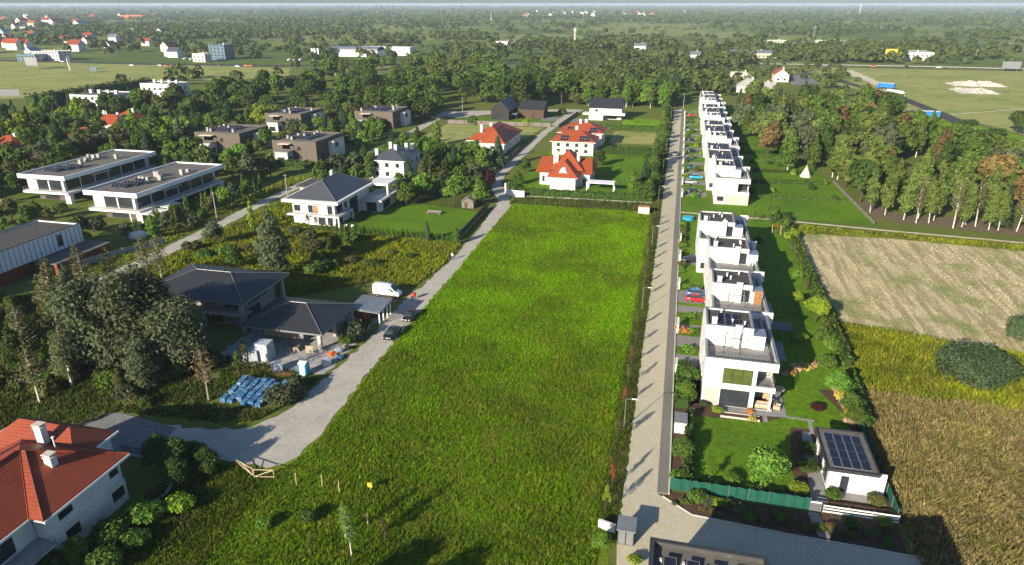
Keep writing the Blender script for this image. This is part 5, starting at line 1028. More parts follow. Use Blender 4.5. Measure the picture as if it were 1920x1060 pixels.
# ------------------------------------------------------------------ the walker on the lane
def person(lb, x, y, ang):
    me = bpy.data.meshes.new('person'); J = [(0, 0, .95), (0, 0, 1.2), (0, 0, 1.42), (0, .01, 1.52), (0, .03, 1.66), (.1, 0, .9), (.12, .06, .5), (.12, .0, .08), (.12, .14, .04), (-.1, 0, .9), (-.12, -.08, .5), (-.12, -.22, .09), (-.12, -.08, .04), (.2, 0, 1.4), (.27, -.04, 1.12), (.27, .08, .88), (.27, .12, .8), (-.2, 0, 1.4), (-.27, .04, 1.12), (-.26, .16, .9), (-.26, .2, .82)]
    E = [(0, 1), (1, 2), (2, 3), (3, 4), (0, 5), (5, 6), (6, 7), (7, 8), (0, 9), (9, 10), (10, 11), (11, 12), (2, 13), (13, 14), (14, 15), (15, 16), (2, 17), (17, 18), (18, 19), (19, 20)]; rad = [.15, .14, .15, .06, .105, .1, .07, .045, .05, .1, .07, .045, .05, .065, .05, .04, .045, .065, .05, .04, .045]
    me.from_pydata(J, E, []); o = bpy.data.objects.new('person', me); COL.objects.link(o); o.location = (x, y, .06); o.rotation_euler.z = ang; tag(o, lb, 'person')
    o.modifiers.new('skin', 'SKIN'); 
    for v, r_ in zip(me.skin_vertices[0].data, rad): v.radius = (r_, r_)
    me.skin_vertices[0].data[0].use_root = True; o.modifiers.new('sub', 'SUBSURF').levels = 1; o.modifiers['sub'].render_levels = 1
    for m_ in ('shirt',): me.materials.append(MAT[m_])
    b = MB()
    for s, kn in ((1, .06), (-1, -.08)): b.tube([(s*.1, 0, .93), (s*.12, kn, .5), (s*.12, -.02 if s > 0 else -.21, .1)], [.125, .085, .065], 8)
    b.build('trousers', 'denim', o, True); MB().tube([(0, .03, 1.58), (0, .035, 1.66), (0, .02, 1.75), (0, .02, 1.78)], [.1, .122, .095, .03], 8).build('hair', 'hair', o, True)
person('person in pale shirt and blue trousers walking on the lane edge', -46.3, 136.2, 0)
# ------------------------------------------------------------------ vegetation kit
def leafcards(C, D, size, rs, aspect=.62, jit=.75, hang=0.0):
    """one small diamond leaf clump per point C, facing roughly along D"""
    n = len(C); nr = D*.75 + rs.normal(size=(n, 3))*jit*.6; nr[:, 2] += .22; nr /= np.linalg.norm(nr, axis=1, keepdims=True)+1e-6
    q = rs.normal(size=(n, 3)); q[:, 2] = q[:, 2]*(1-hang) - 3*hang
    t = np.cross(nr, q); t /= np.linalg.norm(t, axis=1, keepdims=True)+1e-6; b = np.cross(nr, t)
    s = (size*rs.uniform(.6, 1.35, (n, 1))); V = np.empty((n, 4, 3)); V[:, 0] = C+t*s*aspect; V[:, 1] = C+b*s; V[:, 2] = C-t*s*aspect; V[:, 3] = C-b*s
    return V.reshape(-1, 3)
def lobes_to_points(lobes, n, rs, depth=.4):
    L = np.array([[*c, *r] for c, r in lobes], float); a = (L[:, 3]*L[:, 4]*L[:, 5])**(2/3); pick = rs.choice(len(L), n, p=a/a.sum())
    d = rs.normal(size=(n, 3)); d /= np.linalg.norm(d, axis=1, keepdims=True); low = d[:, 2] < -.5; d[low, 2] *= -.6
    u = 1-depth*rs.random((n, 1))**1.6; P = L[pick, :3]+d*L[pick, 3:]*u
    return P, d, pick
def crown_mesh(name, lobes, n, leaf, seed, mat, depth=.4, aspect=.62, hang=0.0, jit=.75):
    rs = np.random.RandomState(seed); P, d, pick = lobes_to_points(lobes, n, rs, depth)
    V = leafcards(P, d, leaf, rs, aspect, jit, hang); lob = rs.uniform(-.22, .22, len(lobes))
    r = np.clip(rs.uniform(0, 1, n)*.75+.12+lob[pick], 0, 1); return np_mesh(name, V, np.arange(n*4).reshape(n, 4), mat, {'rnd': np.repeat(r, 4)}, link=False)
def limb_mesh(name, H, base, top, lobes, seed, mat, bend=.25, twigs=0, trunks=1, spread=.0, frac=.9):
    r = random.Random(seed); b = MB()
    for k in range(trunks):
        ox = spread*(k-(trunks-1)/2)*.25; lean = spread*(k-(trunks-1)/2)
        pts = [(ox+lean*t+r.uniform(-bend, bend)*t, r.uniform(-bend, bend)*t+lean*.3*t, H*frac*t) for t in (0, .25, .5, .75, 1)]; pts[0] = (ox, 0, -.1)
        rad = [base*(1-t)+top*t for t in (0, .25, .5, .75, 1)]; b.tube(pts, rad, 7)
        for c, rr in (lobes if k == 0 else []):
            zt = min(max(c[2]-.9*rr[2]-.1*H, H*.15), H*.75); tt = zt/(H*frac); i = min(3, int(tt*4)); p = Vector(pts[i]).lerp(Vector(pts[i+1]), tt*4-i); m = p.lerp(Vector(c), .5)+Vector((r.uniform(-.2, .2), r.uniform(-.2, .2), .25))
            b.tube([p, m, c], [base*.42*(1-tt*.6), base*.25*(1-tt*.5), .03], 5)
        for j in range(twigs):
            tt = r.uniform(.3, .98); i = min(3, int(tt*4)); p = Vector(pts[i]).lerp(Vector(pts[i+1]), tt*4-i); a = r.uniform(0, 6.28); l = H*.22*(1.15-tt)*r.uniform(.6, 1.2)
            q = p+Vector((math.cos(a)*l*.6, math.sin(a)*l*.6, l*.45)); e = q+Vector((math.cos(a)*l*.5, math.sin(a)*l*.5, l*r.uniform(-.1, .5))); b.tube([p, q, e], [base*.22, base*.12, .012], 4)
    me = b.build(name, mat); d = me.data; bpy.data.objects.remove(me); return d
KIND = {}
def broad(key, H, R_, n, leaf, seed, mat, nl=9, z0=.28, flat=.8, depth=.4, bark='bark', jit=.75):
    r = random.Random(seed); lobes = [((0, 0, H*(z0+.5*(1-z0))), (R_*.62, R_*.62, H*(1-z0)*.42))]
    for i in range(nl):
        a = i*2.4+r.uniform(-.4, .4); t = r.uniform(0, 1); rr = R_*r.uniform(.36, .56); q = R_*(.62-.28*t)*r.uniform(.75, 1.1); z = H*(z0+.06)+rr*.6+(H*(1-z0-.06)-rr*1.5)*t
        lobes.append(((q*math.cos(a), q*math.sin(a), z), (rr, rr, rr*flat)))
    lobes.append(((r.uniform(-.2, .2)*R_, r.uniform(-.2, .2)*R_, H-R_*.4), (R_*.42, R_*.42, R_*.42)))
    KIND[key] = (H, limb_mesh(key+'_trunk', H, H*.022+.03, .04, lobes[1:7], seed, bark, H*.02), crown_mesh(key+'_crown', lobes, n, leaf, seed, mat, depth, jit=jit))
def columnar(key, H, R_, n, leaf, seed, mat, bark='bark', z0=.12, point=1.6, hang=0.0, twigs=0, dens=None, jit=.75):
    r = random.Random(seed); lobes = []; m = 12
    for i in range(m):
        t = i/(m-1); w = R_*max(.16, math.sin(math.pi*min(1, (t*.86+.14)))**.7)*(1-.25*t); a = i*2.4
        lobes.append(((.32*w*math.cos(a), .32*w*math.sin(a), H*(z0+(1-z0)*t*.95)), (w*.78, w*.78, H*.085+w*.25)))
    KIND[key] = (H, limb_mesh(key+'_trunk', H, H*.012+.03, .03, lobes[2:8] if twigs == 0 else [], seed, bark, H*.018, twigs), crown_mesh(key+'_crown', lobes, n, leaf, seed, mat, .6, .55, hang, jit))
def conical(key, H, R_, n, leaf, seed, mat='needle'):
    rs = np.random.RandomState(seed); t = rs.random(n)**.75; tier = np.floor(t*12)/12; f = (t-tier)*12; rad = R_*(1-tier)*(1-.35*f)*rs.uniform(.55, 1.05, n)+.08; a = rs.random(n)*6.283
    P = np.c_[rad*np.cos(a), rad*np.sin(a), .06*H+t*H*.94-.03*rad]; D = np.c_[np.cos(a), np.sin(a), np.full(n, .55)]; V = leafcards(P, D/1.14, leaf, rs, .5, .5)
    me = np_mesh(key+'_crown', V, np.arange(n*4).reshape(n, 4), mat, {'rnd': np.repeat(np.clip(rs.uniform(0, 1, n)*.8+.2*f, 0, 1), 4)}, link=False); KIND[key] = (H, limb_mesh(key+'_trunk', H, H*.015+.03, .02, [], seed, 'bark', .03), me)
def bush(key, H, R_, n, leaf, seed, mat, nl=7):
    r = random.Random(seed); lobes = [((0, 0, H*.45), (R_*.7, R_*.7, H*.5))]
    for i in range(nl): a = i*2.4; q = R_*r.uniform(.4, .62); rr = R_*r.uniform(.34, .5); lobes.append(((q*math.cos(a), q*math.sin(a), H*r.uniform(.25, .6)), (rr, rr, min(rr, H*.42))))
    b = MB()
    for k in range(5): a = k*1.3; b.tube([(.05*math.cos(a), .05*math.sin(a), -.05), (R_*.35*math.cos(a), R_*.35*math.sin(a), H*.55)], [.05, .015], 5)
    o = b.build(key+'_stem', 'bark'); d = o.data; bpy.data.objects.remove(o); KIND[key] = (H, d, crown_mesh(key+'_crown', lobes, n, leaf, seed, mat, .45))
broad('oak_a', 12, 5.0, 1500, .62, 1, 'leaf_dark', 11); broad('oak_b', 13, 4.6, 1400, .64, 2, 'leaf_dark', 10, .2); broad('oak_c', 11, 4.4, 1400, .60, 3, 'leaf_mid', 12, .15)
broad('oak_near', 10, 4.0, 4200, .30, 4, 'leaf_mid', 14, .12); broad('willow', 15, 6.4, 11000, .30, 5, 'leaf_grey', 22, .08, 1.1, .5, 'bark_pale'); broad('round_near', 6.0, 2.6, 3200, .21, 6, 'leaf_light', 12, .22)
broad('round_mid', 8, 3.2, 1300, .42, 7, 'leaf_light', 10, .2); broad('young_a', 4.2, 1.0, 480, .12, 8, 'leaf_olive', 9, .3, 1.3, .8); broad('young_b', 4.6, .85, 420, .12, 9, 'leaf_birch', 9, .25, 1.5, .8)
columnar('birch_a', 15, 2.9, 2000, .46, 11, 'leaf_birch', 'bark_birch', .2, hang=.5, twigs=12); columnar('birch_b', 14, 2.5, 1700, .45, 12, 'leaf_birch', 'bark_birch', .24, hang=.5, twigs=12); columnar('birch_c', 13, 3.2, 2000, .44, 13, 'leaf_birch', 'bark_birch', .16, hang=.4, twigs=10)
columnar('birch_near', 15, 3.6, 6000, .27, 14, 'leaf_grey', 'bark_birch', .10, hang=.5, twigs=18); columnar('birch_sparse', 14, 2.3, 900, .22, 15, 'leaf_olive', 'bark_birch', .3, hang=.3, twigs=34)
columnar('poplar', 8, .95, 1100, .26, 16, 'leaf_light', 'bark', .05); columnar('bare_tree', 9, 1.9, 260, .2, 17, 'leaf_rust', 'bark_pale', .35, twigs=60); columnar('thuja', 2.2, .42, 260, .16, 18, 'hedge_leaf', 'bark', .0)
conical('spruce', 11, 3.0, 1700, .46, 21, 'needle'); conical('spruce_blue', 9, 2.6, 1700, .42, 22, 'needle_blue')
bush('bush_a', 3.2, 2.2, 900, .30, 31, 'leaf_mid'); bush('bush_b', 2.6, 2.4, 900, .28, 32, 'leaf_dark', 9); bush('bush_near', 2.0, 1.5, 1300, .15, 33, 'leaf_light', 9); bush('juniper', 5.0, 5.2, 10000, .20, 34, 'needle', 18); bush('flower_bush', .9, .8, 420, .11, 35, 'leaf_light', 6)
NAME = dict(oak='broadleaf_tree', darkoak='deciduous_tree', willow='willow_tree', round='round_tree', young='young_tree', birch='birch_tree', poplar='poplar_tree', bare='bare_tree', thuja='thuja', spruce='spruce_tree', bush='shrub', juniper='juniper_shrub', flower='flowering_shrub')
CAT = dict(willow='tree', thuja='shrub', bush='shrub', juniper='shrub', flower='shrub')
PLANTS = []
def plant(key, x, y, h, label=None, group=None, w=1.0, mat=None, flowers=None, lean=0.0):
    if key in ('bush_a', 'bush_b', 'bush_near') and h > 4.6: h = 2.2+(h % 1.8)
    H, tr, cr = KIND[key]; s = h/H; k = key.split('_')[0]; a = rng.uniform(0, 6.283)
    t = thing('deciduous_tree' if key in ('oak_a', 'oak_b') else NAME[k], label or 'x', CAT.get(k, 'tree'), (x, y, 0), a, group); t.scale = (s*w, s*w, s); t.rotation_euler = (lean*rng.uniform(-1, 1), lean*rng.uniform(-1, 1), a)  # two wide crown shapes named apart; plain broadleaf trees, species not known
    o = bpy.data.objects.new('stem' if k in ('bush', 'juniper', 'flower') else 'trunk', tr); COL.objects.link(o); o.parent = t
    o = bpy.data.objects.new('foliage' if k in ('bush', 'juniper', 'flower', 'thuja') else 'crown', cr); COL.objects.link(o); o.parent = t
    if mat: o.material_slots[0].link = 'OBJECT'; o.material_slots[0].material = MAT[mat]
    PLANTS.append(t); return t
def top(px, py, h): return G(px, py, h)
def inside(P, poly):
    x, y = P[:, 0], P[:, 1]; c = np.zeros(len(P), bool); n = len(poly); j = n-1
    for i in range(n):
        xi, yi = poly[i]; xj, yj = poly[j]
        if yi != yj: c ^= ((yi > y) != (yj > y)) & (x < (xj-xi)*(y-yi)/(yj-yi)+xi)
        j = i
    return c
ORD = words + ['thirteenth', 'fourteenth', 'fifteenth', 'sixteenth', 'seventeenth', 'eighteenth', 'nineteenth', 'twentieth', 'twenty-first', 'twenty-second', 'twenty-third', 'twenty-fourth', 'twenty-fifth', 'twenty-sixth', 'twenty-seventh', 'twenty-eighth', 'twenty-ninth', 'thirtieth']
def ordinal(items, text, group):
    """labels by place: counted from the left of the photo"""
    items = sorted(items, key=lambda t: SX(t.location.x, t.location.y))
    for i, t in enumerate(items): t['label'] = f'{text}, {ORD[i]} from the left'; t['group'] = group
# ------------------------------------------------------------------ single trees
for px, py, h, lb in ((150, 525, 15.0, 'huge grey green willow in the near left thicket, left one'), (235, 508, 16.5, 'huge grey green willow in the near left thicket, tallest middle one'), (308, 556, 13.0, 'huge grey green willow beside the unfinished house, right one')):
    plant('willow', *top(px, py, h), h, lb, 'near left willows', 1.0)
for px, py, h, lb in ((70, 480, 14, 'thin pale birch in front of the red brick base'), (18, 560, 12, 'thin pale birch at the left edge beside the willows'), (100, 600, 11, 'leaning thin pale birch left of the willows'), (262, 438, 11.5, 'bare white birch beside the back lane, left of a pair'), (284, 440, 11.5, 'bare white birch beside the back lane, right of a pair'), (40, 640, 10, 'thin pale birch behind the red tiled roof'), (140, 455, 12, 'thin birch with yellowing leaves behind the willows'), (190, 460, 10, 'green leaning birch in front of the grey clad building')):
    plant('birch_sparse', *top(px, py, h), h, lb, 'thin pale birches on the near left', 1.15, lean=.06)
plant('bare_tree', *G(392, 752), 9.5, 'bare pale rust coloured tree left of the blue pallets'); plant('birch_near', *top(500, 392, 15), 15, 'tall dense grey green birch behind the unfinished house', None, 1.15)
for px, py, h, k, m, lb in ((395, 412, 6.5, 'oak_near', 'leaf_grey', 'wide low grey green tree beside the back lane'), (625, 438, 5, 'oak_near', 'leaf_dark', 'dark round bush tree in front of the villa hedge'), (430, 455, 6, 'oak_near', 'leaf_mid', 'green tree left of the tall grey green birch'), (465, 372, 8, 'poplar', 'leaf_lime', 'slim yellow green poplar beside the back lane'), (503, 378, 7, 'poplar', 'leaf_lime', 'second slim yellow green poplar, nearer the villa'), (590, 470, 3.5, 'oak_near', 'leaf_light', 'low bright green tree in the scrub behind the unfinished house'),
                          (440, 655, 4.5, 'young_b', 'leaf_mid', 'small green tree in front of the concrete column'), (455, 640, 4, 'young_a', 'leaf_olive', 'small olive tree beside the concrete column'), (1140, 898, 4.4, 'young_a', 'leaf_red', 'x')):
    if lb != 'x': plant(k, *top(px, py, h), h, lb, None, 1.0, m)
near = []
for px, py, h, k, m, lb in ((790, 325, 8, 'round_mid', 'leaf_light', 'bright green round tree in the villa garden, leftmost of three'), (850, 328, 8.5, 'round_mid', 'leaf_light', 'bright green round tree in the villa garden, middle of three'), (900, 336, 7.5, 'round_mid', 'leaf_light', 'bright green round tree beside the garden shed, rightmost of three'), (806, 282, 10.5, 'oak_a', 'leaf_dark', 'large dark tree right of the cube shaped white house'), (866, 308, 9, 'oak_c', 'leaf_mid', 'full green tree behind the bright round trees'), (890, 262, 8, 'oak_c', 'leaf_mid', 'green tree in front of the red roofed bungalow'),
                         (933, 256, 11, 'spruce_blue', 'needle_blue', 'tall grey green spruce in front of the red roofed bungalow'), (850, 268, 9, 'spruce', 'needle', 'dark spruce left of the red roofed bungalow'), (915, 318, 6, 'oak_c', 'leaf_purple', 'dark purple tree beside the lane fence'), (818, 226, 10, 'birch_c', 'leaf_birch', 'tall pale green tree at the dry lawn corner'), (775, 262, 8, 'oak_c', 'leaf_mid', 'green tree behind the cube shaped white house'), (760, 340, 7, 'oak_c', 'leaf_mid', 'green tree between the villa and the white cube house'), (690, 285, 9, 'birch_c', 'leaf_mid', 'tall green tree left of the white cube house'), (600, 300, 8, 'oak_c', 'leaf_mid', 'round green tree behind the villa annex'), (640, 315, 7.5, 'oak_c', 'leaf_dark', 'dark tree behind the villa roof ridge'), (665, 310, 8, 'oak_c', 'leaf_mid', 'green tree right of the villa roof ridge'),
                         (970, 318, 5, 'oak_near', 'leaf_mid', 'round green tree by the lane at the orange roofed house'), (985, 295, 5.5, 'oak_near', 'leaf_mid', 'green tree behind the round one at the orange roofed house'), (1190, 322, 6.5, 'round_mid', 'leaf_light', 'bright green tree on the lawn beside the paved street'), (1125, 280, 6, 'oak_c', 'leaf_dark', 'dark tree beside the cream houses'), (1210, 305, 7.5, 'spruce', 'needle', 'dark spruce beside the paved street hedge'), (1055, 200, 4, 'bush_a', 'leaf_mid', 'round shrub at the corner of the brown barn yard'), (885, 215, 4.5, 'bush_a', 'leaf_mid', 'round green shrub left of the black barn house'), (990, 220, 4, 'bush_a', 'leaf_lime', 'yellow green shrub in front of the brown barn'), (576, 402, 3.4, 'young_a', 'leaf_purple', 'small red leaved tree in front of the villa'), (628, 392, 3.2, 'young_a', 'leaf_purple', 'small red leaved tree at the villa corner'), (800, 415, 5, 'spruce', 'needle_blue', 'small spruce at the villa lawn corner by the lane'), (855, 425, 4.5, 'birch_c', 'leaf_mid', 'slim green tree inside the lane fence of the villa lawn')):
    plant(k, *top(px, py, h), h, lb, None, 1.0, m)
# corner garden of the white row
plant('round_near', *G(1432, 925), 6.2, 'round leafy green tree standing over the green fabric fence', None, 1.0, 'leaf_light')
for px, py, h, k, m, lb in ((1495, 925, 1.5, 'bush_near', 'leaf_lime', 'bright yellow green shrub right of the round tree at the fabric fence'), (1372, 905, 1.4, 'bush_near', 'leaf_light', 'light green shrub left of the round tree at the fabric fence'), (1328, 905, 3.0, 'young_b', 'leaf_light', 'slim young tree at the left end of the front lawn'), (1285, 755, 3.6, 'oak_near', 'leaf_light', 'bright green small tree between the pavement and the first white house'), (1278, 860, 3.2, 'oak_near', 'leaf_mid', 'green small tree beside the bin shelter'), (1290, 715, 2.6, 'bush_near', 'leaf_mid', 'dark green shrub in the side bed of the first white house'), (1272, 905, 1.6, 'bush_near', 'leaf_light', 'light shrub at the pavement end of the green fence'), (1308, 940, 1.5, 'bush_near', 'leaf_mid', 'green shrub in the mulch bed outside the fence, left'), (1345, 948, 1.0, 'bush_near', 'leaf_lime', 'yellow green shrub in the mulch bed outside the fence'), (1325, 945, 1.1, 'bush_near', 'leaf_grey', 'grey shrub in the mulch bed outside the fence'), (1560, 935, 1.3, 'bush_near', 'leaf_mid', 'green shrub in front of the pool house wall'), (1640, 945, 1.3, 'bush_near', 'leaf_olive', 'olive shrub at the right corner of the pool house bed'), (1655, 985, 1.2, 'bush_near', 'leaf_light', 'light shrub at the end of the white rail fence'), (1515, 885, 1.8, 'bush_near', 'leaf_dark', 'dark shrub left of the pool house path'), (1510, 850, 1.6, 'bush_near', 'leaf_dark', 'dark shrub at the lawn edge near the pool house door'), (1345, 775, 1.1, 'bush_near', 'leaf_lime', 'yellow green shrub in the patio flower bed'), (1320, 762, 1.0, 'bush_near', 'leaf_grey', 'grey green shrub in the patio flower bed'), (1410, 790, .7, 'flower_bush', 'flower_yellow', 'yellow flowers in the patio flower bed'), (1405, 775, .7, 'flower_bush', 'flower_orange', 'red orange flowers beside the patio edge'), (1530, 770, 1.2, 'bush_near', 'leaf_purple', 'small dark red shrub in the right lawn'),
                         (1567, 740, 4.2, 'oak_near', 'leaf_light', 'light green tree at the right lawn edge, nearest the flower bed'), (1590, 775, 3.6, 'oak_near', 'leaf_mid', 'green tree at the right lawn edge behind the flower bed'), (1605, 800, 3.2, 'oak_near', 'leaf_mid', 'green tree at the right lawn edge nearest the pool house'), (1500, 640, 1.6, 'bush_near', 'leaf_lime', 'small yellow green shrub on the shaded lawn strip'), (1548, 690, 2.2, 'bush_near', 'leaf_light', 'light green shrub at the end of the shaded lawn strip'), (1528, 605, 5.0, 'round_near', 'leaf_lime', 'vivid yellow green tree at the edge of the stubble field'), (1492, 572, 2.8, 'round_near', 'leaf_lime', 'small vivid yellow green tree beside the larger one'), (1570, 820, 1.2, 'bush_near', 'leaf_mid', 'green shrub behind the pool house roof'), (1128, 1030, 2.4, 'oak_near', 'leaf_light', 'bushy green shrub in front of the short white wall'), (1190, 1056, 1.0, 'bush_near', 'leaf_lime', 'pale yellow green shrub at the bottom edge by the kiosk')):
    plant(k, *G(px, py), h, lb, None, 1.15, m)
fl = []
for i in range(26):
    t = i/25; px, py = (1475+110*t*1.05, 705-18*math.sin(t*3)) if i < 13 else (1565+28*(i-13)/12, 715+85*(i-13)/12); x, y = G(px, py); fl.append(plant('flower_bush', x+rng.uniform(-.4, .4), y+rng.uniform(-.4, .4), rng.uniform(.7, 1.2), 'x', None, 1.1, ('flower_pink', 'flower_orange', 'flower_yellow', 'leaf_light')[i % 4]))
ordinal(fl, 'flowering shrub in the curved bed round the right lawn', 'flower bed shrubs')
mb = []
for i in range(34): mb.append(plant('flower_bush' if i % 3 else 'bush_near', 3.6+i*.68+rng.uniform(-.2, .2), 64.6+rng.uniform(0, 2.2)+(.6 if i < 4 else -.4), rng.uniform(.4, 1.0), 'x', None, 1.1, ('leaf_grey', 'leaf_olive', 'leaf_mid', 'leaf_dark', 'leaf_rust')[i % 5]))
ordinal(mb[:17], 'low shrub in the mulch bed by the street', 'mulch bed shrubs'); ordinal(mb[17:], 'low shrub in the mulch bed right of the slab path', 'mulch bed shrubs')
mb = [plant('bush_near', 6.2+i*.95, 69.2+rng.uniform(-.3, .3), rng.uniform(.7, 1.4), 'x', None, 1.0, ('leaf_dark', 'leaf_mid', 'leaf_light', 'leaf_olive')[i % 4]) for i in range(13)]; ordinal(mb, 'shrub just inside the green fabric fence', 'shrubs inside the fabric fence')
yard = []
for i, (x, y) in enumerate([(3.6+1.1*k, 103.6+rng.uniform(-.3, .3)) for k in range(4)]+[(3.5+1.1*k, 110.9+rng.uniform(-.3, .3)) for k in range(4)]+[(3.4+1.0*k, 117.2) for k in range(5)]+[(3.4+1.2*k, 131.2) for k in range(4)]+[(3.5, 140+2*k) for k in range(3)]+[(3.6, 152+2.4*k) for k in range(11)]):
    yard.append((y, x, plant('flower_bush' if i % 3 else 'bush_near', x, y, rng.uniform(.8, 1.5), 'x', None, 1.0, 'flower_orange' if 109 < y < 112 and x < 5 else ('leaf_mid', 'leaf_light', 'leaf_light', 'leaf_olive')[i % 4])))
for i, (y, x, t) in enumerate(sorted(yard, key=lambda q: (q[0], q[1]))): t['label'] = f'front yard shrub of the near white row, {ORD[i]} counted from the near end' if i < 30 else f'front yard shrub beside the turquoise paddling pool, {ORD[i-30]} of the last ones'; t['group'] = 'front yard shrubs'
cy_ = [plant('bush_a', rng.uniform(3.8, 9.6), 203+i*7.1, rng.uniform(1.2, 2.4), 'x', None, .8, rng.choice(('leaf_light', 'leaf_mid', 'leaf_lime', 'leaf_olive'))) for i in range(26)]
for i, t in enumerate(cy_): t['label'] = f'yard shrub in front of the far white row, {ORD[i]} from the near end'; t['group'] = 'far row yard shrubs'
# street verge trees and shrubs
vt = []
for i, y in enumerate((61.8, 66.3, 75.8, 84.7, 90.5, 97.0, 103.8, 110.2, 124.5, 131.6, 138.2, 145.0, 151.4, 163.0, 170.0, 176.5)):
    red = i in (1, 3); vt.append(plant(('young_a', 'young_b')[i % 2], -3.9+rng.uniform(-.25, .25), y, rng.uniform(3.2, 4.2), 'x', None, rng.uniform(.48, .68), 'leaf_red' if red else rng.choice(('leaf_lime', 'leaf_olive', 'leaf_rust', 'leaf_birch', 'leaf_olive')), lean=.03))
for i, t in enumerate(vt): t['label'] = f'young street tree on the verge beside the meadow, {ORD[i]} from the near end' + (', red leaved' if i in (1, 3) else ''); t['group'] = 'young street trees'
vt = []
for i in range(30):
    y = 196+i*6.3+rng.uniform(-1, 1); h = rng.uniform(3.5, 7.0); vt.append(plant(rng.choice(('oak_c', 'oak_near', 'birch_c', 'round_mid', 'bush_a')), -5.0-rng.uniform(0, 2.2), y, h, 'x', None, 1.0, rng.choice(('leaf_mid', 'leaf_light', 'leaf_dark', 'leaf_mid'))))
for i, t in enumerate(vt): t['label'] = f'green tree in the dense belt left of the paved street, {ORD[i]} from its near end'; t['group'] = 'tree belt along the street'
# back gardens
bgd = []
for px, py, h, k, m in ((1413, 418, 5.5, 'young_b', 'leaf_light'), (1447, 420, 5.5, 'oak_near', 'leaf_mid'), (1470, 418, 3, 'bush_a', 'leaf_dark'), (1470, 440, 4.5, 'young_b', 'leaf_light'), (1485, 450, 3, 'bush_a', 'leaf_lime'), (1490, 470, 2, 'bush_a', 'leaf_grey'), (1500, 495, 2.4, 'bush_a', 'leaf_mid'), (1496, 520, 2.2, 'bush_a', 'leaf_light'), (1510, 545, 3, 'young_a', 'leaf_olive'), (1420, 455, 1.8, 'bush_a', 'leaf_dark'), (1545, 640, 3, 'bush_a', 'leaf_mid'), (1560, 655, 2.4, 'bush_a', 'leaf_light')):
    bgd.append(plant(k, *G(px, py), h, 'x', None, 1, m))
ordinal(bgd, 'garden tree or shrub behind the near white row', 'near row back garden plants')
bgd = []
for i in range(24):
    x, y = rng.uniform(23, 49), rng.uniform(205, 300); 
    if x > 49-(y-230)*.12: x -= 8
    bgd.append(plant('bush_a', x, y, rng.uniform(.9, 2.2), 'x', None, .9, rng.choice(('leaf_mid', 'leaf_light', 'leaf_dark', 'leaf_lime'))))
ordinal(bgd, 'low shrub on the back lawns of the far white row', 'back lawn shrubs')
# thuja row at the villa lawn and poplars by the apartment block
th = [plant('thuja', -85+i*1.28, 149.3-.02*i+rng.uniform(-.1, .1), rng.uniform(1.7, 2.4), 'x') for i in range(28)]; ordinal(th, 'small thuja in the row edging the villa lawn', 'thuja row of the villa')
po = [plant('poplar', -124+rng.uniform(-2.2, 2.6), 138+i*2.6, rng.uniform(4.5, 7), 'x', None, 1.0, 'leaf_birch') for i in range(17)]; ordinal(po, 'slim young poplar below the long white apartment block', 'poplars by the apartment block')
plant('juniper', *G(1822, 712), 5.6, 'large dark green juniper like shrub between the stubble field and the weeds', None, 1.0, 'needle_blue'); plant('juniper', *G(1935, 640), 4.5, 'dark green shrub cut by the right edge of the photo', None, 1.0, 'needle_blue')
for px, py, h, lb in ((1820, 235, 6, 'round dark shrub beside the pale field track'), (1870, 255, 6.5, 'dark bush left of the big dark trees at the right edge'), (1905, 250, 10, 'big dark tree at the right edge of the pasture'), (1930, 258, 11, 'big dark tree cut by the right edge')):
    plant('bush_b' if h < 8 else 'oak_a', *G(px, py), h, lb, None, 1.5 if h < 8 else 1.1, 'leaf_dark')
# dark hedge shrubs round the red tiled house
dk = [plant('oak_near' if h > 3 else 'bush_near', x, y, h, 'x', None, 1.1, m) for x, y, h, m in ((-58.5, 57.6, 4.6, 'leaf_dark'), (-55.6, 57.2, 5.0, 'leaf_dark'), (-53.6, 54.8, 4.2, 'leaf_dark'), (-54.2, 59.0, 3.6, 'leaf_dark'), (-51.8, 57.6, 3.8, 'leaf_dark'), (-54.8, 45.6, 2.6, 'leaf_mid'), (-55.8, 42.2, 3.2, 'leaf_mid'), (-53.0, 48.8, 2.6, 'leaf_light'), (-50.6, 51.2, 2.2, 'leaf_lime'), (-57.6, 39.4, 3.0, 'leaf_dark'), (-51.5, 45.5, 2.0, 'leaf_mid'), (-52.2, 42.0, 2.4, 'leaf_mid'))]
ordinal(dk, 'dark garden shrub beside the red tiled house', 'shrubs of the red tiled house')
# young wood in the near meadow bottom
nm = [plant(k, x, y, h, 'x', None, .9, m, lean=.04) for k, x, y, h, m in (('birch_sparse', -28.9, 49.4, 6.5, 'leaf_light'), ('birch_sparse', -30.6, 51.5, 5.0, 'leaf_light'), ('young_b', -33, 48.5, 3.2, 'leaf_mid'), ('young_b', -26.5, 52.5, 3.0, 'leaf_olive'), ('bush_near', -36, 53, 1.6, 'leaf_mid'), ('bush_near', -40, 51, 1.4, 'leaf_light'))]
ordinal(nm, 'sapling growing in the rough meadow at the bottom', 'meadow saplings')
for i, (x, y, h) in enumerate(((-31.5, 33, 9.5), (-27.5, 30, 10.5))): plant('oak_near', x, y, h, ('broadleaf tree below the bottom edge of the photo, left of two', 'broadleaf tree below the bottom edge of the photo, right of two')[i], None, .9)
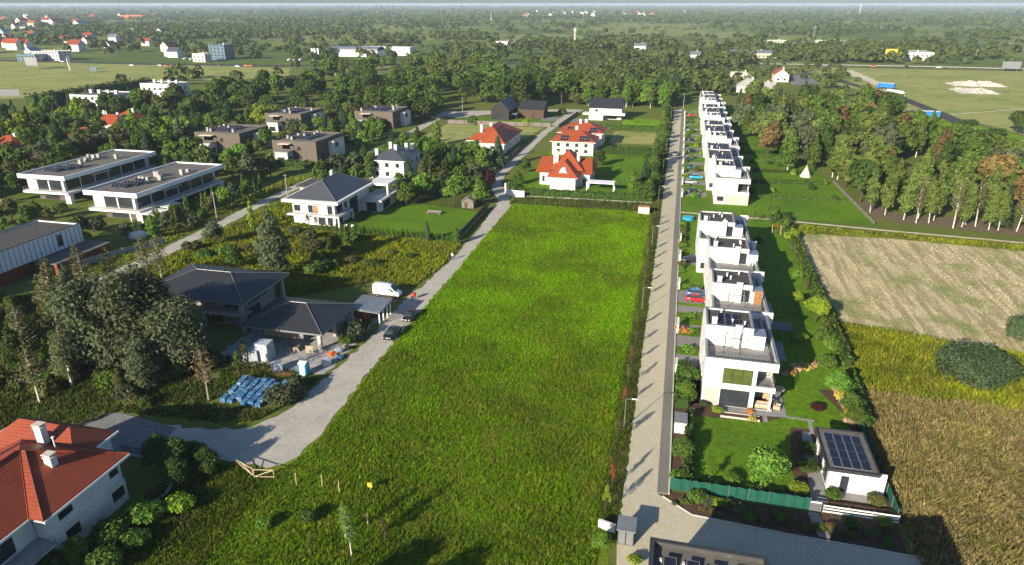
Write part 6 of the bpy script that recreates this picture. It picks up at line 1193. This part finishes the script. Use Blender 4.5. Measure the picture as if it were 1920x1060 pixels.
# scrub shrubs left of the lane
sc = []
for i in range(40):
    x, y = rng.uniform(-107, -52), rng.uniform(120, 147)
    if x > -70 and y > 143: y -= 8
    sc.append((x, y))
for i in range(30):
    x, y = rng.uniform(-118, -63), rng.uniform(66, 90); sc.append((x, y))
sc += [(-50.8, 93+1.6*k) for k in range(6)]+[(-51+rng.uniform(-1, 1), 74+2*k) for k in range(4)]
scp = []
for x, y in sc: scp.append(plant(rng.choice(('bush_a', 'bush_b', 'bush_near', 'young_a')), x, y, rng.uniform(1.0, 3.0), 'wild shrub growing in the scrub left of the gravel lane', 'wild scrub shrubs', 1.1, rng.choice(('leaf_olive', 'leaf_mid', 'leaf_grey', 'leaf_light', 'leaf_dark'))))
scp.sort(key=lambda t: t.location.y)
for j in range(0, len(scp), 16):
    for i, t in enumerate(sorted(scp[j:j+16], key=lambda t: SX(t.location.x, t.location.y))): t['label'] = f'wild shrub left of the gravel lane, {words[j//16]} row back, {ORD[i]} from left'
# ------------------------------------------------------------------ hedges
def hedge(label, p, q, w, h, mat='hedge_leaf', leaf=.22, dens=26, ends=True):
    L = math.hypot(q[0]-p[0], q[1]-p[1]); a = math.atan2(q[1]-p[1], q[0]-p[0]); rs = np.random.RandomState(int(abs(p[0]*7+p[1]*13)) % 9999); t = thing('hedge', label, 'hedge', (p[0], p[1], 0), a)
    n = int(L*(w+2*h)*dens/(leaf/.22)**2); u = rs.random(n)*(w+2*h); x = rs.random(n)*L; bump_ = .12*np.sin(x*1.9)+.10*np.sin(x*4.3+1); P = np.zeros((n, 3)); D = np.zeros((n, 3)); P[:, 0] = x
    m0 = u < h; m1 = u > h+w; m2 = ~(m0 | m1); P[m0, 1] = -w/2; P[m0, 2] = u[m0]; D[m0, 1] = -1; P[m1, 1] = w/2; P[m1, 2] = u[m1]-h-w; D[m1, 1] = 1; P[m2, 1] = u[m2]-h-w/2; P[m2, 2] = h; D[m2, 2] = 1
    P[:, 2] *= 1+bump_*.6; P += rs.normal(size=(n, 3))*.09; V = leafcards(P, D, leaf, rs); np_mesh('foliage', V, np.arange(n*4).reshape(n, 4), mat, {'rnd': np.repeat(rs.random(n), 4)}, t)
    b = MB().box(.1, L-.1, -w/2+.14, w/2-.14, 0, h*.88); o = b.build('inner_branches', 'leaf_dark', t); return t
hedge('long clipped hedge between the meadow and the orange roofed house', (-44.5, 195.2), (-5.4, 196.3), 1.6, 1.9); hedge('short hedge beside the curved white wall', (-49.6, 204), (-45.2, 196.2), 1.4, 1.6)
hedge('tall dark hedge behind the lawn of the orange roofed house', (-28, 262), (-9, 263), 1.6, 2.6, leaf=.3); hedge('tall hedge on the street side of the orange roofed house lawn', (-8.4, 199), (-9.4, 262), 2.0, 3.0, leaf=.32); hedge('clipped hedge in front of the dry lawn below the white house', (-46, 318.5), (-4, 319.5), 1.5, 1.8, leaf=.4)
hedge('long clipped hedge behind the villa along the back lane', (-109, 186), (-109, 262), 1.8, 2.0, leaf=.35); hedge('clipped hedge below the leftmost brown villa', (-182, 215), (-122, 213), 2.0, 2.2, leaf=.36); hedge('long hedge bordering the left wood and the hay meadow', G(60, 205), G(285, 168), 6, 7.5, 'leaf_dark', .8, 10)
for i, (y0, x1) in enumerate(((207.5, 49), (226, 48), (243, 45), (258, 42), (275, 41), (292, 38))): hedge(f'low garden hedge crossing the back lawns, {words[i]} from the near end', (24+rng.uniform(0, 3), y0), (x1, y0+rng.uniform(1, 4)), .8, rng.uniform(.7, 1.3), rng.choice(('leaf_mid', 'hedge_leaf', 'leaf_dark')), .24)
hedge('hedge strip between the corner garden and the weed field', (28.1, 86), (28.6, 100), 1.2, 1.8); hedge('dark hedge beside the pavement in front of the first white house', (4.1, 86), (4.2, 97.4), 1.8, 1.7, 'leaf_dark', .2); hedge('dark hedge between the bin shelter and the front lawn', (4.8, 69.2), (5.1, 84), .9, 1.3, 'leaf_dark', .18)
hedge('hedge behind the near white row along the stubble field', (29.3, 104), (29.6, 183), 1.4, 1.7, 'leaf_mid', .3, 20)
# ------------------------------------------------------------------ woods
BUILT = [(-104, -76, 150, 181), (-98, -83, 202, 221), (-183, -158, 224, 251), (-184, -160, 273, 302), (-146, -120, 214, 243), (-148, -122, 288, 316), (-184, -165, 152, 193), (-151, -131, 141, 181), (-143, -122, 96, 124), (-44, -22, 200, 226), (-48, -27, 254, 290), (-81, -61, 248, 284), (-92, -63, 329, 355), (-47, -24, 340, 361), (8, 23, 86, 400), (-117, -109, 90, 348)]
for o in list(COL.objects):
    if o.parent is None and o.name.split('.')[0] in ('tiled_house', 'house', 'apartment_building', 'building', 'warehouse') and o.location.y > 180: BUILT.append((o.location.x-8, o.location.x+8, o.location.y-(8 if 'tiled' in o.name or o.name.startswith('house') else 13), o.location.y+7))
BUILT += [(a-1, b+4, c-13, c) for a, b, c, d in BUILT[2:6]]
def free(x, y, m=2.0): return not any(a-m < x < b+m and c-m < y < d+m for a, b, c, d in BUILT)
TAKEN = []
def wood(poly, n, kinds, hs, gap, label, group, mats, w=(.85, 1.2), seed=1):
    r = random.Random(seed); xs, ys = zip(*poly); got = []; tries = 0
    while len(got) < n and tries < n*60:
        tries += 1; x, y = r.uniform(min(xs), max(xs)), r.uniform(min(ys), max(ys))
        if not inside(np.array([[x, y]]), poly)[0] or not free(x, y) or any((x-a)**2+(y-b)**2 < gap*gap for a, b in TAKEN): continue
        TAKEN.append((x, y)); k = r.choice(kinds); got.append(plant(k, x, y, r.uniform(*hs), label, group, r.uniform(*w), r.choice(mats) if not k.startswith(('spruce',)) else None))
    got.sort(key=lambda t: t.location.y); nrow = max(1, math.ceil(len(got)/16)); per = math.ceil(len(got)/nrow)
    for j in range(nrow):
        for i, t in enumerate(sorted(got[j*per:(j+1)*per], key=lambda t: SX(t.location.x, t.location.y))): t['label'] = f'{label}, {words[j]} row back, {ORD[i]} from left'
    return got
OAK = ('oak_a', 'oak_b', 'oak_c')
DK = ('leaf_dark', 'leaf_dark', 'leaf_mid', 'leaf_mid', 'leaf_grey', 'leaf_olive')
wood([(-262, 150), (-186, 150), (-186, 196), (-150, 196), (-150, 214), (-184, 222), (-186, 330), (-330, 330), (-300, 215)], 150, OAK+('birch_a', 'oak_c', 'spruce'), (7, 12.5), 4.6, 'tree of the left edge wood', 'left edge wood', DK+('leaf_birch', 'leaf_lime'), seed=2)
wood([(-300, 300), (-186, 300), (-150, 318), (-120, 318), (-120, 350), (-104, 372), (-104, 450), (-200, 470), (-260, 400)], 85, OAK, (10, 16), 6.2, 'dark tree behind the brown apartment villas', 'wood behind the brown villas', ('leaf_dark', 'leaf_dark', 'leaf_mid'), (.9, 1.25), 3)
wood([(-190, 192), (-133, 184), (-118, 200), (-118, 345), (-190, 330)], 105, OAK+('birch_c', 'oak_c', 'birch_a', 'spruce', 'round_mid'), (5, 10), 4.0, 'garden tree among the brown villas', 'garden trees among the brown villas', DK+('leaf_birch', 'leaf_light'), (.9, 1.25), 12)
wood([(-130, 118), (-112, 140), (-118, 178), (-131, 176), (-131, 140), (-160, 128), (-200, 130), (-200, 152), (-152, 142)], 34, OAK+('birch_c', 'bush_a'), (3.5, 7), 3.6, 'garden tree round the long apartment blocks', 'garden trees of the apartment blocks', DK+('leaf_light',), (.9, 1.2), 13)
wood([(-108, 182), (-99, 182), (-99, 222), (-82, 224), (-82, 246), (-108, 266)], 34, OAK+('birch_c', 'round_mid', 'spruce'), (4.5, 9), 3.8, 'garden tree behind the villa', 'garden trees behind the villa', DK+('leaf_light', 'leaf_light'), (.9, 1.2), 14)
wood([(-83, 182), (-62, 182), (-60, 246), (-82, 246)], 26, ('oak_c', 'birch_c', 'round_mid', 'spruce'), (4.5, 8.5), 4.0, 'garden tree left of the lane fence', 'garden trees left of the lane fence', DK+('leaf_light', 'leaf_light'), (.9, 1.2), 15)
wood([(-262, 118), (-186, 122), (-184, 200), (-250, 232)], 62, OAK+('oak_c', 'birch_c', 'birch_a'), (6, 11), 3.8, 'tree left of the long apartment blocks', 'trees left of the long apartment blocks', DK+('leaf_birch',), (.95, 1.25), 17)
wood([(-250, 205), (-188, 205), (-188, 262), (-262, 262)], 34, OAK+('oak_c', 'birch_c'), (6.5, 10), 4.2, 'tree round the orange red roofs on the left', 'trees round the orange red roofs', DK+('leaf_lime', 'leaf_birch'), (.95, 1.2), 18)
wood([(-136, 70), (-74, 68), (-70, 84), (-94, 92), (-112, 98), (-136, 98)], 62, ('birch_near', 'birch_near', 'birch_sparse', 'oak_near', 'bush_a', 'bush_b', 'birch_sparse'), (3.5, 10), 2.4, 'thicket tree left of the unfinished house', 'near left thicket', ('leaf_grey', 'leaf_dark', 'leaf_olive', 'leaf_mid'), (.9, 1.3), 16)
wood([(-106, 366), (-60, 378), (-60, 450), (-106, 450)], 22, OAK, (14, 19), 7, 'tall dark tree behind the barns', 'grove behind the barns', ('leaf_dark', 'leaf_dark', 'leaf_mid'), (.95, 1.2), 4)
wood([(-52, 384), (-2, 392), (-2, 425), (-52, 425)], 34, ('birch_a', 'birch_c', 'oak_c', 'birch_b'), (11, 14.5), 4.6, 'light green tree behind the black roofed white house', 'light green row behind the white house', ('leaf_birch', 'leaf_light', 'leaf_birch', 'leaf_mid'), (1.2, 1.6), 5)
wood([(-60, 375), (-52, 375), (-52, 440), (-2, 430), (10, 470), (-60, 490)], 20, OAK+('spruce',), (8, 14), 7, 'dark tree beyond the light green tree row', 'trees beyond the light green row', DK, (.9, 1.2), 6)
wood([(26, 322), (30, 262), (45, 236), (56, 214), (60, 204), (92, 196), (108, 200), (104, 262), (94, 330), (102, 384), (66, 404), (28, 404)], 150, OAK+('birch_a', 'birch_b', 'birch_c', 'birch_a', 'oak_c'), (10, 16.5), 4.2, 'tree of the right hand wood', 'right hand wood', ('leaf_mid', 'leaf_dark', 'leaf_birch', 'leaf_mid', 'leaf_grey', 'leaf_birch', 'leaf_rust'), (.9, 1.2), 7)
bi = [plant(('birch_a', 'birch_b', 'birch_sparse')[i % 3], x+rng.uniform(-.5, .5), y+rng.uniform(-.8, .8), rng.uniform(11, 14.5), 'x', None, .9, ('leaf_birch', 'leaf_birch', 'leaf_olive')[i % 3], lean=.09) for i, (x, y) in enumerate([(56.6, 196.4), (53.9, 199), (62.6, 191), (60, 193.5), (66, 192), (70.3, 188.6), (73, 190.5), (75.3, 192.9), (77.1, 191), (79.2, 189.5), (80.8, 188.8), (84.8, 188.2), (88, 190), (92, 187), (96, 189), (68, 194), (83, 193), (64.5, 196)])]
ordinal(bi, 'white trunked birch edging the right wood', 'edge birches of the right wood')
bi = [plant(k, *G(px, py), h, lb, None, 1.0, 'leaf_birch') for px, py, h, k, lb in ((1426, 268, 13, 'birch_sparse', 'pale birch standing alone at the left edge of the right wood'), (1475, 296, 12, 'birch_c', 'birch with bright trunk behind the back lawns'), (1514, 302, 11, 'oak_c', 'tree with brown trunk behind the back lawns'), (1570, 337, 15, 'birch_b', 'tall birch with long white trunk in front of the right wood'))]
plant('spruce', *G(1875, 428), 11, 'dark conifer at the right end of the birch edge'); plant('oak_a', *G(1612, 380), 12.5, 'full dark green tree at the corner of the back lawn fence', None, 1.0, 'leaf_dark')
# beyond: scattered trees of the middle distance, then one far wood
wood([(-230, 470), (-60, 455), (-60, 560), (-180, 600), (-300, 560), (-310, 500)], 34, ('birch_a', 'birch_b', 'oak_c', 'oak_a'), (10, 17), 9, 'tree of the thin birch wood beyond', 'thin birch wood', ('leaf_birch', 'leaf_birch', 'leaf_light', 'leaf_mid'), (1, 1.4), 8)
rs = np.random.RandomState(99)
def far_trees(n_try, y0, y1, cover, size, height, quads, seed, fill, poly=None):
    """crowns of the far woods: each a handful of leaf clumps on a low ellipsoid"""
    r = np.random.RandomState(seed); dist = (y0**2+(y1**2-y0**2)*r.random(n_try))**.5; ang = r.uniform(-.70, .72, n_try); x = dist*np.tan(ang); y = dist
    c, s = math.cos(YAW), math.sin(YAW); X, Y = x*c-y*s, x*s+y*c
    f = (np.sin(X*.0061+1.3)+np.sin(Y*.0083+X*.0032)+np.sin(X*.017-Y*.011+2)+.7*np.sin(X*.031+Y*.027))/3.7; f = f-.55*np.exp(-((x/y*1280+960-1290)/330)**2)*np.clip((y-470)/120, 0, 1)*np.clip((2600-y)/800, 0, 1)*np.clip(1.4-.0*y, 0, 1); keep = (f > cover) | (r.random(n_try) < fill); P = np.c_[X, Y]
    if poly is not None: keep = inside(P, poly) & (f > cover)
    for q in (OPEN if poly is None else []): keep &= ~inside(P, q)
    for a, b, cc, d in BUILT: keep &= ~((X > a-6) & (X < b+6) & (Y > cc-26) & (Y < d+4))
    P = P[keep]; n = len(P); rr = r.uniform(.65, 1.3, n)*size; hh = r.uniform(.6, 1.25, n)*height
    d = r.normal(size=(n, quads, 3)); d /= np.linalg.norm(d, axis=2, keepdims=True); d[..., 2] = np.abs(d[..., 2])*.95-.15
    C = np.empty((n, quads, 3)); C[..., 0] = P[:, None, 0]+d[..., 0]*rr[:, None]; C[..., 1] = P[:, None, 1]+d[..., 1]*rr[:, None]; C[..., 2] = hh[:, None]*(.5+.5*d[..., 2])
    C += r.normal(size=C.shape)*rr[:, None, None]*.12; tone = np.clip(.5+.5*f[keep]*1.3+r.normal(size=n)*.22, 0, 1); L = (rr[:, None]*r.uniform(.26, .5, (n, quads))).reshape(-1, 1)
    V = leafcards(C.reshape(-1, 3), d.reshape(-1, 3), L, r, .85, .5); return V, np.repeat(np.clip(tone[:, None]*.65+r.random((n, quads))*.4-.05, 0, 1).ravel(), 4)
OPEN = [[G(*p) for p in ((-300, 212), (0, 190), (150, 184), (200, 168), (300, 160), (330, 146), (420, 153), (545, 143), (560, 116), (300, 108), (0, 102), (-300, 98))],
        [(94, 400), (140, 404), (150, 330), (215, 240), (560, 300), (700, 640), (700, 760), (60, 740), (55, 590), (90, 560), (120, 470)], [(-700, 100), (-700, 100), (300, 100), (300, 440), (-300, 440)], [(40, 100), (600, 100), (560, 330), (215, 262), (150, 334), (130, 400), (40, 440)], [(-8, 380), (10, 380), (10, 480), (-8, 480)],
        [G(*p) for p in ((1060, 62), (1320, 70), (1330, 48), (1180, 46))], [G(*p) for p in ((940, 75), (1100, 78), (1090, 66), (960, 66))], [G(*p) for p in ((1330, 72), (1420, 70), (1400, 60), (1330, 62))], [G(*p) for p in ((650, 178), (840, 178), (800, 140), (690, 138))], [G(*p) for p in ((0, 108), (120, 104), (120, 90), (0, 92))]]
parts = [far_trees(6000, 430, 900, .02, 4.0, 11, 60, 1, .10), far_trees(12500, 850, 1700, .08, 4.8, 10, 40, 2, .06), far_trees(15000, 1650, 3600, .06, 7.5, 11, 20, 3, .08), far_trees(9000, 3500, 8500, -.05, 20, 12, 12, 4, .14), far_trees(4500, 8000, 16000, -.1, 45, 14, 10, 5, .3)]
V = np.concatenate([p[0] for p in parts]); parts += [far_trees(2600, 470, 900, -9, 2.6, 4.5, 26, 41, 0, [(-60, 480), (130, 560), (150, 900), (-180, 900)])]
parts += [far_trees(4000, 850, 2200, -.1, 3.2, 4.5, 18, 30+k, 0, OPEN[k]) for k in (5, 6, 7)]
V = np.concatenate([p[0] for p in parts]); A = np.concatenate([p[1] for p in parts]); o = np_mesh('far_wood', V, np.arange(len(V)).reshape(-1, 4), 'far_leaf', {'rnd': A}); tag(o, 'distant woods and tree belts reaching to the horizon', 'wood', kind='stuff')
# ------------------------------------------------------------------ tall grass and weeds
def tufts(name, label, poly, dens, h, w, mat, blades=3, seed=1, skip=(), ref=95.0, lean=.45, prob=None):
    r = np.random.RandomState(seed); xs, ys = zip(*poly); x0, x1, y0, y1 = min(xs), max(xs), min(ys), max(ys); n = int((x1-x0)*(y1-y0)*dens); P = np.c_[r.uniform(x0, x1, n), r.uniform(y0, y1, n)]
    d = np.hypot(P[:, 0], P[:, 1]); P = P[inside(P, poly) & (r.random(n) < np.minimum(1, (ref/d)**1.5))]
    for s in skip: P = P[~inside(P, s)]
    if prob is not None: P = P[r.random(len(P)) < prob(P[:, 0], P[:, 1])]
    k = np.clip(np.hypot(P[:, 0], P[:, 1])/ref, 1, 2.5)**.6; n = len(P); patch = .5+.5*np.sin(P[:, 0]*.31+np.sin(P[:, 1]*.23)*2)*np.sin(P[:, 1]*.27+1); V = np.empty((n, blades, 3, 3)); a = r.uniform(0, 6.283, (n, blades)); hh = (r.uniform(.55, 1.3, (n, blades))*(h*(.7+.5*patch)*k**.5)[:, None]); ww = r.uniform(.6, 1.3, (n, blades))*(w*k)[:, None]
    bx = P[:, None, 0]+r.normal(size=(n, blades))*w; by = P[:, None, 1]+r.normal(size=(n, blades))*w; lx, ly = r.normal(size=(n, blades))*lean*hh+.10*hh, r.normal(size=(n, blades))*lean*hh
    V[:, :, 0] = np.stack([bx-np.cos(a)*ww, by-np.sin(a)*ww, np.full_like(bx, -.02)], -1); V[:, :, 1] = np.stack([bx+np.cos(a)*ww, by+np.sin(a)*ww, np.full_like(bx, -.02)], -1); V[:, :, 2] = np.stack([bx+lx, by+ly, hh], -1)
    V = V.reshape(-1, 3); o = np_mesh(name, V, np.arange(len(V)).reshape(-1, 3), mat, {'rnd': np.repeat(r.random(n*blades), 3)}); return tag(o, label, 'grass', kind='stuff')
SITE = [(-92, 88), (-47.5, 82), (-47, 118), (-58, 120), (-70, 108), (-92, 109)]
def bright_share(x, y):
    w = 6*np.sin(x*.17+1)+4*np.sin(x*.41+y*.11)+3*np.sin(y*.5+x*.23); a = np.clip((y+w-82)/20, 0, 1); c = np.clip((y+w*1.2-160)/12, 0, 1)
    spot = np.exp(-(((x+20)/9)**2+((y-104)/5)**2))*.6+np.exp(-(((x+12)/7)**2+((y-140)/8)**2))*.5+np.exp(-(((x+34)/6)**2+((y-150)/8)**2))*.35
    return np.clip(a*(1-.62*c)-spot, .06, 1)
PLOT = [(-50, 28), (-4.6, 28), (-4.2, 60), (-4.8, 184), (-44, 184), (-43.4, 140), (-43.1, 86), (-42.2, 67), (-43, 62), (-45, 59)]
tufts('meadow_grass', 'tall bright green grass of the building plot', PLOT, 22, .34, .075, 'meadow_blade', 3, 1, ref=115, prob=bright_share)
tufts('meadow_grass', 'wild darker grass and weeds of the building plot', PLOT, 26, .38, .06, 'wild_blade', 3, 21, ref=95, prob=lambda x, y: 1-.95*bright_share(x, y))
tufts('meadow_grass', 'rough grass strip between the meadow and the long hedge', rect(-45, -5, 184.5, 194), 8, .45, .09, 'rough_blade', 3, 9)
tufts('verge_grass', 'wild grass on the verge between the meadow and the street', rect(-5.0, -2.7, 60, 192), 26, .42, .07, 'rough_blade', 3, 2); tufts('verge_grass', 'wild grass on the far part of the street verge', rect(-9, -2.7, 192, 392), 5, .5, .1, 'rough_blade', 3, 12)
tufts('scrub_grass', 'tall weeds and yellow grass in the scrub left of the gravel lane', [(-110, 100), (-92, 110), (-70, 109), (-58, 120), (-49, 119), (-47.6, 130), (-47.4, 147.5), (-88, 148), (-96, 160), (-110, 175)], 9, .62, .10, 'weed_blade', 4, 3)
tufts('scrub_grass', 'dark rough grass under the near left thicket', [(-135, 58), (-77, 58), (-73, 66.6), (-58, 67.5), (-53, 69), (-50.5, 74), (-49.6, 82), (-62, 84), (-92, 88), (-110, 98), (-135, 96)], 8, .55, .10, 'rough_blade', 4, 4, (rect(-61.5, -52, 71.8, 80),))
tufts('scrub_grass', 'rough grass between the red tiled house and the meadow', [(-56.5, 42), (-43, 42), (-44.5, 58.8), (-51, 59.8), (-56, 59)], 13, .5, .08, 'rough_blade', 4, 5)
tufts('scrub_grass', 'brighter grass thinning out towards the red tiled house', [(-56.5, 42), (-42.6, 42), (-44.2, 58.8), (-51, 59.8), (-56, 59)], 14, .44, .08, 'wild_blade', 3, 25, prob=lambda x, y: np.clip((x+55)/11, 0, 1))
tufts('scrub_grass', 'grass strips on both sides of the back lane', [(-120, 100), (-116, 100), (-116.8, 170), (-117, 200), (-123, 200), (-122, 130)], 6, .5, .1, 'weed_blade', 3, 13)
tufts('weed_plants', 'yellow green weeds between the stubble and the dry field', [(28.8, 122), (44, 118.6), (60, 115), (118, 98), (118, 84), (52, 96), (28.8, 97.5)], 9, .8, .11, 'weed_blade', 4, 6)
tufts('dry_plants', 'tall dry brown weeds in the bottom right field', [(28.2, 97), (52, 95.6), (112, 84), (100, 40), (28, 44)], 12, .95, .10, 'dry_blade', 4, 7); tufts('weed_plants', 'green weeds scattered through the dry brown field', [(28.2, 97), (52, 95.6), (112, 84), (100, 40), (28, 44)], 3.2, .85, .12, 'weed_blade', 4, 27, prob=lambda x, y: np.clip(.5+.8*np.sin(x*.35+np.sin(y*.4))*np.sin(y*.31), .1, 1)); tufts('field_edge_grass', 'grass along the stubble field edges', [(29.8, 182), (52, 180), (96, 176), (96, 173), (81, 173.5), (52, 176.5), (33, 175), (30.8, 170), (31.2, 123), (29.8, 123)], 6, .6, .12, 'weed_blade', 3, 8)
tufts('stubble_stalks', 'short pale straw stubble', [(31.5, 169), (33, 173.6), (52, 174.6), (81, 171.6), (104, 166), (104, 106), (60, 116.5), (44, 120), (32, 123.5)], 5, .16, .07, 'stubble', 3, 10)
# ------------------------------------------------------------------ the air
HZ, nt = nodes('haze'); pv = nd(nt, 'ShaderNodeVolumePrincipled'); pv.inputs['Color'].default_value = (.70, .84, 1.0, 1); pv.inputs['Density'].default_value = 9e-5; pv.inputs['Anisotropy'].default_value = 0.0
nt.links.new(pv.outputs[0], nd(nt, 'ShaderNodeOutputMaterial').inputs['Volume'])
tag(MB().box(-31000, 31000, -5500, 31000, -1.0, 62.0).build('haze', 'haze'), 'thin pale summer haze over the whole plain', 'haze', kind='stuff')
